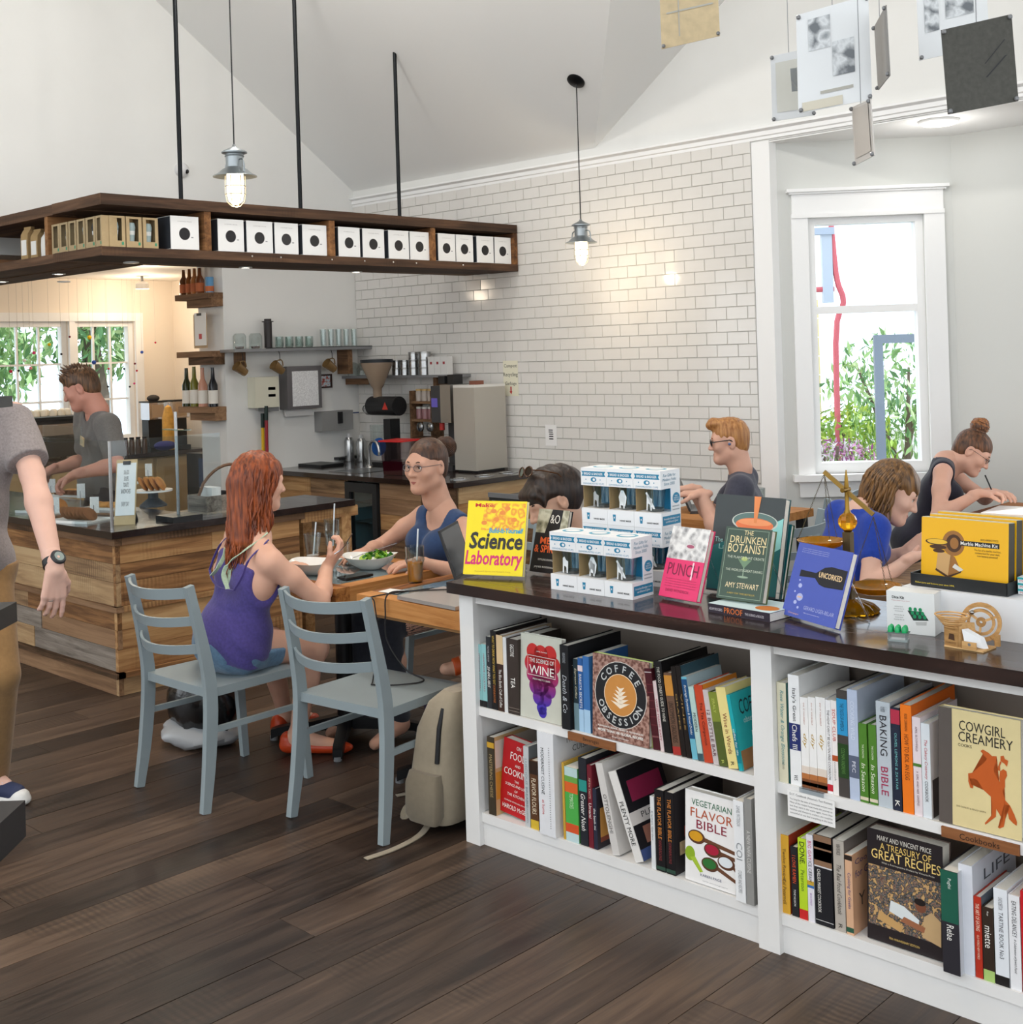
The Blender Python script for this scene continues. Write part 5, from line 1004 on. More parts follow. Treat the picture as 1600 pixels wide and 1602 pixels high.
B().hexa([(.004,-.03,.012),(.045,-.012,.004),(.052,.0,.004),(.012,-.012,.012),(-.004,-.028,.05),(.036,-.012,.03),(.042,0,.03),(.004,-.01,.05)]).obj('ramp',M('#e3e6e8',rough=.4),t)
B().mm((.0,-.038,.004),(.038,-.034,.022)).obj('gear_plate',mp,t);B().cyl((.02,-.0385,.016),(.02,-.0335,.016),.004,seg=12).obj('screw',M('#8a8d90',metal=.9,rough=.3),t)
B().cyl((.052,.02,.03),(.072,.008,.026),.006,seg=10).cyl((.072,.008,.012),(.072,.008,.04),.0075,seg=12).obj('crank',mp,t,smooth=True)
p=onz(1604,1040,ZT)
for q,(cc,nm)in enumerate((('#c4202c','red'),('#7a2aa0','purple'),('#2f57b5','blue'))):
 tag(B().mm((0,0,0),(.06,.05,.014)).bevel(.003,2).obj('puzzle_block',M(cc,rough=.35),loc=(p.x-.002+.002*q,p.y,ZT+.0004+q*.0143),smooth=True),'%s plastic block in the little stack at the right edge'%nm,'block','plastic blocks on the bookcase top')
for q in range(3):
 t=tag(B().mm((0,0,0),(.12,.08,.015)).bevel(.001).obj('small_kit',M('#e4eaea',rough=.5),loc=(-1.302,3.25,1.0242+q*.0153)),['lowest','middle','topmost'][q]+' small white and teal kit stacked on the white carton','box','small kits on the white carton')
 B().mm((-.0006,-.0006,.009),(.12,.0,.0145)).obj('teal_band',M('#2a9aa0',rough=.5),t);text(t,'MONSTER',frame((.03,-.0008,.005),(1,0,0),(0,0,1)),M('#b5303a',rough=.5),w=.05,h=.006)
tag(B().lathe([(.02,0),(.028,.03),(.022,.055),(.012,.07),(0,.072)],seg=7).obj('carved_figure',M('#5a3322',rough=.5),loc=(-1.255,3.29,1.0242+.0461)),'small dark brown carved figure on the small kits','figure')
#  PEOPLE: smooth-blended bodies meshed from distance fields
def v3(p):return np.array([p[0],p[1],p[2]],dtype=np.float64)
def cone(a,b,r0,r1=None,k=.02,flat=None,cap=False,sub=False):return dict(t='c',a=v3(a),b=v3(b),r0=r0,r1=r0 if r1 is None else r1,k=k,flat=flat,cap=cap,sub=sub)
def elli(c,r,m=None,k=.02,sub=False):return dict(t='e',c=v3(c),r=v3(r),m=np.eye(3)if m is None else np.array(m.to_3x3()),k=k,sub=sub)
def plane(p,n,k=.002):return dict(t='p',p=v3(p),n=v3(n)/np.linalg.norm(v3(n)),k=k,sub=True)
def field(prims,lo,hi,h,wob=None):
 lo=np.array(lo)-3*h;n=np.ceil((np.array(hi)+3*h-lo)/h).astype(int)+1
 ax=[lo[i]+h*np.arange(n[i])for i in range(3)]
 F=np.full(n,.5,dtype=np.float32)
 for p in prims:
  k=p['k']
  if p['t']=='p':i0=np.zeros(3,int);i1=n
  else:
   if p['t']=='c':
    R_=max(p['r0'],p['r1']);bl=np.minimum(p['a'],p['b'])-R_;bh=np.maximum(p['a'],p['b'])+R_
   else:
    R_=p['r'].max();bl=p['c']-R_;bh=p['c']+R_
   pad=k*1.2+3*h
   i0=np.clip(np.floor((bl-pad-lo)/h).astype(int),0,n);i1=np.clip(np.ceil((bh+pad-lo)/h).astype(int)+1,0,n)
   if np.any(i1<=i0):continue
  sl=tuple(slice(i0[i],i1[i])for i in range(3))
  X=ax[0][sl[0]][:,None,None];Y=ax[1][sl[1]][None,:,None];Z=ax[2][sl[2]][None,None,:]
  if p['t']=='p':d=((X-p['p'][0])*p['n'][0]+(Y-p['p'][1])*p['n'][1]+(Z-p['p'][2])*p['n'][2])*-1.0
  elif p['t']=='c':
   a,b=p['a'],p['b'];ab=b-a;L2=max(ab@ab,1e-12)
   qx,qy,qz=X-a[0],Y-a[1],Z-a[2]
   t0=(qx*ab[0]+qy*ab[1]+qz*ab[2])/L2;t=np.clip(t0,0,1)
   ex,ey,ez=qx-t*ab[0],qy-t*ab[1],qz-t*ab[2]
   if p['flat']is not None:
    nn,f=p['flat'];nn=v3(nn);nn=nn/np.linalg.norm(nn);w_=(ex*nn[0]+ey*nn[1]+ez*nn[2])*(f-1)
    ex,ey,ez=ex+w_*nn[0],ey+w_*nn[1],ez+w_*nn[2]
   d=np.sqrt(ex*ex+ey*ey+ez*ez)-(p['r0']+(p['r1']-p['r0'])*t)
   if p['flat']is not None:d=d/(1+.5*(p['flat'][1]-1))
   if p['cap']:d=np.maximum(d,np.maximum(-t0,t0-1)*math.sqrt(L2))
  else:
   q=[X-p['c'][0],Y-p['c'][1],Z-p['c'][2]];m=p['m']
   l=[(q[0]*m[0,i]+q[1]*m[1,i]+q[2]*m[2,i])/p['r'][i]for i in range(3)]
   kk=np.sqrt(l[0]**2+l[1]**2+l[2]**2)+1e-9
   d=(kk-1)*p['r'].min()*(1+.35*(np.median(p['r'])/p['r'].min()-1))
  d=d.astype(np.float32);G_=F[sl]
  if p['sub']:
   d=-d;hh=np.clip(.5-.5*(d-G_)/-k,0,1)if False else None
   q_=np.maximum(k-np.abs(G_-d),0)/k;F[sl]=np.maximum(G_,d)+q_*q_*k*.25
  else:
   q_=np.maximum(k-np.abs(G_-d),0)/k;F[sl]=np.minimum(G_,d)-q_*q_*k*.25
 if wob:
  amp,fr,dr=wob
  X=ax[0][:,None,None];Y=ax[1][None,:,None];Z=ax[2][None,None,:]
  F=F+(amp*np.sin(fr*(X*dr[0]+Y*dr[1]+Z*dr[2])+2.1*np.sin(9*X+7*Y)+1.7*np.sin(11*Z+5*Y))*(.5+.5*np.sin(13*X-8*Z+3))).astype(np.float32)
 return F,lo
def nets(F,lo,h):
 S=F<0;nx,ny,nz=F.shape
 acc=np.zeros((nx-1,ny-1,nz-1,3),np.float32);cnt=np.zeros((nx-1,ny-1,nz-1),np.float32)
 def sl(i,n,o):return slice(o,n-1+o)if True else i
 for axis in range(3):
  for o1 in(0,1):
   for o2 in(0,1):
    off=[0,0,0];oth=[q for q in range(3)if q!=axis];off[oth[0]]=o1;off[oth[1]]=o2
    A=F[off[0]:nx-1+off[0],off[1]:ny-1+off[1],off[2]:nz-1+off[2]]
    off2=list(off);off2[axis]=1
    Bv=F[off2[0]:nx-1+off2[0],off2[1]:ny-1+off2[1],off2[2]:nz-1+off2[2]]
    m=(A<0)!=(Bv<0)
    if not m.any():continue
    a=A[m];b=Bv[m];t=a/(a-b)
    pos=np.zeros((len(t),3),np.float32);pos[:,oth[0]]=o1;pos[:,oth[1]]=o2;pos[:,axis]=t
    acc[m]+=pos;cnt[m]+=1
 cm=cnt>0;idx=np.full(cnt.shape,-1,np.int64);ijk=np.argwhere(cm);idx[cm]=np.arange(len(ijk))
 V=(acc[cm]/cnt[cm][:,None]+ijk)*h+lo
 Q=[]
 for axis in range(3):
  o=[q for q in range(3)if q!=axis]
  A=[slice(None)]*3;A[axis]=slice(0,-1);Bs=[slice(None)]*3;Bs[axis]=slice(1,None)
  c=S[tuple(A)]!=S[tuple(Bs)];e=np.argwhere(c)
  e=e[(e[:,o[0]]>0)&(e[:,o[1]]>0)&(e[:,o[0]]<F.shape[o[0]]-1)&(e[:,o[1]]<F.shape[o[1]]-1)]
  if not len(e):continue
  neg=S[e[:,0],e[:,1],e[:,2]]
  d1=np.zeros(3,int);d1[o[0]]=1;d2=np.zeros(3,int);d2[o[1]]=1
  g=lambda q:idx[q[:,0],q[:,1],q[:,2]]
  quad=np.stack([g(e-d1-d2),g(e-d2),g(e),g(e-d1)],1)
  fl=neg if axis!=1 else~neg
  quad[~fl]=quad[~fl][:,::-1];Q.append(quad)
 Q=np.concatenate(Q)if Q else np.zeros((0,4),int)
 return V,Q[(Q>=0).all(1)]
def sdf_parts(parts,wob=None):
 """parts: list of (prims, h); returns joined mesh data"""
 Vs,Qs,n=[],[],0
 for prims,h in parts:
  lo=np.full(3,9e9);hi=-lo
  for p in prims:
   if p['t']=='p' or p['sub']:continue
   R_=max(p['r0'],p['r1'])if p['t']=='c' else p['r'].max()
   P_=np.array([p['a'],p['b']])if p['t']=='c' else np.array([p['c']])
   lo=np.minimum(lo,P_.min(0)-R_);hi=np.maximum(hi,P_.max(0)+R_)
  F,l0=field(prims,lo,hi,h,wob);V,Q=nets(F,l0,h)
  Vs.append(V);Qs.append(Q+n);n+=len(V)
 return np.concatenate(Vs),np.concatenate(Qs)
def sdf_obj(name,parts,mat,parent,wob=None):
 V,Q=sdf_parts(parts,wob)
 o_=np.array(parent.matrix_basis.translation)if parent else np.zeros(3)
 me=bpy.data.meshes.new(name);me.from_pydata((V-o_).tolist(),[],Q.tolist())
 me.polygons.foreach_set('use_smooth',[True]*len(me.polygons));me.update()
 return mk(name,me,mat,parent)
def ik(a,b,l1,l2,pole):
 a,b,pole=Vector(a),Vector(b),Vector(pole);d=b-a;L=min(d.length,(l1+l2)*.999);u=d.normalized()
 x=(l1*l1-l2*l2+L*L)/(2*L);y=math.sqrt(max(l1*l1-x*x,0))
 p=pole-u*pole.dot(u);p=p.normalized()if p.length>1e-6 else u.orthogonal().normalized()
 return a+u*x+p*y
def head_prims(H,fat=1.0,male=False):
 """H: 4x4 head frame (origin between the ears, +Y face, +Z up, +X the person's right)"""
 P_=lambda x,y,z:H@Vector((x,y,z));s=H.to_scale().x;m=H.to_3x3().normalized()
 E=lambda c,r,k=.02,sub=False:elli(P_(*c),[q*s for q in r],m,k*s,sub)
 C_=lambda a,b,r0,r1,k=.02,sub=False:cone(P_(*a),P_(*b),r0*s,r1*s,k*s,None,False,sub)
 j=.004 if male else 0
 return[E((0,-.012,.028),(.074,.094,.084)),E((0,.022,-.03),(.06*fat,.068,.088),.03),C_((0,.062,-.096),(.042*fat+j,.0,-.068),.02+j,.026,.03),C_((0,.062,-.096),(-.042*fat-j,.0,-.068),.02+j,.026,.03),E((0,.076,-.1),(.018+j,.014,.014),.02),C_((0,.084,.008),(0,.106,-.034),.0075,.0105,.012),E((.011,.095,-.037),(.008,.009,.007),.008),E((-.011,.095,-.037),(.008,.009,.007),.008),C_((-.04,.07,.014),(.04,.07,.014),.014,.014,.02),E((.04,.062,-.028),(.022*fat,.02,.02),.03),E((-.04,.062,-.028),(.022*fat,.02,.02),.03),E((.031,.098,-.003),(.015,.012,.009),.014,True),E((-.031,.098,-.003),(.015,.012,.009),.014,True),C_((-.019,.082,-.0645),(.019,.082,-.0645),.006,.006,.01),C_((-.016,.082,-.0735),(.016,.082,-.0735),.0065,.0065,.01),E((0,.094,-.069),(.022,.006,.0016),.004,True),E((.077,-.008,-.012),(.009,.02,.032),.008),E((-.077,-.008,-.012),(.009,.02,.032),.008),E((.084,-.004,-.008),(.006,.01,.017),.006,True),E((-.084,-.004,-.008),(.006,.01,.017),.006,True),C_((0,-.025,-.05),(0,-.04,-.16),.05+j*2,.052+j*2,.03)]
def face_bits(H,t,iris='#4a3a2a',brow='#4a3222',lips='#b5675a',eyes=True):
 m=H.to_3x3().normalized().to_4x4();s=H.to_scale().x;org=t.matrix_basis.translation
 L=lambda x,y,z:H@Vector((x,y,z))-org
 for sx in(-1,1):
  if eyes:
   B().ball(L(sx*.031,.0745,-.003),.0115*s,14,10).obj('eye',M('#e9e6e2',rough=.15),t,smooth=True)
   B().ball(L(sx*.0305,.0808,-.003),.0066*s,10,8).obj('iris',M(iris,rough=.1),t,smooth=True)
   B().tube([L(sx*.018,.085,.002),L(sx*.031,.0875,.0045),L(sx*.044,.0815,.0015)],.0023*s,seg=5).obj('eyelid',M('#6b4a3f',rough=.6),t)
  B().tube([L(sx*.014,.0885,.0175),L(sx*.03,.089,.0225),L(sx*.048,.077,.018)],[.0022*s,.003*s,.0015*s],seg=6).obj('eyebrow',M(brow,rough=.8),t,smooth=True)
 B().tube([L(-.0215,.083,-.069),L(-.008,.0905,-.0665),L(.008,.0905,-.0665),L(.0215,.083,-.069)],.0034*s,seg=6).obj('upper_lip',M(lips,rough=.5),t,smooth=True);B().tube([L(-.018,.083,-.071),L(0,.0905,-.0735),L(.018,.083,-.071)],.0042*s,seg=6).obj('lower_lip',M(lips,rough=.5),t,smooth=True)
def hand_prims(wr,d,n,curl=.5,s=1.0,thumb=1,spread=1.0,curls=None):
 """wrist, finger direction, palm normal (side the fingers curl to); thumb=+1: thumb on d x n side"""
 wr,d,n=Vector(wr),Vector(d).normalized(),Vector(n);n=(n-d*n.dot(d)).normalized();sd=d.cross(n).normalized()*thumb
 pr=[cone(wr-d*.03*s,wr+d*.02*s,.026*s,.025*s,.01,(n,1.3))]
 lens=[.072,.08,.074,.058]
 for i in range(4):
  off=(1.5-i)*.0205*s
  kb=wr+d*(.088-abs(i-1.2)*.004)*s+sd*off*spread
  pr.append(cone(wr+d*.01*s+sd*off*.6,kb,.0155*s,.0125*s,.012))
  c=(curls[i]if curls else curl);p=kb;a=c*.55;L=lens[i]*s;q=sd*(off*.12*spread)
  for seg,(fr,r0,r1)in enumerate(((.44,.0105,.0092),(.32,.0092,.0085),(.24,.0083,.007))):
   dd=(d*math.cos(a)+n*math.sin(a)).normalized();e=p+dd*L*fr+q*fr
   pr.append(cone(p,e,r0*s,r1*s,.004));p=e;a+=c*.85
 tb=wr+d*.018*s+sd*.024*s;t1=tb+(d*.7+sd*.6+n*.25).normalized()*.038*s;t2=t1+(d*.9+sd*.25+n*.35*(1+curl)).normalized()*.03*s;t3=t2+(d*1.0-sd*.05+n*.4*(1+curl)).normalized()*.024*s
 pr+=[cone(tb,t1,.017*s,.013*s,.014),cone(t1,t2,.012*s,.0105*s,.005),cone(t2,t3,.0105*s,.008*s,.004)]
 return pr
class Person:
 def __init__(s,label,base,skin,fwd,scale=1.0,female=True,bulk=1.0):
  s.t=thing('person',label,'person',base);s.base=Vector(base);s.F=Vector(fwd).normalized();s.Rt=s.F.cross(Vector((0,0,1))).normalized();s.sc=scale;s.fem=female;s.bk=bulk
  s.skin=M(skin,rough=.5,spec=.35,noise=.05,nscale=14,sss=.08,name='skin');s.fine=[]
 def torso(s,pelvis,neck,shw=None,lean_side=0):
  """pelvis centre and neck base in world"""
  q=s.sc;s.pel,s.nk=Vector(pelvis),Vector(neck);up=(s.nk-s.pel).normalized();s.up=up
  s.Rt2=(s.Rt-up*s.Rt.dot(up)).normalized();s.Fw2=up.cross(s.Rt2).normalized()
  L=(s.nk-s.pel).length;w=(shw or(.185 if s.fem else .205))*q
  s.shR=s.nk-up*.055*q+s.Rt2*w;s.shL=s.nk-up*.055*q-s.Rt2*w
  s.hipR=s.pel+s.Rt*.09*q;s.hipL=s.pel-s.Rt*.09*q
  s.chest=s.pel+up*L*.66;s.waist=s.pel+up*L*.32
  return s
 def tprims(s,e=0.0):
  q=s.sc;b=s.bk;F=s.Fw2;R_=s.Rt2;fl=(F,1.3);cw=(.075 if s.fem else .085)*q*b;ww=(.05 if s.fem else .065)*q*b
  pr=[cone(s.hipL+s.Rt*.0,s.hipR,.1*q*b+e,None,.04)]
  for sg in(-1,1):
   pr.append(cone(s.pel+R_*sg*.05*q,s.waist+R_*sg*ww,.105*q*b+e,.085*q*b+e,.05,fl));pr.append(cone(s.waist+R_*sg*ww,s.chest+R_*sg*cw,.085*q*b+e,.1*q*b+e,.05,fl))
   pr.append(cone(s.chest+R_*sg*cw,s.nk-s.up*.07*q+R_*sg*.1*q,.1*q*b+e,.06*q+e,.04,fl))
  pr.append(cone(s.nk-s.up*.02*q,s.shR-R_*.02*q,.05*q+e*.6,.048*q+e,.04));pr.append(cone(s.nk-s.up*.02*q,s.shL+R_*.02*q,.05*q+e*.6,.048*q+e,.04))
  pr.append(cone(s.chest,s.nk,.09*q+e,.05*q+e*.5,.04,(F,1.2)))
  if s.fem:
   for sg in(-1,1):pr.append(elli(s.chest+R_*sg*.07*q+F*.075*q*b,[(.062*b+e)*q]*3,None,.035))
  return pr
 def arm(s,side,hand,pole,hd,hn,curl=.5,thumb=None,l1=.285,l2=.25,**kw):
  sh=s.shR if side>0 else s.shL;q=s.sc;el=ik(sh,hand,l1*q,l2*q,pole);g=1.0 if s.fem else 1.18
  u=(Vector(hand)-el).normalized()
  pr=[cone(sh,el,.048*q*g,.037*q*g,.03),elli(sh.lerp(el,.4),[.045*q*g]*3,None,.03),cone(el,el.lerp(Vector(hand),.3),.037*q*g,.04*q*g,.02),cone(el.lerp(Vector(hand),.3),hand,.04*q*g,.025*q*g,.02)]
  th=thumb if thumb is not None else 1
  s.fine.append((hand_prims(hand,hd,hn,curl,q*(1 if s.fem else 1.1),th,**kw)+[cone(Vector(hand)-u*.07,hand,.03*q*g,.0255*q*g,.01)],.0042))
  s.__dict__['el%d'%side]=el;s.__dict__['hd%d'%side]=Vector(hand);s.__dict__['arm%d'%side]=pr;return pr
 def leg(s,side,ankle,toe,pole=None,l1=.42,l2=.42):
  hp=s.hipR if side>0 else s.hipL;q=s.sc;g=1.0 if s.fem else 1.05
  kn=ik(hp,ankle,l1*q,l2*q,pole or(s.F+Vector((0,0,.6))));an=Vector(ankle);back=-s.F
  pr=[cone(hp,kn,.088*q*g*s.bk,.056*q*g,.03),elli(kn,[.054*q*g]*3,None,.03),cone(kn,kn.lerp(an,.35)+back*.012,.05*q*g,.053*q*g,.03),cone(kn.lerp(an,.35)+back*.012,an,.053*q*g,.034*q*g,.03)]
  tv=Vector(toe)
  pr+=[cone(an,tv,.032*q,.022*q,.03),cone(an-(tv-an).normalized()*.03+Vector((0,0,-.03)),an,.028*q,.034*q,.03),cone(an+Vector((0,0,-.03)),tv,.027*q,.02*q,.02)]
  s.__dict__['kn%d'%side]=kn;s.__dict__['an%d'%side]=an;s.__dict__['toe%d'%side]=tv;s.__dict__['leg%d'%side]=pr;return pr
 def head(s,c,fwd,up=(0,0,1),size=1.0,fat=1.0):
  f=Vector(fwd).normalized();u=Vector(up);u=(u-f*u.dot(f)).normalized();r=f.cross(u);q=size
  H=Matrix((r,f,u)).transposed().to_4x4();H.translation=Vector(c);s.H=H@Matrix.Scale(q,4)
  s.fine.append((head_prims(s.H,fat,not s.fem)+[cone(s.H@Vector((0,-.028,-.07)),s.nk,.05*q,.056*s.sc,.03)],.0042));return s
 def skin_mesh(s,legs=True,res=.009):
  pr=s.tprims(-.004)+[cone(s.H@Vector((0,-.028,-.07)),s.nk,.05,.056*s.sc,.03)]
  for k in('arm1','arm-1','leg1','leg-1'):
   if k in s.__dict__:pr+=s.__dict__[k]
  return sdf_obj('body',[(pr,res)]+s.fine,s.skin,s.t)
 def cloth(s,name,prims,mat,res=.008,wob=None):return sdf_obj(name,[(prims,res)],mat,s.t,wob)
 def sleeve(s,side,frac,e=.012,flare=.0):
  sh=s.shR if side>0 else s.shL;el=s.__dict__['el%d'%side];g=1.0 if s.fem else 1.18;q=s.sc
  return[cone(sh+(sh-el).normalized()*.01,sh.lerp(el,frac),.052*q*g+e,.045*q*g+e+flare,.03,None,False),]
 def hair_cap(s,extra=(),scale=1.07,cut=True,mat=None,face=((0,.11,-.045),(.064,.085,.095)),name='hair',res=.005,low=-.1,wob=None):
  H=s.H;q=H.to_scale().x;m=H.to_3x3().normalized();P_=lambda x,y,z:H@Vector((x,y,z))
  pr=[elli(P_(0,-.016,.03),[.076*scale*q,.097*scale*q,.087*scale*q],m,.02),elli(P_(0,-.04,-.02),[.066*scale*q,.066*scale*q,.075*q],m,.02)]+list(extra)
  if cut:pr+=[elli(P_(*face[0]),[r*q for r in face[1]],m,.012,True),elli(P_(.085,.035,-.03),[.03*q,.045*q,.06*q],m,.01,True),elli(P_(-.085,.035,-.03),[.03*q,.045*q,.06*q],m,.01,True)]
  return sdf_obj(name,[(pr,res)],mat,s.t,wob)
 def strands(s,paths,r,mat,name='hair_strands',seg=5):
  b=B();o_=s.t.matrix_basis.translation
  for i,p in enumerate(paths):
   p=[Vector(q)-o_ for q in p];n=len(p);b.tube(p,[r*(1-.75*(k/(n-1))**2)for k in range(n)],seg)
  return b.obj(name,mat,s.t,smooth=True)
def hairm(c1,c2,name):
 key=('hair',name)
 if key in _MC:return _MC[key]
 m=M(c1,rough=.45,spec=.5,name=name);m=m.copy();nt=m.node_tree;b=nt.nodes['Principled BSDF'];tc=nt.nodes.new('ShaderNodeTexCoord');n=nt.nodes.new('ShaderNodeTexNoise');mp=nt.nodes.new('ShaderNodeMapping');mp.inputs['Scale'].default_value=(90,90,9);n.inputs['Scale'].default_value=1.0;n.inputs['Detail'].default_value=3
 cr=nt.nodes.new('ShaderNodeValToRGB');cr.color_ramp.elements[0].position=.3;cr.color_ramp.elements[0].color=lin(c1);cr.color_ramp.elements[1].position=.7;cr.color_ramp.elements[1].color=lin(c2)
 nt.links.new(tc.outputs['Object'],mp.inputs[0]);nt.links.new(mp.outputs[0],n.inputs['Vector']);nt.links.new(n.outputs['Fac'],cr.inputs[0]);nt.links.new(cr.outputs[0],b.inputs['Base Color'])
 bp=nt.nodes.new('ShaderNodeBump');bp.inputs['Strength'].default_value=.6;bp.inputs['Distance'].default_value=.004;nt.links.new(n.outputs['Fac'],bp.inputs['Height']);nt.links.new(bp.outputs[0],b.inputs['Normal'])
 _MC[key]=m;return m
def fabric(c,name,n=.12,ns=60,bump=.35,bs=18):
 return M(c,rough=.85,spec=.2,noise=n,nscale=ns,bump=bump,bscale=bs,sheen=.2,name=name)
 #  CHAIRS AND TABLES
chm=M('#8b979b',rough=.42,spec=.45,noise=.02,nscale=12,name='grey_chair_plastic')
def chair_proto():
 t=thing('side_chair','x','chair')
 n=10
 def seat(u,v,z):
  x=(u-.5);y=v-.5;w=.455-.02*v;xx=x*w;yy=-.225+v*.46;dip=-.012*math.sin(PI*u)*math.sin(PI*min(1,v*1.1))-.014*max(0,v-.85)/.15
  return Vector((xx,yy,z+(dip if z>.44 else dip*.5)))
 b=B();g1=[[b.bm.verts.new(seat(i/n,j/n,.458))for j in range(n+1)]for i in range(n+1)];g0=[[b.bm.verts.new(seat(i/n,j/n,.425+(.012 if 0<i<n and 0<j<n else 0)))for j in range(n+1)]for i in range(n+1)]
 for i in range(n):
  for j in range(n):
   b.bm.faces.new([g1[i][j],g1[i+1][j],g1[i+1][j+1],g1[i][j+1]]);b.bm.faces.new([g0[i][j],g0[i][j+1],g0[i+1][j+1],g0[i+1][j]])
 for i in range(n):
  b.bm.faces.new([g1[i][0],g0[i][0],g0[i+1][0],g1[i+1][0]]);b.bm.faces.new([g1[i][n],g1[i+1][n],g0[i+1][n],g0[i][n]]);b.bm.faces.new([g1[0][i],g1[0][i+1],g0[0][i+1],g0[0][i]]);b.bm.faces.new([g1[n][i],g0[n][i],g0[n][i+1],g1[n][i+1]])
 b.obj('seat',chm,t,smooth=True)
 def bar(path,w,d,up=(0,1,0)):
  rs=[];path=[Vector(p)for p in path]
  for i,p in enumerate(path):
   dr=(path[min(i+1,len(path)-1)]-path[max(i-1,0)]).normalized();s_=Vector((1,0,0));f=dr.cross(s_).normalized()
   ww=w[i]if isinstance(w,list)else w;dd=d[i]if isinstance(d,list)else d
   rs.append([p-s_*ww/2-f*dd/2,p+s_*ww/2-f*dd/2,p+s_*ww/2+f*dd/2,p-s_*ww/2+f*dd/2])
  return B().rings(rs).bevel(.004,2)
 for s_ in(-1,1):
  pts=spline([(s_*.236,-.262,0),(s_*.228,-.232,.2),(s_*.222,-.215,.43),(s_*.219,-.235,.6),(s_*.212,-.29,.86)],4);m_=len(pts)
  bar(pts,.026,[.034+.016*math.sin(PI*min(1,i/m_*1.15))for i in range(m_)]).obj('back_leg',chm,t,smooth=True)
  bar([(s_*.222,.235,0),(s_*.212,.205,.43)],.026,[.03,.04]).obj('front_leg',chm,t,smooth=True)
  B().beam((s_*.224,-.222,.3),(s_*.216,.21,.3),.014,.022).bevel(.003).obj('side_stretcher',chm,t)
 for zc,yb,dp in((.835,-.281,.052),(.725,-.262,.04),(.615,-.238,.04)):
  rs=[];m_=14
  for i in range(m_+1):
   u=i/m_;x=(-.5+u)*.42;bow=.075*(1-(2*u-1)**2);hh=.026 if zc<.8 else .03
   y=yb-bow;z=zc-.012*(1-(2*u-1)**2)
   tl=.008
   rs.append([(x,y-.006,z-hh/2*1.4),(x,y+.006,z-hh/2*1.4),(x,y+.006-tl,z+hh/2*1.4),(x,y-.006-tl,z+hh/2*1.4)])
  B().rings([[Vector(q)for q in r_]for r_ in rs]).bevel(.002,1).obj('back_slat',chm,t,smooth=True)
 return t
ch0=chair_proto();_first=[True]
def chair(label,x,y,yaw):
 o=ch0 if _first[0]else copy_tree(ch0);_first[0]=False
 o.location=(x,y,.0004);o.rotation_euler=(0,0,yaw);o['label']=label;o['group']='grey ladder-back chairs';return o
chair('grey ladder-back chair under the red-haired woman',-4.33,2.765,R(1));chair('empty grey ladder-back chair with a cable on its seat',-3.60,2.985,R(6))
chair('grey chair under the woman in the blue tank top',-4.42,4.24,R(180));chair('grey chair under the woman with sunglasses on her head',-2.86,3.86,R(105))
tw_=wood('table_oak',['#5f3517','#9a612f','#b57a42','#c48a50'],'X',1.3,rough=.6,grain=1.3,bumps=.5)
def table(label,x0,x1,y0,y1,zt=.757,inset=True):
 w,d=x1-x0,y1-y0
 t=thing('cafe_table',label,'table',((x0+x1)/2,(y0+y1)/2,0),0,'square pedestal tables');fb=.075;z0=zt-.068
 for(a,b_,c,e)in((-w/2,w/2,-d/2,-d/2+fb),(-w/2,w/2,d/2-fb,d/2)):B().mm((a,c,z0),(b_,e,zt)).bevel(.004).obj('frame_board',tw_,t)
 for sx in(-1,1):
  L=d-2*fb;B().mm((-L/2,-fb/2,z0),(L/2,fb/2,zt)).bevel(.004).obj('frame_board',tw_,t,loc=(sx*(w/2-fb/2),0,0),rot=(0,0,PI/2))
 B().mm((-w/2+fb,-d/2+fb,zt-.02),(w/2-fb,d/2-fb,zt-.002)).obj('glass_inset',M('#7f9196',rough=.04,spec=.8,coat=.5),t)
 B().mm((-w/2+.03,-d/2+.03,z0-.02),(w/2-.03,d/2-.03,z0)).obj('underboard',M('#a57b4d',rough=.7),t)
 pm=M('#17181b',rough=.4,metal=.4)
 B().cyl((0,0,.05),(0,0,z0-.018),.038,seg=20).obj('column',pm,t,smooth=True);B().lathe([(.17,z0-.045),(.17,z0-.0205),(0,z0-.0205)],seg=20).obj('top_spider',pm,t)
 for k in range(4):
  a=R(45+90*k);dx,dy=math.cos(a),math.sin(a)
  rs=[]
  for f,zz,hw,hh in((.03,.075,.028,.03),(.15,.06,.024,.022),(.3,.042,.022,.018),(.335,.03,.02,.02)):
   c=Vector((dx*f,dy*f,zz));s_=Vector((-dy,dx,0))*hw;rs.append([c-s_-Vector((0,0,hh)),c+s_-Vector((0,0,hh)),c+s_+Vector((0,0,hh)),c-s_+Vector((0,0,hh))])
  B().rings(rs).bevel(.006,2).obj('foot',pm,t,smooth=True);B().cyl((dx*.325,dy*.325,0),(dx*.325,dy*.325,.018),.018,seg=12).obj('glide',M('#7b7d80',rough=.4),t)
 return t
table('oak framed glass-topped table with the salad bowls',-4.78,-4.035,3.11,3.76);table('oak framed glass-topped table with the closed silver laptop',-3.885,-3.2,3.1,3.76)
TZ=.757
def on(u,v,z=TZ):p=onz(u,v,z);return p
ceram=M('#e9e8e4',rough=.12,spec=.6);
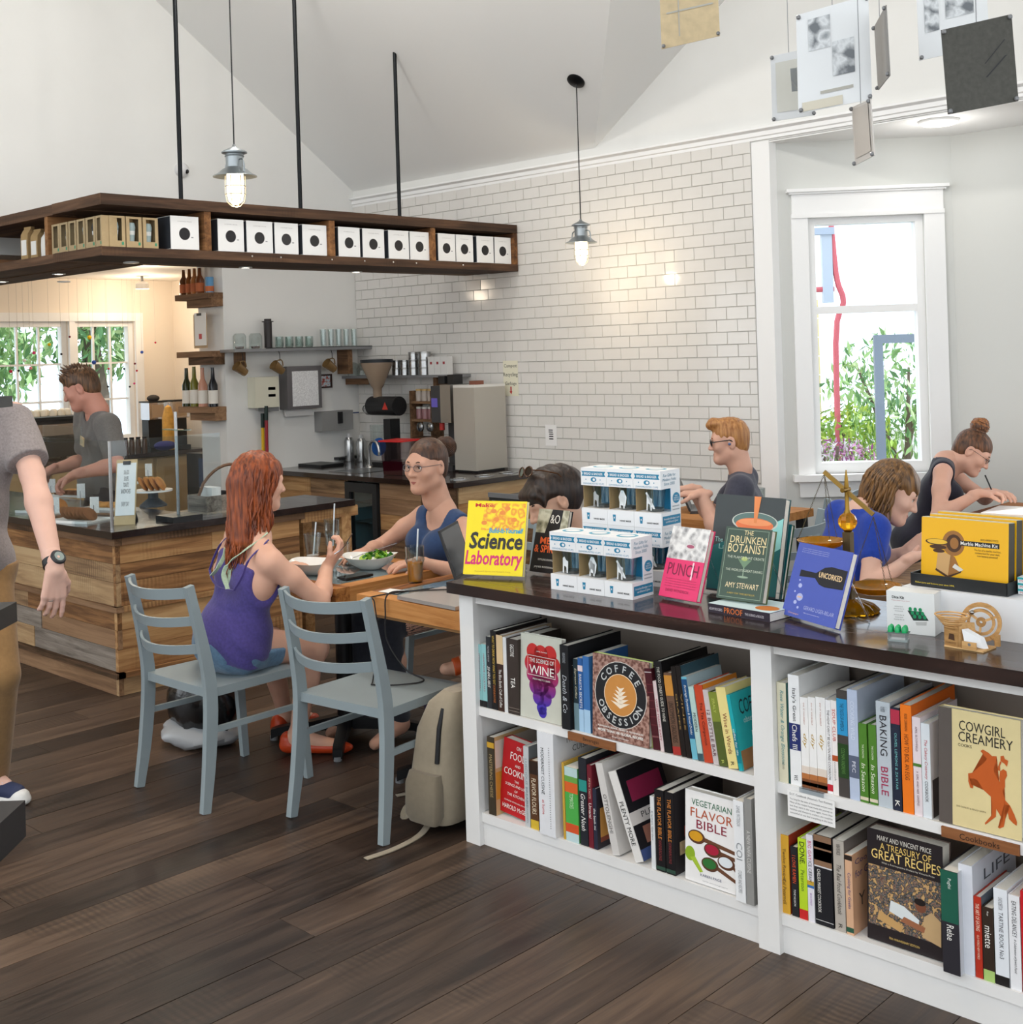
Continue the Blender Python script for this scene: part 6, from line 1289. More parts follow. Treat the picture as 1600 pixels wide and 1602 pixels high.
def bowl(label,p,rx,ry,h,yaw=0):
 t=thing('bowl',label,'bowl',(p[0],p[1],TZ),yaw);N=40
 def ring(f,z):
  out=[]
  for k in range(N):
   a=2*PI*k/N;c,s_=math.cos(a),math.sin(a);sq=1/max(abs(c)**2.6+abs(s_)**2.6,1e-9)**(1/2.6)
   out.append(Vector((rx*f*c*sq,ry*f*s_*sq,z+(.012*abs(c)**3 if f>.8 else 0))))
  return out
 B().rings([ring(.38,0),ring(.42,.002),ring(.72,h*.45),ring(.98,h*.97),ring(1,h),ring(.975,h*1.0),ring(.7,h*.5),ring(.4,h*.16),ring(.02,h*.14)]).obj('bowl_shell',ceram,t,smooth=True);return t
p=on(580,889);bw_=bowl('white angular bowl with green salad and a fork',(p.x,p.y),.122,.105,.056,R(30))
rr=random.Random(4)
leafc=[M(c,rough=.45,spec=.4)for c in('#7fae2e','#4f8a22','#a8c84a','#2f6b24')]
sal=B()
for k in range(70):
 a,r_=rr.random()*2*PI,.068*math.sqrt(rr.random());cx_,cy_=.03+r_*math.cos(a),.01+r_*math.sin(a)*.8;z=.035+.03*(1-(r_/.075)**2)+rr.uniform(0,.01);s_=rr.uniform(.012,.024)
 m_=TR(cx_,cy_,z)@Euler((rr.uniform(-.9,.9),rr.uniform(-.9,.9),rr.random()*6),'XYZ').to_matrix().to_4x4();sal.mi=k%4
 sal.poly([m_@Vector(q)for q in((-s_,0,0),(-s_*.3,-s_*.55,.004),(s_*.6,-s_*.4,.002),(s_,0,0),(s_*.5,s_*.5,.004),(-s_*.4,s_*.5,.002))])
o=sal.obj('salad_leaves',leafc,bw_,recalc=False);o['kind']='stuff'
steel=M('#b9bbbe',rough=.2,metal=1.0)
fk=thing('fork','steel fork resting on the edge of the salad bowl','fork',(p.x-.01,p.y-.02,TZ+.055),0)
B().beam((-.02,0,.008),(.1,.1,.055),.009,.003).obj('handle',steel,fk);B().beam((-.055,-.03,-.008),(-.02,0,.008),.02,.003).obj('tines',steel,fk)
p2=on(503,901);bowl('white angular bowl in front of the red-haired woman',(p2 .x-.06,p2 .y+.02),.115,.1,.055,R(20))
gl_=glass('#f0f4f4',.02,.32);gw=glass('#f5f8f8',.05,.22)
def tumbler(label,p,r0,r1,h,fill=None,fh=.5,bulge=False,straw=True,mat=gl_,ice=False):
 t=thing('drinking_glass',label,'glass',(p[0],p[1],TZ));prof=[(r0,0),(r0+(r1-r0)*.5,h*.5)]+([(r1*1.04,h*.62),(r1*.97,h*.72)]if bulge else[])+[(r1,h),(r1-.0018,h)]+([(r1*.97-.002,h*.72),(r1*1.04-.002,h*.62)]if bulge else[])+[(r0+(r1-r0)*.5-.002,h*.5),(r0-.002,.006),(0,.006)]
 B().lathe(prof,seg=28).obj('glass_wall',mat,t,smooth=True)
 if fill:
  rf=r0+(r1-r0)*fh
  B().lathe([(r0-.003,.007),(rf-.003,h*fh),(0,h*fh)],seg=24).obj('drink',M(fill,rough=.15,spec=.5),t,smooth=True)
  if ice:
   for q in range(5):B().box((0,0,0),(.016,.016,.014)).bevel(.003).obj('ice_cube',glass('#fff6e8',.1,.5),t,loc=(rf*.5*math.cos(q*1.3),rf*.5*math.sin(q*1.3),h*fh+.003),rot=(q,q*.7,q*1.9))
 if straw:B().cyl((.004,0,.008),(-r1*.1,r1*.65,h*1.45),.0035,seg=8).obj('straw',M('#dbe3ea',rough=.3),t,smooth=True)
 return t
p=on(650,911);tumbler('pint glass of iced orange drink with a straw',(p.x,p.y),.031,.04,.152,'#d98a22',.56,True,True,gl_,True)
p=on(474,872);tumbler('empty clear plastic cup with a straw',(p.x+.05,p.y+.02),.03,.043,.115,'#d9c9bd',.12,False,True,gw)
p=on(508,864);tumbler('tall glass with orange remains and a straw',(p.x+.06,p.y),.03,.038,.165,'#d9822a',.22,True)
p=on(530,876);tumbler('small short glass behind the raised hand',(p.x+.03,p.y),.03,.036,.085,None,.3,False,False)
a,b_=on(531,908),on(580,899);yaw=math.atan2(b_.y-a.y,b_.x-a.x)
t=thing('smartphone','black smartphone lying on the glass tabletop','phone',((a.x+b_.x)/2,(a.y+b_.y)/2,TZ+.0004),yaw);B().mm((-.07,-.035,0),(.07,.035,.01)).bevel(.003,2).obj('phone_body',M('#17181a',rough=.25),t,smooth=True);B().mm((-.064,-.031,.01),(.064,.031,.0104)).obj('screen',M('#0b0c0e',rough=.05,spec=.7),t)
a,b_=on(604,939,TZ+.015),on(718,953,TZ+.015);
t=thing('laptop','closed silver laptop with a cable on the oak table','laptop',(-3.475,3.225,TZ+.0006),R(-2));alu=M('#c3bdb8',rough=.35,metal=.6)
B().mm((-.17,-.12,.003),(.17,.12,.0115)).bevel(.003,2).obj('base',alu,t,smooth=True);B().mm((-.17,-.12,.012),(.17,.12,.017)).bevel(.0022,2).obj('lid',alu,t,smooth=True)
for sx in(-1,1):
 for sy in(-1,1):B().cyl((sx*.14,sy*.1,0),(sx*.14,sy*.1,.004),.008,seg=10).obj('foot',M('#2b2b2b',rough=.8),t)
blk=M('#17171a',rough=.5)
def cable(name,label,pts,r=.003,mat=blk,cat='cable'):
 q=[Vector(p)for p in spline(pts,8)];o=q[0].copy();return tag(B().tube([p-o for p in q],r,seg=6).obj(name,mat,loc=o,smooth=True),label,cat)
zc=TZ+.021
cable('charging_cable','thin black cable over the laptop and down to the chair seat',[(-3.36,3.56,TZ+.004),(-3.45,3.42,TZ+.004),(-3.5,3.35,zc),(-3.66,3.2,zc),(-3.69,3.1,zc),(-3.69,3.083,.70),(-3.68,3.08,.6),(-3.6,3.1,.5),(-3.53,3.13,.462),(-3.57,3.05,.456),(-3.66,2.99,.454),(-3.70,3.02,.462),(-3.72,3.07,.6),(-3.75,3.08,.74),(-3.77,3.1,TZ+.004),(-3.7,3.35,TZ+.004)])
tag(B().mm((-.05,-.035,0),(.05,.035,.0008)).obj('paper_slip',M('#e9e9e6',rough=.7),loc=(-3.8,3.22,TZ+.0005),rot=(0,0,.1)),'small white paper slip under the laptop corner','paper')
h0,h1=on(694,888),on(713,901);c0=(h0+h1)/2
tl=thing('laptop','open black laptop with its lid turned to the table','laptop',(-3.775,3.6,TZ+.0006),R(122));lbk=M('#2a2a2b',rough=.55)
B().mm((-.15,-.22,.0),(.15,.0,.018)).bevel(.003).obj('base',lbk,tl);m_=TR(0,.0,.016)@RX(R(-18))
B().mm((-.15,0,0),(.15,.009,.215),m_).bevel(.003).obj('lid',lbk,tl);B().mm((-.14,-.0006,.012),(.14,0,.205),m_).obj('screen',M('#30363c',rough=.1),tl);B().mm((.07,.009,.19),(.12,.0095,.2),m_).obj('badge',M('#9a9a9a',rough=.3,metal=.8),tl)
pb=thing('shopping_bag','black and white plastic shopping bag under the chair','bag',(-4.88,2.98,0))
def blob(b,c,r,seed,amp,su=22,sv=14,zmin=0):
 rg=random.Random(seed);ph=[rg.random()*6 for _ in range(8)];rs=[]
 for i in range(sv+1):
  th=PI*i/sv;ring=[]
  for j in range(su):
   a=2*PI*j/su;k=1+amp*(math.sin(3*a+ph[0]+2*th)+.7*math.sin(5*a-4*th+ph[1])+.6*math.sin(8*a+ph[2]+7*th)+.4*math.sin(13*a+ph[3]))
   z=c[2]-r[2]*math.cos(th)*k;ring.append(Vector((c[0]+r[0]*k*max(math.sin(th),.02)*math.cos(a),c[1]+r[1]*k*max(math.sin(th),.02)*math.sin(a),max(z,zmin))))
  rs.append(ring)
 return b.rings(rs)
blob(B(),(.02,.02,.19),(.19,.15,.17),2,.05,zmin=.05).obj('black_part',M('#121315',rough=.18,spec=.6,bump=.9,bscale=16),pb,smooth=True)
blob(B(),(.0,0,.05),(.2,.155,.065),5,.06,zmin=.0).obj('white_part',M('#a3a7ab',rough=.3,spec=.5,bump=.6,bscale=14),pb,smooth=True)
bp_=thing('backpack','tan canvas backpack leaning against the end of the bookcase','backpack',(-3.29,3.06,0),R(4));can=fabric('#968b78','canvas',.06,40,.3,30);cdk=fabric('#7d7362','canvas_dark',.06,40,.3,30)
rs=[]
for z,hw,hd,ox in((.03,.085,.13,-.02),(.06,.1,.14,-.02),(.2,.105,.15,-.015),(.36,.09,.14,.0),(.46,.07,.12,.03),(.5,.04,.08,.045)):
 rs.append([Vector((ox+hw*(abs(math.cos(a))**.5)*(1 if math.cos(a)>0 else-1),hd*(abs(math.sin(a))**.5)*(1 if math.sin(a)>0 else-1),z))for a in[2*PI*k/24 for k in range(24)]])
B().rings(rs).obj('pack_body',can,bp_,smooth=True)
rs=[[Vector((ox+hw*(abs(math.cos(a))**.5)*(1 if math.cos(a)>0 else-1),-.13-.02+hd*(abs(math.sin(a))**.5)*(1 if math.sin(a)>0 else-1),z))for a in[2*PI*k/20 for k in range(20)]]for z,hw,hd,ox in((.04,.065,.02,-.02),(.07,.078,.035,-.02),(.18,.078,.035,-.015),(.22,.07,.02,-.01))]
B().rings(rs).obj('pocket',cdk,bp_,smooth=True)
B().tube([(.045,-.146,.26),(.05,-.135,.38),(.055,-.115,.45)],.009,seg=6).obj('zip',M('#16171a',rough=.5),bp_,smooth=True)
def strap(pts,w=.026,th=.003,mat=can,par=None,nm='strap'):
 P_=spline(pts,6);rs=[]
 for i,p in enumerate(P_):
  d=(P_[min(i+1,len(P_)-1)]-P_[max(i-1,0)]).normalized();up=Vector((0,0,1))if abs(d.z)<.8 else Vector((-1,0,0));s_=d.cross(up).normalized()*w/2;n_=s_.cross(d).normalized()*th/2;rs.append([p-s_-n_,p+s_-n_,p+s_+n_,p-s_+n_])
 return B().rings(rs).obj(nm,mat,par)
strap([(-.1,.02,.42),(-.155,.02,.3),(-.16,.0,.16),(-.11,-.02,.07)],.05,.012,cdk,bp_,'shoulder_strap')
strap([(-.1,-.06,.11),(-.15,-.1,.06),(-.13,-.14,.03),(-.1,-.1,.06)],.03,.004,can,bp_)
loc=lambda u,v:Matrix.Rotation(-R(4),3,'Z')@(onz(u,v)-Vector((-3.29,3.06,0)))
strap([(-.1,-.08,.05),loc(676,1285)+Vector((0,0,.03)),loc(660,1305)+Vector((0,0,.004)),loc(620,1328)+Vector((0,0,.003)),loc(572,1345)+Vector((0,0,.003))],.025,.003,can,bp_)
strap([(-.12,.02,.08),loc(668,1232)+Vector((0,0,.02)),loc(650,1240)+Vector((0,0,.004)),loc(620,1246)+Vector((0,0,.003))],.025,.003,can,bp_)
t=thing('tote_bag','small purple and grey bag on the floor under the table','bag',(-4.1,3.78,0));blob(B(),(0,0,.1),(.13,.1,.1),9,.03).obj('bag_body',M('#5d5478',rough=.6,bump=.4,bscale=14),t,smooth=True);strap([(.05,-.05,.16),(.14,.0,.08),(.24,.05,.004),(.36,.1,.003)],.022,.003,M('#77747f',rough=.7),t)
#  PEOPLE
UP=Vector((0,0,1))
def lerp(a,b,t):return Vector(a).lerp(Vector(b),t)
rg=random.Random(21)
hc=dep(406,752,5.02);nb=dep(401,838,4.98);pv=Vector((-4.33,2.80,.555))
W1p=Person('woman with long red hair in a purple tank top eating at the table',(-4.33,2.8,0),'#d9aa93',(.1,1,0),.97)
W1p.torso(pv,nb,.165);W1p.head(hc,(.25,1,-.12),(0,.1,1),.98)
hr=dep(512,886,5.2);W1p.arm(1,hr,(.9,-.3,-1),(.35,.6,.8),(-.5,-.3,.3),.9,1);W1p.arm(-1,(-4.5,3.16,.8),(-1,-.3,-.6),(.3,.9,0),(0,0,-1),.4,-1)
a1=onz(476,1178);W1p.leg(1,(a1 .x-.02,a1 .y-.02,.075),(a1 .x+.13,a1 .y+.1,.03),(.25,.5,1));a2=onz(447,1146);W1p.leg(-1,(a2 .x,a2 .y,.085),(a2 .x-.02,a2 .y+.15,.03),(-.1,.5,1))
W1p.skin_mesh()
tp=W1p.tprims(.01);up,F,Rr=W1p.up,W1p.Fw2,W1p.Rt2
back=nb-F*.12
purp=fabric('#4e4585','purple_jersey',.18,90,.5,14)
V0=nb-up*.2-F*.14
tank=W1p.tprims(.014)[:7]+[elli(W1p.pel+up*.05,[.165,.145,.13],None,.05),plane(W1p.pel-up*.035,-up),plane(nb-up*.1,up),cone(V0-F*.03,nb+up*.02-F*.13,.012,.13,.01,None,False,True),elli(W1p.shR-up*.09+Rr*.02,[.05,.09,.09],None,.02,True),elli(W1p.shL-up*.09-Rr*.02,[.05,.09,.09],None,.02,True)]
W1p.cloth('tank_top',tank,purp,.007,(.0035,55,(.6,.5,1)))
org=W1p.t.matrix_basis.translation
def surf_strip(pts,w,mat,nm,th=.003):
 o=strap([Vector(p)-org for p in pts],w,th,mat,W1p.t,nm);return o
st_m=fabric('#4a3f80','strap_purple',.1,80,.2,30);lace=fabric('#bcd2b6','mint_lace',.15,120,.5,60)
def bk(sx,dz,off=.0):
 return nb+Rr*sx-up*dz-F*(.062+.055*min(1,dz/.16)-abs(sx)*.18+off)
for sg in(-1,1):
 surf_strip([nb+Rr*sg*.1-up*.012+F*.0+up*.03,bk(sg*.115,.06,.012),bk(sg*.125,.13,.01),bk(sg*.115,.19,.012)],.009,st_m,'shoulder_strap')
 surf_strip([nb+Rr*sg*.062+up*.035+F*.01,bk(sg*.06,.05,.012),bk(sg*.03,.1,.014),bk(sg*.028,.15,.014),bk(sg*.075,.2,.012)],.018,lace,'bralette_strap')
surf_strip([bk(-.115,.19,.012),bk(-.05,.205,.016),bk(.03,.21,.016),bk(.115,.19,.012)],.009,st_m,'cross_strap')
W1p.cloth('bralette',W1p.tprims(.009)+[plane(nb-up*.26,-up),plane(nb-up*.125,up),elli(W1p.shR-up*.06,[.06,.1,.11],None,.02,True),elli(W1p.shL-up*.06,[.06,.1,.11],None,.02,True)],lace,.006)
jean=fabric('#5b7a96','denim',.2,60,.4,60)
W1p.cloth('shorts',W1p.tprims(.013)[:3]+[elli(W1p.pel-F*.02,[.15,.13,.11],None,.04),cone(W1p.hipR,W1p.hipR.lerp(W1p.kn1,.42),.1,.083,.03,None,True),cone(W1p.hipL,W1p.hipL.lerp(W1p.__dict__['kn-1'],.42),.1,.083,.03,None,True),plane(W1p.pel+up*.03,up)],jean,.007,(.002,70,(.4,.8,.5)))
shoem=M('#c2421c',rough=.3,spec=.5)
for sd in('1','-1'):
 an,to=W1p.__dict__['an'+sd],W1p.__dict__['toe'+sd];d=(to-an);d.z=0;d.normalize();he=an-d*.04
 W1p.cloth('flat_shoe',[cone(Vector((he.x,he.y,.032)),Vector((to.x,to.y,.024)),.036,.03,.02,(UP,1.25)),cone(Vector((he.x,he.y,.05)),Vector((he.x,he.y,.06)),.036,.036,.02),cone(Vector((to.x,to.y,.026)),Vector((to.x,to.y,.026))+d*.03,.03,.022,.02,(UP,1.4)),elli(lerp(an,to,.35)+UP*.045,[.034,.055,.035],d.to_track_quat('Y','Z').to_matrix(),.012,True),plane((0,0,.002),(0,0,-1))],shoem,.005)
redh=hairm('#4c1f10','#a5542a','red_hair');H=W1p.H
W1p.hair_cap([cone(H@Vector((0,-.06,-.02)),nb-F*.06-up*.02,.075,.05,.03)],1.12,True,redh,((0,.13,-.06),(.07,.085,.1)),wob=(.003,160,(1,.6,.15)))
paths=[]
for k in range(170):
 a=rg.uniform(-2.3,2.3)+PI*0;e=rg.uniform(.15,1.35)
 s0=Vector((.08*math.sin(a)*math.cos(e),-.012-.1*math.cos(a)*math.cos(e),.03+.092*math.sin(e)));ph=rg.uniform(0,6);L=rg.uniform(.26,.42);pts=[]
 for i in range(14):
  f=i/13;dx=.013*math.sin(17*f*L/.3+ph)*f**.6;dy=.012*math.cos(15*f+ph)*f**.6
  if f<.25:q=s0 .lerp(Vector((.09*math.sin(a),-.02-.1*math.cos(a),-.02)),f*4)+Vector((s0 .x,s0 .y+.015,0)).normalized()*.012*math.sin(f*4*PI)
  else:q=Vector(((.09-.02*f)*math.sin(a),-.02-(.1-.01*f)*math.cos(a),-.02-(f-.25)*L/.75))
  pts.append(H@(q+Vector((dx,dy,0))))
 paths.append(pts)
W1p.strands(paths,.0058,redh)
t=tag(B().tube(spline([(0,0,0),(.03,.03,.03),(.07,.05,.09)],5),.0028,seg=6).obj('fork',steel,loc=hr+Vector((.04,.0,.05)),smooth=True),'slim fork held in the red-haired woman\'s raised hand','fork')
D=5.75;hc=dep(667,727,D);nb=dep(694,799,D+.03);pv=Vector((nb.x-.04,nb.y+.02,.55))
W2=Person('woman with glasses and a brown bun in a blue tank top',(pv.x,pv.y,0),'#c99b84',(-.12,-1,0),.97,bulk=1.12)
W2 .torso(pv,nb,.175);W2 .head(hc,(.12,-1,-.03),(0,.05,1),1.06,1.1)
W2 .arm(1,(pv.x-.2,pv.y-.32,.79),(-1,.3,-.5),(.2,-1,0),(0,0,-1),.3,-1);W2 .arm(-1,(pv.x+.2,pv.y-.33,.79),(1,.5,-.6),(-.2,-1,0),(0,0,-1),.3,1)
W2 .leg(1,(pv.x-.12,pv.y-.42,.085),(pv.x-.14,pv.y-.58,.03));W2 .leg(-1,(pv.x+.12,pv.y-.4,.085),(pv.x+.14,pv.y-.56,.03));W2 .skin_mesh()
up,F,Rr=W2 .up,W2 .Fw2,W2 .Rt2
navy=fabric('#2f4468','blue_cotton',.1,70,.4,12)
W2 .cloth('tank_top',W2 .tprims(.009)+[elli(W2 .pel+up*.03,[.18,.15,.14],None,.05),elli(nb+F*.05+up*.01,[.078,.085,.1],None,.008,True),elli(nb+up*.04,[.075,.08,.1],None,.008,True),elli(W2 .shR+Rr*.03-up*.03,[.07,.1,.12],None,.01,True),elli(W2 .shL-Rr*.03-up*.03,[.07,.1,.12],None,.01,True),plane(W2 .pel-up*.06,-up)],navy,.007,(.002,50,(1,.3,.6)))
W2 .cloth('trousers',W2 .tprims(.014)[:3]+[p for p in W2 .leg1[:1]+W2 .__dict__['leg-1'][:1]]+[cone(W2 .kn1,W2 .an1+UP*.03,.064,.05,.02),cone(W2 .__dict__['kn-1'],W2 .__dict__['an-1']+UP*.03,.064,.05,.02),plane(W2 .pel+up*.1,up)],fabric('#2c2e36','dark_trousers'),.01)
face_bits(W2 .H,W2 .t,'#3d2c20','#3a271c','#a55f55');H=W2 .H;brn=hairm('#2c1c14','#5a3c2a','brown_hair')
bun=H@Vector((0,-.132,.062))
W2 .hair_cap([elli(bun,[.05,.05,.05],None,.008),cone(H@Vector((0,-.09,.045)),bun,.025,.03,.01)],1.035,True,brn,((0,.118,-.036),(.07,.085,.104)))
paths=[]
for k in range(26):
 a=k*2*PI/26;pts=[bun+Vector((.052*math.cos(a+i*.35)*math.sin(.4+i*.22),.052*math.sin(a+i*.35)*math.sin(.4+i*.22),.052*math.cos(.4+i*.22)))for i in range(11)];paths.append(pts)
W2 .strands(paths,.005,brn,'bun_strands')
def spectacles(H,label,rim,shades=False,lens=glass('#eef3f5',.02,.08),r=.019,up_=0,wide=True):
 g=thing('eyeglasses',label,'glasses',H.translation);o_=H.translation;s_=H.to_scale().x;L=lambda x,y,z:H@Vector((x,y,z))-o_
 for sx in(-1,1):
  pts=[L(sx*.032+r*1.12*math.cos(a*PI/10),.1-abs(sx*.032+r*math.cos(a*PI/10))*.12,-.004+up_+r*.78*math.sin(a*PI/10))for a in range(20)]
  B().tube(pts,.0013 if not shades else .003,seg=5,closed=True).obj('rim',rim,g,smooth=True);B().poly(pts).obj('lens',lens,g,recalc=False)
  B().tube([L(sx*.054,.093,.002+up_),L(sx*.074,.06,.004+up_),L(sx*.08,.0,.004+up_),L(sx*.081,-.015,-.006+up_)],.0013 if not shades else .0025,seg=5).obj('temple_arm',rim,g,smooth=True)
 B().tube([L(-.012,.0985,.0+up_),L(0,.102,.003+up_),L(.012,.0985,0+up_)],.0013,seg=5).obj('bridge',rim,g);return g
spectacles(W2 .H,'thin oval metal eyeglasses worn by the woman in blue tank top',M('#6d6a70',rough=.3,metal=.8))
D=4.8;hc=dep(862,782,D);nb=dep(905,845,D+.05);pv=Vector((nb.x+.1,nb.y+.06,.55))
W3=Person('dark-haired woman with sunglasses on her head bending over her laptop',(pv.x,pv.y,0),'#c99f88',(-.8,-.55,0),.95)
W3 .torso(pv,nb,.165);W3 .head(hc,tuple(-RT*1-FW*.5-UP*.5),tuple(UP-RT*.3),1.04)
W3 .arm(1,(-3.5,3.86,.79),(.2,.6,-.8),(-1,-.3,0),(0,0,-1),.5,-1);W3 .arm(-1,(-3.33,3.58,.79),(.3,-.6,-.8),(-1,-.1,0),(0,0,-1),.5,1)
W3 .leg(1,(-3.3,3.72,.085),(-3.45,3.68,.03));s_an=dep(728,1040,5.0);W3 .leg(-1,s_an,dep(697,1047,4.98),(-.6,-.2,1));W3 .skin_mesh()
up,F,Rr=W3 .up,W3 .Fw2,W3 .Rt2
stripe=bpy.data.materials.new('striped_knit');stripe.use_nodes=True;nt=stripe.node_tree;wv=nt.nodes.new('ShaderNodeTexWave');wv.bands_direction='Z';wv.inputs['Scale'].default_value=26;tcn=nt.nodes.new('ShaderNodeTexCoord');nt.links.new(tcn.outputs['Object'],wv.inputs['Vector']);crn=nt.nodes.new('ShaderNodeValToRGB');crn.color_ramp.elements[0].position=.45;crn.color_ramp.elements[0].color=lin('#2a2836');crn.color_ramp.elements[1].position=.55;crn.color_ramp.elements[1].color=lin('#d5d2dc');nt.links.new(wv.outputs['Fac'],crn.inputs[0]);nt.links.new(crn.outputs[0],nt.nodes['Principled BSDF'].inputs['Base Color']);nt.nodes['Principled BSDF'].inputs['Roughness'].default_value=.85
k1,k2=W3 .kn1,W3 .__dict__['kn-1']
W3 .cloth('striped_dress',W3 .tprims(.01)+[cone(W3 .hipR,k1,.1,.075,.04),cone(W3 .hipL,k2,.1,.075,.04),cone(lerp(k1,k2,.5),lerp(k1,k2,.5)+Vector((0,0,-.12)),.09,.05,.05),elli(nb+up*.05,[.07,.07,.09],None,.01,True),plane(nb-up*.02+up*.03,up)],stripe,.008)
sand=M('#c0501f',rough=.5);an=W3 .__dict__['an-1'];to=W3 .__dict__['toe-1']
W3 .cloth('sandal',[cone(lerp(an,to,.1),lerp(an,to,.62),.041,.036,.01,None,True)],sand,.005)
face_bits(W3 .H,W3 .t,'#2c2018','#20160f','#9c5a50',False);blackh=hairm('#130d0b','#38281f','dark_hair');H=W3 .H
W3 .hair_cap([elli(H@Vector((0,-.075,.02)),[.085,.075,.08],None,.03),cone(H@Vector((-.05,.07,.055)),H@Vector((.05,.07,.055)),.026,None,.02),cone(H@Vector((-.062,.06,.04)),H@Vector((-.07,.045,-.05)),.016,.008,.01)],1.12,True,blackh,((0,.125,-.075),(.062,.07,.09)),wob=(.0018,130,(.3,1,.3)))
Hs=H@TR(0,-.035,.085)@RX(R(38));spectacles(Hs,'tortoiseshell sunglasses pushed up into dark hair',M('#4a2f1c',rough=.2),True,M('#1f1814',rough=.08,spec=.8),.024)
D=6.6;hc=dep(1140,688,D);nb=dep(1158,742,D+.02);pv=Vector((nb.x+.04,nb.y+.05,.55))
W4=Person('young man with short ginger hair and dark T-shirt using a laptop',(pv.x,pv.y,0),'#d6a690',tuple(-RT*.95+FW*.25),.98,False)
W4 .torso(pv,nb,.19);W4 .head(hc,tuple(-RT*1+FW*.12-UP*.12),(0,0,1),1.0,.95)
kb=dep(1092,772,6.45);W4 .arm(-1,kb+Vector((.02,0,0)),tuple(RT*.5-FW*.4-UP*1),tuple(-RT+FW*.2),(0,0,-1),.45,1);W4 .arm(1,kb+FW*.22,tuple(RT*.5+FW*.5-UP),tuple(-RT+FW*.2),(0,0,-1),.45,-1)
f0=pv-RT*.4;W4 .leg(1,(f0 .x,f0 .y+.08,.085),(f0 .x-.15,f0 .y+.06,.03));W4 .leg(-1,(f0 .x-.05,f0 .y-.1,.085),(f0 .x-.2,f0 .y-.12,.03));W4 .skin_mesh()
up,F,Rr=W4 .up,W4 .Fw2,W4 .Rt2
W4 .cloth('t_shirt',W4 .tprims(.012)+W4 .sleeve(1,.62)+W4 .sleeve(-1,.62)+[elli(W4 .pel+up*.03,[.16,.14,.13],None,.05),cone(nb-up*.0,nb+up*.2,.058,.07,.006,None,False,True),plane(W4 .pel-up*.05,-up)],fabric('#43434f','charcoal_tee',.12,80,.5,10),.008,(.003,45,(1,.4,.7)))
W4 .cloth('trousers',W4 .tprims(.014)[:3]+W4 .leg1[:1]+W4 .__dict__['leg-1'][:1]+[cone(W4 .kn1,W4 .an1+UP*.03,.066,.052,.02),cone(W4 .__dict__['kn-1'],W4 .__dict__['an-1']+UP*.03,.066,.052,.02),plane(W4 .pel+up*.1,up)],fabric('#2b2f3c','jeans'),.011)
face_bits(W4 .H,W4 .t,'#4a5a6a','#8a5a35','#b5776a');gin=hairm('#8f5a30','#c08a52','ginger_hair');H=W4 .H
W4 .hair_cap([elli(H@Vector((0,.03,.095)),[.05,.075,.026],H.to_3x3().normalized(),.02),cone(H@Vector((0,.07,.1)),H@Vector((0,.085,.085)),.03,.02,.02)],1.025,True,gin,((0,.12,-.07),(.07,.09,.11)),wob=(.0012,220,(1,.3,.2)))
spectacles(W4 .H,'thick black eyeglasses on the ginger-haired young man',M('#141416',rough=.3),True,glass('#eef3f5',.02,.08),.019)
B().ball(H@Vector((-.083,.004,-.016))-W4 .t.location,.008).obj('earphone',M('#5a6a8f',rough=.3),W4 .t,smooth=True)
D=5.2;hc=dep(1398,768,D);nb=dep(1345,800,D);pv=dep(1310,925,D+.02);pv.z=.55
W5=Person('girl in a royal blue top with wavy brown hair leaning on the table',(pv.x,pv.y,0),'#dcb09c',tuple(RT*.85+FW*.3),.9)
W5 .torso(pv,nb,.15);W5 .head(hc,tuple(RT*.9-FW*.4-UP*.5),tuple(UP+RT*.4),1.04)
e1=dep(1426,872,4.98);W5 .arm(1,e1,tuple(-RT*.2-FW*.5-UP),tuple(RT*1+UP*.15+FW*.4),tuple(FW*.3+UP),.45,-1);W5 .arm(-1,dep(1420,862,5.3),tuple(RT*.3+FW*.3-UP),tuple(RT+UP*.6),tuple(-FW),.3,1)
W5 .leg(1,pv+RT*.33+Vector((0,0,-.465)),pv+RT*.48+Vector((0,0,-.52)));W5 .leg(-1,pv+RT*.33+FW*.2+Vector((0,0,-.465)),pv+RT*.48+FW*.2+Vector((0,0,-.52)));W5 .skin_mesh()
up,F,Rr=W5 .up,W5 .Fw2,W5 .Rt2
W5 .cloth('blue_top',W5 .tprims(.01)+W5 .sleeve(1,.4)+W5 .sleeve(-1,.4)+[elli(W5 .pel+up*.02,[.15,.13,.12],None,.05),cone(nb,nb+up*.2,.055,.07,.006,None,False,True),plane(W5 .pel-up*.05,-up)],fabric('#24409c','royal_blue',.1,80,.35,14),.008,(.002,50,(1,.4,.6)))
W5 .cloth('trousers',W5 .tprims(.014)[:3]+W5 .leg1[:1]+W5 .__dict__['leg-1'][:1]+[cone(W5 .kn1,W5 .an1+UP*.03,.06,.048,.02),cone(W5 .__dict__['kn-1'],W5 .__dict__['an-1']+UP*.03,.06,.048,.02),plane(W5 .pel+up*.1,up)],fabric('#33384c','jeans_girl'),.011)
face_bits(W5 .H,W5 .t,'#4a3a2a','#5a4030','#b5746a');bl=hairm('#3d2a1d','#8f6638','brown_blond_hair');H=W5 .H
W5 .hair_cap([elli(H@Vector((0,-.05,-.03)),[.085,.08,.1],H.to_3x3().normalized(),.03)],1.12,True,bl,((0,.13,-.06),(.066,.085,.1)),wob=(.003,150,(1,.5,.2)))
paths=[]
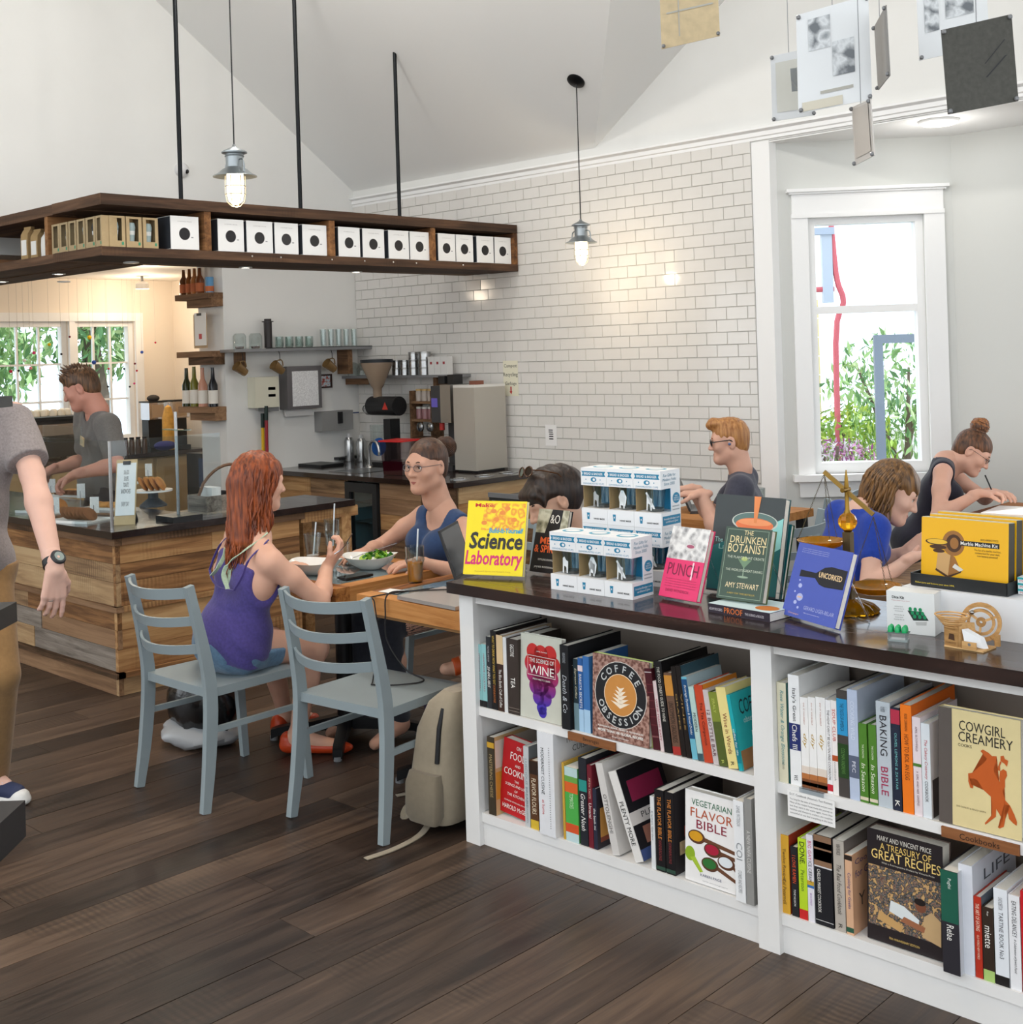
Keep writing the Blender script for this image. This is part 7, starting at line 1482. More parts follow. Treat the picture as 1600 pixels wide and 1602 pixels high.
for k in range(150):
 a=rg.uniform(-1.85,1.85);e=rg.uniform(.1,1.3);s0=Vector((.083*math.sin(a)*math.cos(e),-.012-.1*math.cos(a)*math.cos(e),.03+.094*math.sin(e)));ph=rg.uniform(0,6);L=rg.uniform(.12,.22);pts=[];q0=None
 for i in range(12):
  f=i/11
  if f<.35:q=H@(s0 .lerp(Vector((.095*math.sin(a),-.02-.105*math.cos(a),-.01)),f/.35)+Vector((s0 .x,s0 .y,0)).normalized()*.012*math.sin(f/.35*PI));q0=q
  else:q=q0+(H.to_3x3()@Vector((0,0,-1))*.55-UP*.45).normalized()*(f-.35)/.65*L+H.to_3x3()@Vector((.012*math.sin(10*f+ph)*f,.012*math.cos(9*f+ph)*f,0))
  pts.append(q)
 paths.append(pts)
W5 .strands(paths,.006,bl)
D=6.85;hc=dep(1522,706,D);nb=dep(1478,722,D+.02);pv=dep(1438,830,D+.05);pv.z=.56
W6=Person('woman with a curly top bun and glasses writing at the bay table',(pv.x,pv.y,0),'#d3a48f',tuple(RT*.9-FW*.3),.99)
W6 .torso(pv,nb,.175);W6 .head(hc,tuple(RT*.75-FW*.45-UP*.62),tuple(UP+RT*.35),1.0,1.05)
W6 .arm(1,dep(1530,772,6.55),tuple(-RT*.5-FW*.7-UP),tuple(RT+UP*.05),(0,0,-1),.9,-1);W6 .arm(-1,dep(1548,770,6.75),tuple(RT*.6+FW*.5-UP*.5),tuple(RT*.5-FW*.8),(0,0,-1),.5,1)
W6 .leg(1,pv+RT*.38+Vector((0,0,-.475)),pv+RT*.53+Vector((0,0,-.53)));W6 .leg(-1,pv+RT*.38+FW*.2+Vector((0,0,-.475)),pv+RT*.53+FW*.2+Vector((0,0,-.53)));W6 .skin_mesh()
up,F,Rr=W6 .up,W6 .Fw2,W6 .Rt2
W6 .cloth('sleeveless_top',W6 .tprims(.009)+[elli(W6 .pel+up*.02,[.17,.15,.13],None,.05),elli(nb+F*.07-up*.02,[.05,.09,.12],W6 .F.to_track_quat('Y','Z').to_matrix(),.01,True),elli(nb+up*.05,[.068,.068,.09],None,.01,True),elli(W6 .shR+Rr*.035-up*.03,[.07,.085,.11],None,.01,True),elli(W6 .shL-Rr*.035-up*.03,[.07,.085,.11],None,.01,True)],fabric('#262430','black_top',.1,80,.4,12),.008)
W6 .cloth('trousers',W6 .tprims(.014)[:3]+W6 .leg1[:1]+W6 .__dict__['leg-1'][:1]+[cone(W6 .kn1,W6 .an1+UP*.03,.066,.05,.02),cone(W6 .__dict__['kn-1'],W6 .__dict__['an-1']+UP*.03,.066,.05,.02),plane(W6 .pel+up*.1,up)],fabric('#22222a','dark_pants'),.011)
face_bits(W6 .H,W6 .t,'#3a2a1f','#3a281d','#b06a62');H=W6 .H;bun=H@Vector((0,-.05,.135));cb=hairm('#33231a','#7a4f32','curly_brown')
W6 .hair_cap([elli(bun,[.05,.05,.042],None,.01)],1.05,True,cb,((0,.12,-.055),(.066,.085,.1)))
paths=[[bun+Vector((rg.uniform(.03,.055)*math.cos(a0+i*.55)*math.sin(.5+i*.2),rg.uniform(.03,.055)*math.sin(a0+i*.55)*math.sin(.5+i*.2),.05*math.cos(.5+i*.2)))for i in range(10)]for a0 in[k*.16 for k in range(40)]]
W6 .strands(paths,.0045,hairm('#6a4228','#b57a4a','curl_tips'),'curls');spectacles(W6 .H,'dark framed eyeglasses on the woman writing',M('#1c1a1c',rough=.3),False,glass('#eef3f5',.02,.08),.019)
D=7.75;hc=dep(126,606,D);nb=dep(150,646,D+.03);pv=dep(165,790,D+.12);pv.z=.97
W7=Person('man with spiky brown hair in grey T-shirt behind the pastry counter',(pv.x,pv.y,0),'#c98f7c',tuple(-RT*.75-FW*.55),1.0,False,1.08)
W7 .torso(pv,nb,.2);W7 .head(hc,tuple(-RT*1-FW*.12-UP*.42),tuple(UP-RT*.2),1.08,1.05)
W7 .arm(-1,dep(118,742,7.35),tuple(RT*1-UP*.6),tuple(-RT-UP*.6-FW*.3),tuple(-FW*.2-UP*.6),.9,1);W7 .arm(1,dep(78,736,7.75),tuple(-UP*1),tuple(-RT*.6-UP*.5),tuple(-UP),.6,-1)
W7 .leg(1,(pv.x-.12,pv.y,.09),(pv.x-.22,pv.y-.1,.03));W7 .leg(-1,(pv.x+.1,pv.y-.05,.09),(pv.x+.02,pv.y-.16,.03));W7 .skin_mesh()
up,F,Rr=W7 .up,W7 .Fw2,W7 .Rt2;gt=fabric('#6a6764','grey_tee',.12,90,.45,9)
W7 .cloth('t_shirt',W7 .tprims(.014)+W7 .sleeve(1,.68,.018)+W7 .sleeve(-1,.68,.018)+[elli(W7 .pel+up*.02,[.18,.16,.14],None,.05),cone(nb+F*.02,nb+up*.2+F*.05,.062,.09,.006,None,False,True),plane(W7 .pel-up*.08,-up)],gt,.008,(.004,40,(1,.4,.8)))
W7 .cloth('trousers',W7 .tprims(.016)[:3]+[cone(W7 .hipR,W7 .kn1,.1,.075,.03),cone(W7 .hipL,W7 .__dict__['kn-1'],.1,.075,.03),cone(W7 .kn1,W7 .an1,.072,.06,.02),cone(W7 .__dict__['kn-1'],W7 .__dict__['an-1'],.072,.06,.02),plane(W7 .pel+up*.02,up)],fabric('#2e3038','jeans_barista'),.012)
face_bits(W7 .H,W7 .t,'#4a4a4a','#5a3a26','#a8665c');bh=hairm('#33241a','#7a5638','spiky_brown');H=W7 .H
W7 .hair_cap([elli(H@Vector((0,.02,.085)),[.06,.08,.035],H.to_3x3().normalized(),.02)],1.06,True,bh,((0,.125,-.06),(.068,.085,.105)))
paths=[]
for k in range(150):
 a=rg.uniform(0,2*PI);e=rg.uniform(.5,1.5);d=Vector((math.sin(a)*math.cos(e),math.cos(a)*math.cos(e)+.05,math.sin(e)));s0=Vector((d.x*.076,-.012+d.y*.096,.03+d.z*.087));L=rg.uniform(.02,.045)*(1.2 if d.y>.2 else .8)
 paths.append([H@s0,H@(s0+(d+Vector((0,.25,.35))).normalized()*L*.5),H@(s0+(d+Vector((rg.uniform(-.3,.3),.5+rg.uniform(-.3,.3),.6))).normalized()*L)])
W7 .strands(paths,.0055,bh,'spikes');W7 .cloth('goatee',[elli(H@Vector((0,.078,-.102)),[.022,.016,.018],None,.01)],M('#6b4a3a',rough=.8),.004)
o_=W7 .t.location;c_=nb-up*.14+F*.135-Rr*.09
B().mm((-.035,-.003,-.028),(.035,.003,.028)).bevel(.002).obj('name_tag',M('#cbb28a',rough=.6),W7 .t,loc=c_-o_,rot=(0,.2,math.atan2(F.y,F.x)+PI/2))
fp=onz(-20,1240);nb=Vector((fp.x-.06,fp.y-.06,1.5));pv=Vector((fp.x-.06,fp.y-.05,.96))
W8=Person('man in a heather grey T-shirt with a black wristwatch at the left edge',(fp.x,fp.y,0),'#d9b09f',tuple(-FW*.75+RT*.55),1.04,False,1.1)
nb=dep(-78,634,4.85);pv=Vector((nb.x+.02,nb.y,.93));W8 .torso(pv,nb,.225);W8 .head(nb+Vector((0,0,.19)),tuple(-FW*.9-RT*.3),(0,0,1),1.03)
ha=dep(86,893,4.62);W8 .arm(-1,ha,tuple(RT*.9+FW*.25),tuple(-UP-RT*.08),tuple(FW*.7-RT*.7),.22,1,curls=[.15,.35,.4,.45]);W8 .arm(1,dep(-180,900,4.9),tuple(-RT),tuple(-UP),tuple(RT),.3,-1)
an=onz(-12,1250);W8 .leg(-1,(an.x-.02,an.y,.1),(an.x+.13,an.y+.04,.035),None,.43,.44);W8 .leg(1,(an.x-.25,an.y-.2,.1),(an.x-.15,an.y-.27,.035),None,.43,.44);W8 .skin_mesh()
up,F,Rr=W8 .up,W8 .Fw2,W8 .Rt2
W8 .cloth('t_shirt',W8 .tprims(.016)+W8 .sleeve(1,.8,.026,.006)+[cone(W8 .shL,W8 .shL.lerp(W8 .__dict__['el-1'],.8),.076,.082,.04,None,True),elli(W8 .pel+up*.04,[.19,.17,.15],None,.05),cone(nb,nb+up*.2,.064,.09,.006,None,False,True),plane(W8 .pel-up*.03,-up)],fabric('#8d8584','heather_grey',.2,120,.7,8),.008,(.007,34,(1,.4,.7)))
W8 .cloth('trousers',W8 .tprims(.018)[:3]+[cone(W8 .hipR,W8 .kn1,.11,.082,.03),cone(W8 .hipL,W8 .__dict__['kn-1'],.11,.082,.03),cone(W8 .kn1,W8 .an1,.08,.075,.02),cone(W8 .__dict__['kn-1'],W8 .__dict__['an-1'],.08,.075,.02),plane(W8 .pel+up*.0,up)],fabric('#8f6f48','khaki',.1,60,.3,20),.01)
for sd in('1','-1'):
 an,to=W8 .__dict__['an'+sd],W8 .__dict__['toe'+sd];d=(to-an);d.z=0;d.normalize();he=an-d*.05
 W8 .cloth('sneaker',[cone(Vector((he.x,he.y,.05)),Vector((to.x,to.y,.04)),.046,.036,.03),cone(Vector((he.x,he.y,.08)),Vector((an.x,an.y,.1)),.046,.048,.03),plane((0,0,.022),(0,0,-1))],M('#27304f',rough=.7),.006);W8 .cloth('sneaker_sole',[cone(Vector((he.x,he.y,.02)),Vector((to.x,to.y,.018))+d*.02,.048,.042,.01,(UP,1.9)),elli(Vector((to.x,to.y,.035))+d*.02,[.036,.036,.026],None,.01),plane((0,0,.001),(0,0,-1))],M('#d9d9d6',rough=.5),.006)
 o_=W8 .t.location
 for q in range(4):B().cyl(lerp(an,to,.35+q*.14)+Vector((0,0,.0))+d.cross(UP)*.02-o_+UP*.018,lerp(an,to,.35+q*.14)-d.cross(UP)*.02-o_+UP*.018,.004,seg=6).obj('lace',M('#c9d2e0',rough=.7),W8 .t)
face_bits(W8 .H,W8 .t);W8 .hair_cap((),1.05,True,hairm('#3a2a1f','#5f4632','near_man_hair'))
el=W8 .__dict__['el-1'];d=(ha-el).normalized();w0=ha-d*.035
t=thing('wristwatch','black digital wristwatch on the standing man\'s wrist','watch',w0)
sd_=Vector((RT*.75-FW*.65));sd_=(sd_-d*sd_.dot(d)).normalized();q=frame((0,0,0),d.cross(sd_),sd_)
rs=[[q.to_3x3()@Vector((rad*math.cos(a*PI/12),rad*math.sin(a*PI/12),0))+d*z for a in range(24)]for rad,z in((.0345,-.013),(.0385,-.013),(.0385,.013),(.0345,.013))]
B().rings(rs,False,True).obj('strap',M('#1b1c1e',rough=.5),t,smooth=True)
fm=Matrix((d.cross(sd_).normalized(),d,sd_)).transposed().to_4x4();fm.translation=sd_*.034
B().lathe([(.029,0),(.03,.008),(.025,.013),(0,.013)],seg=28,mat=fm).obj('case',M('#26282b',rough=.35),t,smooth=True);B().lathe([(.019,.0125),(.019,.0138),(0,.0138)],seg=24,mat=fm).obj('dial',M('#8d9a96',rough=.2),t)
hd_=(-UP-RT*.08).normalized();hn_=(FW*.7-RT*.7);hn_=(hn_-hd_*hn_.dot(hd_)).normalized();sd2=hd_.cross(hn_);s8=1.04*1.1;kb_=ha+hd_*.085*s8-sd2*.01025*s8+(hd_*math.cos(.2)+hn_*math.sin(.2))*.014
B().tube([kb_-W8 .t.location+sd2*(.0122*math.cos(a*PI/8))+hn_*(.0122*math.sin(a*PI/8))for a in range(16)],.0018,seg=6,closed=True).obj('finger_ring',M('#c9c9cc',rough=.15,metal=1),W8 .t)
#  BACK COUNTER, WALL SHELVES, SERVICE AREA
def lt(name,label,cat,p,parts,group=None,rz=0):
 """a turned thing: parts = (part name, [(r,z)...], material[, segments])"""
 t=thing(name,label,cat,p,rz,group)
 for q in parts:B().lathe(q[1],seg=q[3]if len(q)>3 else 18).obj(q[0],q[2],t,smooth=True)
 return t
def bxs(name,label,cat,p,parts,group=None,rz=0):
 t=thing(name,label,cat,p,rz,group)
 for nm,a,b_,m_ in parts:B().mm(a,b_).bevel(.002).obj(nm,m_,t)
 return t
stl=M('#b5b6b6',rough=.25,metal=.95);dkp=M('#1d1e20',rough=.4);gry=M('#8b8c8e',rough=.4,metal=.4);sglass=glass('#eef3f2',.03,.3);cream=M('#d9d6c2',rough=.4);rw=planks[3]
bcn=thing('back_counter','back counter with dark worktop and reclaimed timber front under the tiled wall','counter',(BX+.01,5.62,0));LX=2.1
B().mm((0,-.02,.815),(LX+.02,.92,.85)).bevel(.003).obj('worktop',topm,bcn)
B().mm((.02,.04,.02),(.93,.9,.815)).mm((1.3,.04,.02),(LX-.02,.9,.815)).obj('carcass',M('#241a13',rough=.9),bcn)
rr=random.Random(8)
for k in range(7):
 z0=.03+k*.112
 for a,b_ in((.0,.5),(.5,.93),(1.31,1.75),(1.75,2.09)):
  m_=B().mm((-(b_-a)/2+.001,0,0),((b_-a)/2-.001,.02,.11)).bevel(.002).obj('board',planks[rr.choice([0,1,3,3])],bcn,loc=((a+b_)/2,.015+rr.uniform(0,.006),z0))
 B().mm((-.42,0,0),(.42,.02,.11)).bevel(.002).obj('board',planks[rr.choice([0,1,3])],bcn,loc=(LX-.005,.47,z0),rot=(0,0,PI/2))
for k,x in enumerate((1.6,1.75,1.9)):B().lathe([(.07,0),(.07,.004),(.045,.004),(.04,-.01)],c=(1.95,.2+k*.24,.85),seg=24).obj('waste_ring',stl,bcn,smooth=True)
B().mm((.62,.1,.851),(.98,.5,.853)).obj('sink_rim',stl,bcn);B().mm((.65,.13,.8532),(.95,.47,.8536)).obj('sink_basin',M('#5d6062',rough=.3,metal=.8),bcn)
fr=thing('undercounter_fridge','glass-fronted steel fridge built into the back counter','fridge',(BX+.01+1.115,5.62,0));w2=.18
B().mm((-w2,.06,.03),(-w2+.01,.6,.8)).mm((w2-.01,.06,.03),(w2,.6,.8)).mm((-w2,.6,.03),(w2,.61,.8)).mm((-w2,.06,.79),(w2,.6,.8)).mm((-w2,.06,.03),(w2,.6,.04)).obj('cabinet',M('#b9d0d6',rough=.4),fr)
B().mm((-w2,0,.03),(-w2+.05,.05,.8)).mm((w2-.05,0,.03),(w2,.05,.8)).mm((-w2+.05,0,.73),(w2-.05,.05,.8)).mm((-w2+.05,0,.03),(w2-.05,.05,.09)).bevel(.002).obj('door_frame',M('#4a4d50',rough=.3,metal=.7),fr)
B().mm((-w2+.05,.02,.09),(w2-.05,.026,.73)).obj('door_glass',glass('#cfe0e4',.02,.2),fr);B().cyl((-w2-.012,-.03,.2),(-w2-.012,-.03,.62),.008,seg=10).obj('handle',stl,fr,smooth=True)
for z in(.3,.5,.64):B().mm((-w2+.012,.08,z),(w2-.012,.58,z+.006)).obj('wire_shelf',gry,fr)
for k,(x,c)in enumerate(((.06,'#1f5fa8'),(.0,'#2a6fb5'))):lt('water_bottle',['blue labelled drink bottle in the fridge, right one','blue labelled drink bottle in the fridge, left one'][k],'bottle',(fr.location.x+x,5.62+.2+k*.1,.306),[('bottle_wall',[(.035,0),(.036,.1),(.03,.13),(.013,.16),(.013,.18)],M(c,rough=.2)),('cap',[(.015,.178),(.015,.2),(0,.2)],M('#e6e9ea',rough=.4))],'drink bottles in the fridge')
ZC=.8505
def oc(u,v):return onz(u,v,ZC)
p=oc(552,722)
for k,(u,h,l)in enumerate(((547,.2,'left'),(566,.19,'right'))):
 q=oc(u,722);lt('steel_canister','tall polished steel canister on the back counter, %s one'%l,'canister',(q.x,q.y,ZC),[('body',[(.038,0),(.041,.01),(.041,h*.85),(.028,h),(0,h)],stl,24),('cap',[(.02,h),(.02,h+.03),(0,h+.03)],M('#c9c9c9',rough=.3))],'steel canisters')
q=oc(563,716);lt('oil_bottle','dark green bottle behind the steel canisters','bottle',(q.x-.03,q.y+.1,ZC),[('bottle_wall',[(.035,0),(.036,.17),(.014,.23),(.013,.3),(0,.3)],M('#2c3316',rough=.2))])
q=oc(578,732);t=thing('faucet','curved chrome faucet beside the small sink','faucet',(q.x,q.y,ZC));B().tube(spline([(0,0,0),(0,0,.14),(.03,0,.2),(.09,0,.2),(.12,0,.14),(.12,0,.1)],6),.011,seg=10).obj('spout',stl,t,smooth=True);B().lathe([(.03,0),(.026,.02),(.014,.03)],seg=18).obj('base',stl,t,smooth=True);B().lathe([(.07,-.003),(.07,.003),(0,.003)],seg=24,mat=TR(.06,.05,.16)@RY(PI/2)@RZ(0)).obj('round_sticker',M('#2a5fa8',rough=.4),t)
q=oc(626,742);t=thing('storage_tub','clear tub of dark red drink with a red lid','tub',(q.x,q.y,ZC),.2)
B().rings([[Vector((sx*a,sy*a,z))for sx,sy in((-1,-1),(1,-1),(1,1),(-1,1))]for a,z in((.085,0),(.1,.24))],caps=False).obj('tub_wall',glass('#d9cfd2',.05,.35),t);B().rings([[Vector((sx*a,sy*a,z))for sx,sy in((-1,-1),(1,-1),(1,1),(-1,1))]for a,z in((.083,.003),(.088,.1))]).obj('drink',M('#4a1424',rough=.2),t);B().mm((-.108,-.108,.24),(.108,.108,.252)).bevel(.004).obj('lid',M('#c22a2a',rough=.4),t)
for k,(u,v,w_,l)in enumerate(((480,730,.3,'lower'),(505,722,.34,'upper'))):
 q=oc(u,v);tag(B().mm((-w_/2,-.11,0),(w_/2,.11,.02)).bevel(.006,2).obj('rubber_mat',dkp,loc=(q.x+.05,min(q.y+.1,6.4),ZC+k*.021),rot=(0,0,.05*k),smooth=True),'%s black rubber bar mat on the back counter'%l,'mat','rubber bar mats')
q=oc(607,728);g=thing('coffee_grinder','large black coffee grinder with a clear bean hopper','grinder',(q.x,q.y-.01,ZC));sc_=proj(g.location)[2]/FPX
zz=lambda v:z_at(v,g.location.x,g.location.y)-ZC
B().mm((-.09,-.08,0),(.13,.1,.03)).mm((.03,-.05,.03),(.11,.05,zz(655))).bevel(.006).obj('stand',dkp,g);B().cyl((-.16,0,zz(635)),(.17,0,zz(635)),.075,seg=24).obj('motor',dkp,g,smooth=True);B().cyl((-.21,0,zz(640)),(-.16,0,zz(640)),.05,seg=20).obj('burr_cover',stl,g,smooth=True);B().ball((-.23,0,zz(640)),.035).obj('knob',dkp,g,smooth=True)
B().lathe([(.035,zz(622)),(.035,zz(608)),(.05,zz(604)),(.125,zz(570)),(.125,zz(567))],c=(-.09,0,0),seg=28,caps=False).obj('hopper',M('#b09a84',rough=.2,trans=.3),g,smooth=True);B().lathe([(.128,zz(567)),(.13,zz(562)),(0,zz(561))],c=(-.09,0,0),seg=28).obj('hopper_lid',M('#23272c',rough=.4),g,smooth=True)
B().lathe([(.05,zz(700)),(.058,zz(665))],c=(-.11,0,0),seg=20,caps=False).obj('catch_cup',sglass,g,smooth=True);B().poly([(.05,-.076,zz(640)),(.12,-.076,zz(640)),(.085,-.076,zz(628))]).obj('emblem',M('#c93a2e',rough=.4),g,recalc=False)
q=ony(664,690,TY-.1);t=bxs('spice_rack','narrow wooden rack with rows of small jars','rack',(q.x,TY-.13,ZC),[('side',(-.13,0,0),(-.11,.12,.58),rw),('side',(.11,0,0),(.13,.12,.58),rw)]+[('shelf',(-.11,0,z),(.11,.12,z+.018),rw)for z in(.02,.2,.34,.48)])
for r_ in range(2):
 for k in range(3):lt('spice_jar','%s small jar on the %s tier of the wooden rack'%(['left','middle','right'][k],['lower','upper'][r_]),'jar',(q.x-.068+k*.068,TY-.08,ZC+(.3585 if r_==0 else .4985)),[('jar_wall',[(.028,0),(.029,.07),(.024,.08)],M('#9a6f72' if r_==0 else '#b9aca2',rough=.2)),('lid',[(.027,.08),(.027,.095),(0,.095)],M('#c9a86a' if r_ else '#d5d3cc',rough=.4))],'jars in the wooden rack')
for k in(0,1):q2=ony(657+k*15,668,TY-.14);tag(B().lathe([(.038,0),(.036,.012),(.02,.02),(0,.021)],seg=22,mat=RX(PI/2)).obj('steel_bowl',stl,loc=(q2 .x,TY-.132,q2 .z),smooth=True),['left','right'][k]+' round steel bowl leaning on the wooden rack','bowl','small steel bowls')
q=oc(698,735);t=thing('coffee_brewer','dark and steel coffee brewer with a violet sticker','brewer',(q.x,q.y+.06,ZC));zz=lambda v:z_at(v,t.location.x,t.location.y)-ZC
B().mm((-.11,-.1,0),(.11,.16,.04)).mm((-.06,.03,.04),(.11,.16,zz(660))).mm((-.1,-.1,zz(660)),(.0,.16,zz(603))).bevel(.006).obj('housing',M('#3a3b3e',rough=.35),t);B().mm((0,-.1,zz(660)),(.11,.16,zz(601))).bevel(.006).obj('steel_panel',stl,t);B().mm((-.095,-.102,zz(636)),(-.03,-.1,zz(622))).obj('sticker',M('#6a5fc0',rough=.5),t);B().cyl((-.03,-.06,zz(672)),(-.03,-.06,zz(661)),.02,seg=14).obj('tap',M('#b02a26',rough=.4),t)
B().mm((-.07,-.05,zz(600)),(.0,.05,zz(588))).mm((.02,-.04,zz(601)),(.08,.06,zz(586))).obj('top_parts',dkp,t)
q=oc(738,738);zz=lambda v:z_at(v,q.x,q.y)-ZC
bxs('water_boiler','tall pale steel water boiler at the end of the back counter','boiler',(q.x,q.y+.06,ZC),[('housing',(-.11,-.12,.015),(.11,.2,zz(606)),M('#b3aea4',rough=.4,metal=.3)),('top',(-.11,-.12,zz(606)),(.11,.2,zz(602)),M('#d9d7d2',rough=.4)),('foot',(-.1,-.1,0),(.1,.18,.015),dkp),('box',(-.02,-.04,zz(602)),(.05,.04,zz(596)),M('#7a4a3a',rough=.7))])
t=bxs('steel_cart','low steel cart beside the back counter','cart',(-5.75,5.72,0),[('top_tray',(0,0,.74),(.5,.6,.76),M('#4a4b4c',rough=.4,metal=.6)),('rail',(0,-.01,.76),(.5,.005,.79),gry),('rail',(.495,0,.76),(.51,.6,.79),gry),('handle',(-.04,-.05,.7),(.54,-.03,.72),stl),('shelf',(.01,.02,.2),(.49,.58,.22),gry)]+[('leg',(x,y,0),(x+.025,y+.025,.74),stl)for x in(0,.475)for y in(0,.575)])
z0=onx(470,546,BX).z;ya,yb=onx(361,546,BX+.15).y,onx(577,542,BX+.15).y
bxs('wall_shelf','long grey board shelf of glassware on the white back wall','shelf',(BX,ya,z0-.015),[('board',(.001,0,0),(.2,yb-ya,.022),gry),('edge',(.1,.35,.022),(.2,yb-ya,.028),dkp),('bracket',(.001,.12,-.13),(.12,.15,0),rw),('bracket',(.001,yb-ya-.22,-.2),(.14,yb-ya-.17,0),rw)])
zs=z0+.0075
def ws(u):return y_at(u,BX+.1,zs)
for k,u in enumerate((375,400)):lt('glass_server','%s glass coffee server on the wall shelf'%['left','right'][k],'server',(BX+.1,ws(u),zs),[('glass_wall',[(.045,0),(.05,.005),(.05,.1),(.035,.12)],sglass),('coffee',[(.03,.003),(.035,.02),(0,.022)],M('#5a3a26',rough=.3))],'glass servers')
lt('plunger_brewer','tall black plunger brewer on the wall shelf','brewer',(BX+.1,ws(420),zs+.0065),[('tube',[(.03,0),(.032,.2),(.045,.2),(.045,.207),(.028,.207),(.028,.225),(0,.225)],M('#2a2424',rough=.4))])
for k in range(4):lt('short_tumbler',['first','second','third','fourth'][k]+' short tumbler from the left on the wall shelf','glass',(BX+.1,ws(437+k*15.5),zs+.0065),[('glass_wall',[(.028,0),(.034,.012),(.034,.085),(.031,.085),(.03,.012)],glass('#e3ebe8',.05,.5),14)],'short tumblers')
for k in range(5):lt('tall_tumbler',['first','second','third','fourth','fifth'][k]+' tall tumbler from the left on the wall shelf','glass',(BX+.1,ws(506+k*12),zs+.0065),[('glass_wall',[(.022,0),(.024,.05),(.027,.14),(.024,.14),(.02,.01)],glass('#eef3f2',.05,.5),14)],'tall tumblers')
amb=M('#a8875a',rough=.15,trans=.5)
for k,u in enumerate((374,432,514)):
 y=y_at(u,BX+.13,z0-.13);t=thing('hanging_mug',['left','middle','right'][k]+' amber glass mug hanging below the wall shelf','mug',(BX+.14,y,z0-.14),0,'amber mugs');mm_=RX(R(55))
 B().lathe([(.03,-.06),(.042,.04),(.039,.04),(.027,-.055)],seg=18,mat=mm_,caps=False).obj('mug_wall',amb,t,smooth=True);B().tube([mm_@Vector((0,.04+.03*math.sin(a*PI/8),-.04+.07*a/8))for a in range(9)],.005,seg=6).obj('handle',amb,t,smooth=True);B().tube([(0,.03,.05),(0,.03,.1),(0,.02,.125)],.003,seg=5).obj('hook',dkp,t)
def onwall(u,v):return onx(u,v,BX)
def wp(name,label,cat,u0,v0,u1,v1,d,parts):
 """box-like thing on the back wall given its pixel box; parts use fractions of width/height and metres of depth"""
 a,b_=onwall(u0,v1),onwall(u1,v0);w_,h_=b_.y-a.y,b_.z-a.z;t=thing(name,label,cat,(BX,a.y,a.z))
 for nm,f,dd,m_ in parts:B().mm((dd[0]*d+.001,f[0]*w_,f[1]*h_),(dd[1]*d,f[2]*w_,f[3]*h_)).bevel(.005 if dd[1]-dd[0]>.2 else .0005,2).obj(nm,m_,t)
 return t
wp('soap_dispenser','cream soap dispenser on the white back wall','dispenser',388,589,424,645,.1,[('body',(0,.12,1,1),(0,1),cream),('nozzle',(.4,0,1,.14),(.1,.9),gry),('window',(.55,.62,.85,.7),(1,1.01),dkp),('window',(.55,.42,.85,.5),(1,1.01),dkp)])
wp('towel_dispenser','grey steel towel dispenser with a printed sheet on its front','dispenser',438,572,489,652,.11,[('body',(0,.14,1,1),(0,1),M('#7d7a7c',rough=.35,metal=.5)),('paper_towel',(.05,0,.85,.14),(.3,.5),M('#d9d8d6',rough=.8)),('printed_sheet',(.14,.2,.9,.9),(1,1.01),M('#e4e4e4',rough=.7,noise=.25,nscale=140))])
wp('small_picture','small colourful picture under the wall shelf','picture',490,585,518,608,.012,[('frame',(0,0,1,1),(0,1),M('#3b2a28',rough=.5)),('print',(.12,.12,.88,.88),(1,1.1),blotch('pic',['#24456f','#5aa0c9','#d9e3e6','#a8443a'],60))])
wp('wire_caddy','grey mesh caddy hanging on the back wall','caddy',492,641,540,675,.1,[('basket',(0,0,1,1),(0,1),M('#9d9c9b',rough=.6,alpha=.75)),('handle_tool',(.5,.35,.62,.95),(1,1.2),dkp),('wand',(.6,.8,1.3,.86),(.5,.6),M('#3a4a78',rough=.5))])
for k,(u,c,l)in enumerate(((429,'#e0b315','yellow'),(436,'#8f1f28','dark red'))):
 q=onwall(u,700);t=thing('broom','broom with a %s handle leaning on the back wall'%l,'broom',(BX+.05+.05*k,min(q.y,5.56)-.03,.03),0,'brooms');top_=onwall(u+2,645-k*12).z;B().cyl((0,0,.1),(0,.012,top_-.14),.013,seg=10).obj('handle',M(c,rough=.4),t,smooth=True);B().cyl((0,.012,top_-.14),(0,.014,top_-.03),.015,seg=10).obj('grip',M('#20302c',rough=.6),t,smooth=True);B().mm((-.02,-.2,0),(.02,.02,.1)).obj('bristles',M('#4a4a4a',rough=.9),t)
q=ony(620,587,TY-.1);xa,xb=x_at(530,TY-.15,q.z),x_at(716,TY-.15,q.z);zl=q.z
bxs('tile_shelf','grey board shelf of tins on the tiled wall above the grinder','shelf',(xa,TY-.18,zl-.02),[('board',(0,0,0),(xb-xa,.168,.02),gry),('bracket',(.1,.02,-.05),(.4,.168,0),rw),('bracket',(xb-xa-.3,.05,-.1),(xb-xa-.26,.168,0),rw)])
def ts(u):return x_at(u,TY-.1,zl)
for k,u in enumerate((552,568)):lt('glass_dome','%s glass dome on the shelf by the tiles'%['left','right'][k],'dome',(ts(u),TY-.09-.012*k,zl),[('glass_wall',[(.05,0),(.052,.06),(.035,.1),(0,.115)],sglass)],'glass domes')
n=0
for u,rows_,r_ in((620,2,.038),(633,2,.038),(647,3,.04),(664,3,.048)):
 for k in range(rows_):lt('coffee_tin','steel tin, %s in the %s stack on the tile shelf'%(['bottom','second','top'][k],['first','second','third','fourth'][n]),'tin',(ts(u),TY-.095,zl+k*.0605),[('body',[(r_,0),(r_,.048),(0,.048)],stl),('lid',[(r_*1.03,.046),(r_*1.03,.06),(0,.06)],M('#9d9d9b',rough=.3,metal=.9))],'steel tins')
 n+=1
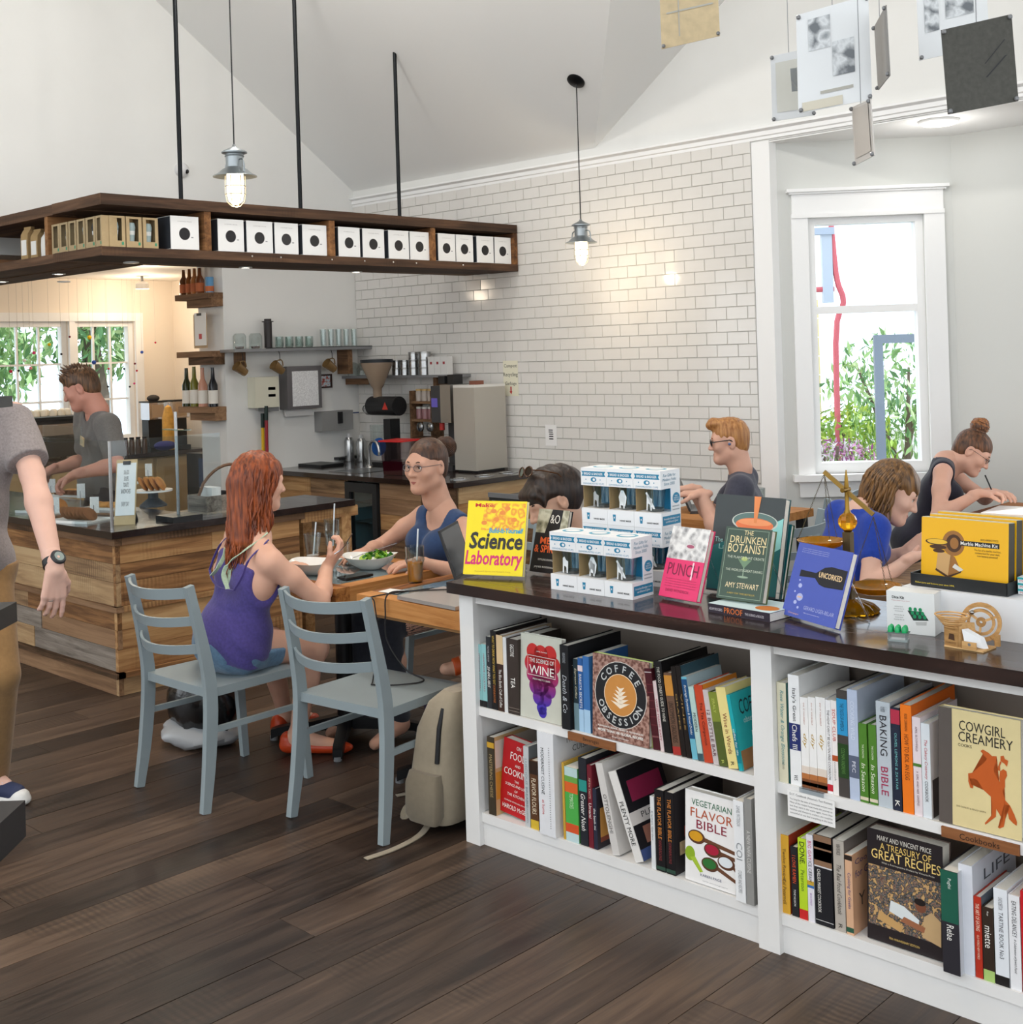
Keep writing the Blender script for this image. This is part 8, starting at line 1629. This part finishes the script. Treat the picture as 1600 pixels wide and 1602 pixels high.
for k in range(3):bxs('white_packet','%s white packet on the tile shelf'%['left','middle','right'][k],'packet',(ts(679+k*10),TY-.13,zl),[('packet_body',(-.035,0,0),(.035,.06,.14),M('#dddcd9',rough=.6)),('mark',(-.01,-.001,.08),(.012,0,.1),M('#a3343a',rough=.5))],'white packets')
q=ony(799,592,TY-.012);t=bxs('waste_sign','cream sign with red arrow pointing to the waste bins','sign',(q.x,TY-.0125,q.z),[('card',(-.075,-.001,-.13),(.075,0,.13),M('#e3dfc9',rough=.6))])
for k,s_ in enumerate(('Compost','Recycling','Garbage')):text(t,s_,frame((0,-.0018,.09-k*.065),(1,0,0),(0,0,1)),M('#22231f',rough=.6),h=.032 if k!=1 else .036)
B().poly([(-.006,-.0015,-.06),(.006,-.0015,-.06),(.006,-.0015,-.095),(.014,-.0015,-.095),(0,-.0015,-.118),(-.014,-.0015,-.095),(-.006,-.0015,-.095)]).obj('arrow',M('#b52a26',rough=.5),t)
q=ony(786,679,TY-.012);bxs('wall_outlet','white power outlet on the tiled wall','outlet',(q.x,TY-.0125,q.z),[('plate',(-.035,-.006,-.055),(.035,0,.055),trimw),('socket',(-.015,-.008,.008),(.015,-.006,.038),M('#cfcfcc',rough=.5)),('socket',(-.015,-.008,-.038),(.015,-.006,-.008),M('#cfcfcc',rough=.5))])
q=ony(862,681,TY-.012);bxs('notice','white paper notice with black squiggles on the tiled wall','notice',(q.x,TY-.0125,q.z),[('sheet',(-.055,-.001,-.075),(.055,0,.075),M('#eceae8',rough=.7)),('squiggle',(-.018,-.0016,.005),(.022,-.001,.012),dkp),('squiggle',(-.022,-.0016,.02),(.018,-.001,.027),dkp),('squiggle',(-.018,-.0016,-.012),(.022,-.001,-.004),dkp),('squiggle',(-.022,-.0016,.034),(.018,-.001,.041),dkp),('squiggle',(-.018,-.0016,-.03),(.022,-.001,-.022),dkp)])
for k,(v,lb_)in enumerate(((460,'upper'),(552,'middle'),(640,'lower'))):
 q=ony(332,v,5.14);bxs('bottle_shelf','%s rustic wooden bottle shelf on the end of the white wall'%lb_,'shelf',(-8.44,5.12,q.z-.03),[('board',(-.12,0,0),(.355,.129,.045),rw),('bracket',(.0,.03,-.06),(.352,.129,0),rw)])
 zb=q.z+.0155
 its=[[(288,'#5a3416',.2),(297,'#7d4a1c',.2),(305,'#a86a3a',.2),(313,'#6d3a1a',.2),(328,'#5f8fb5',.12)],[],[(293,'#2a2f14',.3),(305,'#6d6a24',.31),(318,'#c08a72',.3),(334,'#15171c',.3)]][k]
 for j,(u,c,h)in enumerate(its):
  x=x_at(u,5.18,zb);r_=.032 if h<.25 else .036
  t=lt('bottle','%s bottle from the left on the %s wooden bottle shelf'%(ORD[j],lb_),'bottle',(x,5.18,zb),[('bottle_wall',[(r_,0),(r_,h*.55),(r_*.45,h*.72),(r_*.36,h),(0,h)]if h>.15 else[(r_,0),(r_,h),(0,h)],M(c,rough=.15)),('label',[(r_+.001,h*.08),(r_+.001,h*.42)],M('#e3ded4' if k==2 else '#b5643a',rough=.7))],'bottles on the wooden shelves')
q=ony(318,513,5.2);t=bxs('menu_clipboard','clipboard with a curled white menu on the wooden bottle shelf','clipboard',(q.x,5.17,ony(318,545,5.2).z+.002),[('board',(-.09,0,0),(.09,.006,.26),M('#b59a74',rough=.6)),('sheet',(-.07,-.004,.02),(.09,-.001,.27),M('#ecebe8',rough=.7)),('clip',(-.03,-.008,.25),(.03,.004,.27),dkp),('print',(-.01,-.005,.07),(.03,-.004,.11),M('#c23a3a',rough=.5))])
#  SERVICE AREA, PASTRY COUNTER, BAY, OUTSIDE, HANGING SHEETS
bn=thing('back_bench','dark topped bench with tan cabinet doors under the far windows','counter',(FXW+.02,3.4,0));tan=M('#c3a578',rough=.6)
B().mm((0,0,.84),(.62,3.1,.88)).bevel(.003).obj('worktop',topm,bn);B().mm((0.01,.01,.02),(.56,3.08,.84)).obj('carcass',M('#b59a70',rough=.7),bn)
for k in range(6):d_=B().mm((.56,.03+k*.51,.06),(.58,.5+k*.51,.82)).bevel(.004).obj('cabinet_door',tan,bn);B().mm((.58,.1+k*.51,.14),(.584,.43+k*.51,.74)).obj('door_panel',M('#b8986a',rough=.6),d_)
BZ=.8805
def ob(u,v):return onz(u,v,BZ)
q=Vector((FXW+.36,y_at(70,FXW+.6,1.1),BZ));t=bxs('espresso_machine','dark espresso machine with cups on top below the window','machine',q,[('base',(-.2,-.4,.03),(.22,.4,.16),dkp),('body',(-.24,-.42,.16),(.2,.42,.36),M('#3b3a3a',rough=.25,metal=.6)),('front_panel',(.2,-.3,.22),(.206,.3,.32),M('#a8998c',rough=.25,metal=.7)),('cup_rail',(-.24,-.42,.36),(.22,.42,.385),dkp)]+[('foot',(x,y,0),(x+.04,y+.04,.03),dkp)for x in(-.18,.14)for y in(-.38,.34)])
for k in range(3):B().cyl((.2,-.25+k*.25,.2),(.33,-.25+k*.25,.19),.018,seg=10).obj('portafilter',dkp,t,smooth=True)
rr=random.Random(3)
for k in range(22):lt('espresso_cup','upturned cream cup on the espresso machine','cup',(q.x-.17+(k%2)*.13+rr.uniform(-.02,.02),q.y-.4+(k//2)*.076,q.z+.3856),[('cup_wall',[(.034,0),(.036,.01),(.03,.05),(.016,.06),(0,.06)],M('#e3dccb',rough=.3),14)],'cups on the espresso machine')
for k,(u,l)in enumerate(((241,'left'),(277,'right'))):
 x=FXW+.45;y=min(y_at(u,x,1.1),6.3)-k*.0;t=bxs('hopper_grinder','%s black bean grinder with clear hopper by the window'%l,'grinder',(x,y,BZ),[('base',(-.09,-.09,0),(.09,.09,.04),dkp),('body',(-.08,-.08,.04),(.04,.08,.3),dkp),('hopper',(-.08,-.09,.3),(.08,.09,.46),glass('#d9cfc6',.05,.45)),('lid',(-.09,-.1,.46),(.09,.1,.475),dkp),('tag',(.081,-.06,.32),(.084,.06,.44),M('#b59a7d',rough=.7))])
 if k==0:B().ball((0,0,.5),.055,12,8,(1,1.1,.6)).obj('cover_bag',M('#3c3836',rough=.9),t,smooth=True)
for k in range(4):lt('bean_jar',['first','second','third','fourth'][k]+' brown jar from the left on the back bench','jar',(FXW+.52,y_at(196+k*10,FXW+.52,1.0),BZ),[('jar_wall',[(.025,0),(.026,.1),(.02,.13)],M('#4a2e17',rough=.2)),('lid',[(.022,.13),(.022,.15),(0,.15)],dkp)],'brown jars')
bxs('black_case','tall black cabinet at the end of the back bench','cabinet',(-9.75,5.9,0),[('body',(0,0,0),(1.2,.55,.9),M('#1c1b1e',rough=.4)),('screen',(.2,-.004,.6),(1.0,0,.86),M('#33486a',rough=.2))]);x_=x_at(264,6.05,1.0);lt('pasta_jar','tall golden jar of bread sticks on the black cabinet','jar',(x_,6.05,.9005),[('jar_wall',[(.05,0),(.06,.02),(.055,.3),(.03,.4),(0,.42)],M('#d9a44a',rough=.5,noise=.2,nscale=30))]);tag(B().ball((0,0,.045),.09,14,8,(1,1.2,.5)).obj('folded_cloth',M('#24246a',rough=.8),loc=(x_+.05,5.98-.0,.9005),smooth=True),'folded dark blue cloth on the black cabinet','cloth')
p=onz(222,432,2.53);t=lt('track_spot','small grey spotlight under the low ceiling','lamp',(p.x,p.y,2.53),[('stem',[(.012,0),(.012,-.05)],gry),('head',[(.03,-.05),(.06,-.07),(.062,-.12),(.05,-.12)],M('#d5d3d0',rough=.4)),('bulb',[(.045,-.118),(0,-.12)],M('#fff2d8',emit=20))])
for x,y in((p.x,p.y),(-9.6,3.6),(-9.2,5.3)):point_light('service_light',(x,y,2.32),13,(1,.82,.62),.1)
cols=['#d9b81f','#b5203a','#1d1a24','#d93a7a','#e6e2da','#2a4a9c','#d98a8f','#6a1f2a']
pts=[(140,528,0,4),(53,552,3,3),(17,581,1,3),(29,580,2,2),(38,564,4,3),(109,527,7,2),(222,551,5,3),(211,569,7,2),(147,567,5,4),(48,576,6,3),(77,539,0,3),(214,580,1,2),(210,600,3,2),(170,577,1,2),(194,577,2,2),(169,605,2,2),(203,605,2,2),(123,535,4,2),(96,554,2,2),(243,536,1,2)]
for k,(u,v,c,r_)in enumerate(pts):
 q=onx(u,v,FXW+.12);t=thing('felt_ball','%s felt ball hung %s in front of the %s far window%s'%(['yellow','crimson','black','pink','white','blue','rose','maroon'][c],'high' if v<555 else 'low' if v>590 else 'midway','left' if u<105 else 'right',' edge' if u>200 else ''),'ornament',q,0,'felt balls in the far window');B().ball((0,0,0),r_*9.8/FPX,10,7).obj('ball',M(cols[c],rough=.9),t,smooth=True);B().cyl((0,0,0),(0,0,2.53-q.z),.0012,seg=4).obj('thread',M('#b9b4ad',rough=.8),t)
ac=glass('#f3f8fa',.01,.1);CTZ=CZ+.0004
g=thing('sneeze_guard','clear acrylic guard with chrome posts round the pastry corner','guard',(-5.93,3.14,CTZ));zt=1.31-CZ
B().mm((-.003,0,0),(.003,.66,zt)).obj('panel',ac,g);B().mm((-1.6,-.003,0),(-.01,.003,zt)).obj('panel',ac,g);B().mm((-.75,-.003,zt-.02),(-.3,.003,zt+.07)).obj('panel',ac,g)
for x,y,h in((0,0,zt),(-.02,.4,zt+.13)):B().cyl((x,y,0),(x,y,h),.009,seg=12).obj('post',stl,g,smooth=True)
B().mm((-.12,.32,0),(.06,.5,.03)).bevel(.004).obj('foot_block',dkp,g);B().mm((-.13,.38,zt+.03),(.1,.42,zt+.036)).obj('glass_shelf',glass('#bfe0d6',.02,.5),g)
ck=[M(c,rough=.8,noise=.2,nscale=60,bump=.5,bscale=60)for c in('#7a4a26','#b5763a','#c98f4a','#5c3219')];plate=M('#ecebe6',rough=.2)
def tray(label,u,v,L,W,items,z=CTZ,rz=0,cake=False):
 p=onz(u,v,z);q=lambda dx,dy:p+Vector((dx,dy,0))
 if cake:t=lt('cake_stand',label,'cake stand',p,[('plate',[(.02,.085),(L,.09),(L,.1),(0,.1)],plate,28),('foot',[(.08,0),(.08,.01),(.03,.05),(.03,.085)],M('#4a4c50',rough=.4))]);zt_=z+.1005
 else:t=bxs('pastry_plate',label,'plate',p,[('plate',(-L,-W,0),(L,W,.008),plate),('rim',(-L,-W,.008),(L,-W+.008,.014),plate),('rim',(-L,W-.008,.008),(L,W,.014),plate)],None,rz);zt_=z+.0085
 for i,(n,r_,h,c,tl,nm,ds)in enumerate(items):
  for k in range(n):
   m_=RY(tl)if tl else Matrix.Identity(4);b=B().lathe([(r_*.85,0),(r_,h*.4),(r_*.8,h*.9),(0,h)],seg=14,mat=m_)
   x=(k-n/2+.5)*(h*2.1 if tl else r_*1.7);y=(i-len(items)/2+.5)*r_*2.1
   cr_,sr_=math.cos(rz),math.sin(rz)
   tag(b.obj(nm,ck[c],loc=(p.x+x*cr_-y*sr_,p.y+x*sr_+y*cr_,zt_+(r_*.85*abs(math.sin(tl))if tl else .0005)),rot=(0,0,rz),smooth=True),'%s on the %s'%(ds,label),'pastry',ds+'s on the '+label)
tray('white plate at the front corner',122,815,.17,.1,[(7,.045,.014,0,.9,'cookie','dark cookie')],rz=.3);tray('white plate left of the front corner',75,800,.16,.1,[(6,.045,.014,0,.9,'cookie','brown cookie'),(5,.042,.014,1,.9,'cookie','oat cookie')],rz=.3)
tray('tall cake stand near the caddy',240,792,.115,0,[(4,.05,.016,1,1.0,'cookie','glazed cookie'),(3,.045,.016,2,1.0,'cookie','golden cookie')],cake=True,rz=.8);tray('cake stand behind the clipboard',190,780,.11,0,[(2,.055,.06,1,0,'croissant','large croissant')],cake=True)
tray('white plate behind the clipboard',165,795,.14,.09,[(3,.042,.03,2,0,'scone','pale scone')],rz=.3);tray('rear white plate of crumbles',115,775,.16,.1,[(4,.035,.03,3,0,'muffin','crumble muffin'),(3,.04,.03,2,0,'bun','pale bun')],rz=.3)
for k,(u,v,l)in enumerate(((147,790,'scones'),(126,768,'crumble muffins'),(85,790,'oat cookies'),(232,735,'glazed cookies'),(146,740,'rear plate'),(80,760,'far left plate'))):
 p=onz(u,v+20,CTZ);q=thing('price_tag','small white price tag on a clip above the %s'%l,'tag',p,0,'pastry price tags');h=z_at(v,p.x,p.y)-CTZ;B().cyl((0,0,0),(0,0,h),.0025,seg=6).obj('stem',stl,q);B().mm((-.02,-.001,h-.045),(.03,.001,h+.045),RZ(.8)).obj('card',M('#eeeeea',rough=.6,noise=.12,nscale=120),q)
a,b_=onz(176,832,CTZ),onz(196,806,CTZ);t=thing('menu_easel','tall clipboard menu on a small wooden easel beside the guard','easel',(-6.06,3.28,CTZ));m_=RZ(R(50))@RX(-R(20))
B().mm((-.055,0,.0),(.055,.008,.36),m_).obj('board',M('#c9ac80',rough=.6),t);B().mm((-.05,-.003,.05),(.05,-.001,.34),m_).obj('sheet',M('#edecea',rough=.7),t);B().mm((-.02,-.007,.33),(.02,0,.35),m_).obj('clip',dkp,t);B().beam(m_@Vector((0,.012,.2)),(-.1,.13,0),.012,.012).obj('rear_leg',dkp,t)
text(t,'SALADS\nSOUPS\nTOASTS\nSANDWICHES\n\nEVERY DAY',m_@frame((0,-.0035,.2),(1,0,0),(0,0,1)),ink,w=.05,h=.2)
p=onz(330,815,CTZ);cd=thing('condiment_caddy','weathered wooden caddy with bent handle and black cups','caddy',(-6.12,3.98,CTZ));gw_=planks[2]
for a_,b__ in(((-.1,-.22,0),(.1,.22,.012)),((-.1,-.22,.012),(-.088,.22,.1)),((.088,-.22,.012),(.1,.22,.1)),((-.088,-.22,.012),(.088,-.208,.1)),((-.088,.208,.012),(.088,.22,.1))):B().mm(a_,b__).bevel(.002).obj('board',gw_,cd)
B().tube([(0,-.21+.42*k/12,.09+.17*math.sin(PI*k/12)**.6)for k in range(13)],.009,seg=8).obj('handle',M('#6a4a35',rough=.5),cd,smooth=True)
for k,(y,l)in enumerate(((-.07,'front'),(.05,'rear'))):lt('black_cup','%s small black cup in the wooden caddy'%l,'cup',(-6.12,3.98+y,CTZ+.0125),[('cup_wall',[(.035,0),(.04,.1),(.036,.1),(.03,.01)],dkp)],'black cups in the caddy')
bxs('napkin_stack','stack of white napkins in the wooden caddy','napkins',(-6.12,3.85,CTZ+.0125),[('paper',(-.06,-.03,0),(.06,.03,.13),M('#e9e8e4',rough=.8))])
sd=thing('display_stand','black metal display stand with ledges at the left edge','stand',(0,0,0));q0=dep(-60,900,2.6)
sd.location=(q0 .x,q0 .y,0);f_=lambda u,v:dep(u,v,2.55)
for(u,v0,v1)in((20,616,636),(27,936,972),(41,1242,1308)):
 e=f_(u,v1);h=(v1-v0)*2.55/FPX;w_=.3;B().mm((-w_,-.18,0),(0,.0,h*.85),TR(e.x-q0 .x,e.y-q0 .y,e.z)@RZ(R(44))).bevel(.002).obj('ledge',M('#17181a',rough=.35),sd)
pz=f_(-70,900);B().mm((-.03,-.03,0),(.03,.03,1.75),TR(pz.x-q0 .x,pz.y-q0 .y,0)@RZ(R(44))).obj('upright',M('#17181a',rough=.4),sd);B().mm((-.25,-.25,0),(.2,.2,.02),TR(pz.x-q0 .x,pz.y-q0 .y,0)@RZ(R(44))).obj('base',M('#17181a',rough=.4),sd)
def plain_table(label,c,sx,sy,rz,z,mat):
 t=thing('wood_table',label,'table',(c[0],c[1],0),rz,'wooden side tables');n=4
 for k in range(n):B().mm((-sx/2,-sy/2+k*sy/n+.001,z-.045),(sx/2,-sy/2+(k+1)*sy/n-.001,z)).bevel(.003).obj('plank',mat,t)
 for x in(-1,1):
  for y in(-1,1):B().box((x*(sx/2-.05),y*(sy/2-.05),(z-.045)/2),(.05,.05,z-.045)).bevel(.003).obj('leg',dkp,t)
 return t
plain_table('live-edged wooden table by the tiled wall',(-4.05,5.95),.7,.75,R(0),.75,tw_);plain_table('pale wooden table in front of the girl in blue',(-2.05,4.72),.75,.9,R(0),.75,planks[0]);plain_table('wooden table in the bay under the open notebook',(-2.35,6.55),.9,.7,R(0),.78,tw_)
chair('grey chair behind the young man at the tiles',W4 .pel.x+.1,W4 .pel.y,R(115));chair('grey chair under the girl in blue',W5 .pel.x-.02,W5 .pel.y,R(-65));chair('empty grey chair beside the bookcase and bay column',-3.35,5.2,R(60));chair('grey chair under the woman writing',W6 .pel.x,W6 .pel.y,R(-65))
t=bxs('laptop','open laptop of the young man by the tiles','laptop',(W4 .t.location.x-.48,W4 .t.location.y+.3,.7508),[('base',(-.12,-.16,0),(.12,.16,.016),M('#4a4a4c',rough=.4)),('keyboard',(-.06,-.14,.016),(.1,.14,.018),dkp)],None,R(35));B().mm((-.006,-.16,0),(.006,.16,.22),TR(-.12,0,.014)@RY(-R(22))).bevel(.002).obj('lid',M('#37383a',rough=.4),t)
lt('drinking_glass','water glass beside the young man\'s laptop','glass',(W4 .t.location.x-.28,W4 .t.location.y+.5,.7508),[('glass_wall',[(.03,0),(.037,.12),(.034,.12),(.027,.008)],gl_)])
bxs('tablet','flat white tablet on the girl\'s table','tablet',(-2.05,4.62,.7508),[('body',(-.13,-.1,0),(.13,.1,.012),M('#d9dadb',rough=.3)),('glass',(-.12,-.09,.012),(.12,.09,.0125),M('#9fb5b8',rough=.05))],None,.3)
p=onz(1540,783,.78);t=bxs('notebook','open white notebook under the writing woman\'s hands','notebook',(-2.5,6.5,.7808),[('left_page',(-.23,-.16,0),(0,.16,.012),M('#f0efec',rough=.7)),('right_page',(.002,-.16,0),(.23,.16,.012),M('#f0efec',rough=.7))],None,.1)
bxs('blue_folder','pale blue folder beside the open notebook','folder',(-2.12,6.6,.7808),[('sheet',(-.12,-.16,0),(.12,.16,.006),M('#7fb0cc',rough=.5))],None,.2)
for k,(c,l)in enumerate((('#c8cf2a','lime highlighter'),('#c42a32','red pen'))):tag(B().cyl((-.06,0,.007),(.06,0,.007),.0065,seg=8).obj('pen',M(c,rough=.4),loc=(-2.08+.03*k,6.52+.06*k,.788),rot=(0,0,.4+k*.5),smooth=True),l+' lying on the blue folder','pen')
t=tag(B().cyl((0,0,0),(-.06,.02,.12),.004,seg=8).obj('pencil',dkp,loc=W6 .hd1+RT*.09-UP*.03,smooth=True),'dark pencil in the writing woman\'s hand','pencil')
def leafy(name,label,c,r_,n,cols_,seed,sz=.06,trunk=None):
 t=thing(name,label,'plant',(c[0],c[1],0));g_=random.Random(seed);b=B()
 for k in range(n):
  d=Vector((g_.gauss(0,1),g_.gauss(0,1),g_.gauss(0,1))).normalized()*(g_.random()**.4);q=Vector((d.x*r_[0],d.y*r_[1],c[2]+d.z*r_[2]));m_=TR(*q)@Euler((g_.random()*6,g_.random()*6,g_.random()*6)).to_matrix().to_4x4();s_=sz*g_.uniform(.6,1.3);b.mi=k%len(cols_)
  b.poly([m_@Vector(w_)for w_ in((-s_,0,0),(0,-s_*.3,.004),(s_,0,0),(0,s_*.3,.004))])
 o=b.obj('foliage',[M(x,rough=.6)for x in cols_],t,recalc=False);o['kind']='stuff'
 g_=random.Random(seed+1)
 for k in range(3 if trunk is None else trunk):B().tube([(0,0,0),(g_.uniform(-.1,.1),g_.uniform(-.1,.1),c[2]*.5),(g_.uniform(-.5,.5)*r_[0],g_.uniform(-.5,.5)*r_[1],c[2]+r_[2]*.5)],[.04,.03,.01]if trunk is None else[.22,.16,.06],seg=7).obj('stem',M('#6d5f52',rough=.9),t,smooth=True)
gc=['#7fa568','#9dbd7d','#648f5c','#b5cc92']
def wo(u,v,o):
 d=ray(u,v);k=(A1 .dot(N1)+o-CAM.dot(N1))/d.dot(N1);return CAM+d*k
q=wo(1395,610,2.2);leafy('garden_shrub','feathery green shrub outside the bay window',(q.x,q.y,1.2),(.6,.5,.6),1100,gc,4,.05);q=wo(1325,690,1.6);leafy('garden_shrub','low yellow-green bush outside the bay window',(q.x,q.y,.95),(.4,.3,.3),900,['#8fae3f','#b5c95a','#6f9440'],5,.04);q=wo(1310,715,.9);leafy('flower_pot_plant','pink and white flowers in the planter below the bay window',(q.x,q.y,.95),(.28,.16,.1),500,['#c98fb5','#e6dbe2','#8f4a7a','#7a9a5a'],6,.025)
q=wo(1310,790,.9);tag(B().lathe([(.3,0),(.34,.86),(.3,.86),(.28,.8)],seg=20,sy=.5).obj('planter',M('#efefef',rough=.6),loc=(q.x,q.y,0),smooth=True),'white planter standing outside the bay window','planter')
q=wo(1400,600,1.1);t=bxs('garden_trellis','grey metal post and rail trellis outside the bay window','trellis',(q.x,q.y,0),[('post',(-.14,-.02,0),(-.08,.02,1.75),M('#7d8796',rough=.5)),('rail',(-.08,-.02,1.69),(.6,.02,1.75),M('#7d8796',rough=.5)),('rail',(-.08,-.02,.72),(.6,.02,.77),M('#6d727c',rough=.5))],None,R(40))
q=wo(1308,560,1.5);t=thing('fire_pipe','red standpipe on the wall outside the bay window','pipe',(q.x,q.y,0));B().tube(spline([(0,0,.2),(0,0,1.7),(.05,.04,2.0),(.02,.0,2.2),(-.02,0,2.75)],4),.022,seg=8).obj('pipe',M('#c9606a',rough=.5),t,smooth=True);B().cyl((-.2,-.15,2.1),(0,0,2.1),.02,seg=8).obj('branch',M('#c9606a',rough=.5),t,smooth=True)
q=wo(1292,430,1.5);bxs('meter_box','blue grey meter cover outside the bay window','cover',(q.x,q.y,2.0),[('cover',(-.03,-.03,0),(.045,.03,.5),M('#b3bccb',rough=.5)),('cap',(-.09,-.05,.5),(.06,.04,.55),M('#a5b0c3',rough=.5))],None,R(40))
q=wo(1280,600,2.9);bxs('neighbour_wall','cream clapboard corner of the house next door','building',(q.x,q.y,0),[('clapboard',(-.6,0,k*.16),(0.02,.05+.01*(k%2),k*.16+.155),M('#e0cf9f',rough=.6))for k in range(13)],None,R(40))
leafy('street_tree','leafy tree outside the left far window',(-13.2,5.3,2.0),(.9,.9,1.0),2600,gc,8,.09,2);leafy('street_tree','leafy tree outside the right far window',(-13.6,7.1,2.3),(.7,.7,.8),1400,gc,9,.09,1)
tag(B().mm((-30,-10,-.3),(12,25,-.2)).obj('ground',M('#8d8a84',rough=.9)),kind='structure')
def sheet(label,cs,col,D,prints=(),back=None):
 """cs: four pixel corners TL TR BR BL with a distance each"""
 P_=[dep(u,v,D+d)for u,v,d in cs];c=sum(P_,Vector())/4;n_=(P_[1]-P_[0]).cross(P_[3]-P_[0]).normalized();t=thing('hanging_sheet',label,'sheet',c,0,'printed sheets hung from wires')
 L=[p-c for p in P_];B().hexa([L[3],L[2],L[2]+n_*.003,L[3]+n_*.003,L[0],L[1],L[1]+n_*.003,L[0]+n_*.003]).obj('sheet',col,t)
 f=lambda a,b_:L[0]*(1-a)*(1-b_)+L[1]*a*(1-b_)+L[2]*a*b_+L[3]*(1-a)*b_
 for x0,y0,x1,y1,m_,*sk in prints:k=sk[0]if sk else 0;B().poly([f(x0+k,y0)-n_*.002,f(x1+k,y0)-n_*.002,f(x1,y1)-n_*.002,f(x0,y1)-n_*.002]).obj('print',m_,t,recalc=False)
 for a,b_ in((.03,.03),(.97,.03),(.97,.97),(.03,.97)):B().ball(f(a,b_)-n_*.003,.006,8,6).obj('rivet',gry,t)
 top_=f(.5,0);B().cyl(top_,Vector((top_.x,top_.y,max(rz(c.y),cz(c.x))-.01-c.z)),.0012,seg=4).obj('wire',gry,t)
ws_=M('#e9ebec',rough=.5);ms=blotch('diagram',['#c5c9cc','#8d9296','#dfe2e4','#6a6f74'],30);ds=M('#46453f',rough=.6,noise=.2,nscale=90);pg=M('#cdb892',rough=.6,noise=.12,nscale=40);lt_=M('#b5b2a8',rough=.6)
sheet('aged tan drawing hanging at the top beside the ceiling valley',[(1030,-60,0),(1120,-80,0),(1126,56,0),(1035,77,0)],pg,3.6,[(.05,.3,.95,.32,lt_),(.1,.6,.9,.62,lt_),(.3,.1,.32,.9,lt_)])
sheet('white sheet with two machine pictures hanging over the bay',[(1245,24,0),(1358,-8,0),(1364,155,0),(1249,178,0)],ws_,3.2,[(.16,.08,.46,.4,ms),(.48,.36,.78,.7,ms),(.3,.82,.75,.85,lt_),(.05,.9,.6,.99,M('#d9d2c0',rough=.6))])
sheet('pale sheet half hidden behind the machine pictures',[(1205,88,.1),(1262,76,.1),(1275,180,.1),(1208,190,.1)],ws_,3.4,[(.12,.12,.9,.88,M('#dcdbd2',rough=.6)),(.5,.25,.75,.6,M('#a9b3bd',rough=.5))])
sheet('narrow dark sheet seen nearly edge-on',[(1367,42,.2),(1385,8,-.1),(1391,118,-.1),(1373,141,.2)],M('#8d8a86',rough=.5),3.2)
sheet('small translucent strip hanging below the others',[(1332,168,.1),(1361,155,-.1),(1367,243,-.1),(1337,259,.1)],M('#d3cdc6',rough=.3),3.2,[(.1,.05,.9,.9,M('#c5bdb4',rough=.4))])
sheet('dark textured sheet with diagonal strokes at the upper right',[(1472,47,0),(1582,22,0),(1593,158,0),(1483,179,0)],ds,2.9,[(.56,.27,.58,.5,dkp,.3),(.56,.45,.59,.66,dkp,.3)])
sheet('pale printed sheet behind the dark textured sheet',[(1432,-40,.2),(1540,-70,.2),(1548,70,.2),(1438,95,.2)],ws_,3.2,[(.1,.3,.3,.7,ms),(.4,.2,.8,.6,ms)])
t=lt('track_spot','added warm ceiling spotlight, out of view, above the entrance floor','lamp',(-3.3,1.5,rz(2.0)-PITCH*.5),[('stem',[(.012,0),(.012,-.3)],gry),('head',[(.03,-.3),(.06,-.33),(.062,-.4),(.05,-.4)],gry),('bulb',[(.045,-.398),(0,-.4)],M('#ffe2b0',emit=10))])  # unseen lamp added to throw warm light on the near floor
l_=spot_light('added_floor_spot',(-3.3,1.5,rz(2.0)-PITCH*.5-.42),200,62,(1,.72,.45),.15);l_.rotation_euler=(Vector((-3.0,1.9,0))-Vector((-3.3,1.5,5.5))).to_track_quat('-Z','Y').to_euler()
for k,(x,y,l)in enumerate(((-5.6,3.7,'left'),(-3.4,3.9,'right'))):  # unseen lamps added to brighten the ceiling and back walls
 z=min(rz(y),cz(x)if x>xv0+(TY-y)else 99)-.02;lt('added_globe','%s added white globe lamp, out of view, high under the vaulted ceiling'%l,'lamp',(x,y,z),[('stem',[(.012,.03),(.012,-.35)],gry),('globe',[(.02,-.35),(.09,-.38),(.12,-.46),(.09,-.54),(0,-.57)],M('#fff6ea',emit=6))],'added globe lamps');point_light('added_globe_light',(x,y,z-.72),78-18*(k==0),(1,.96,.91),.12)
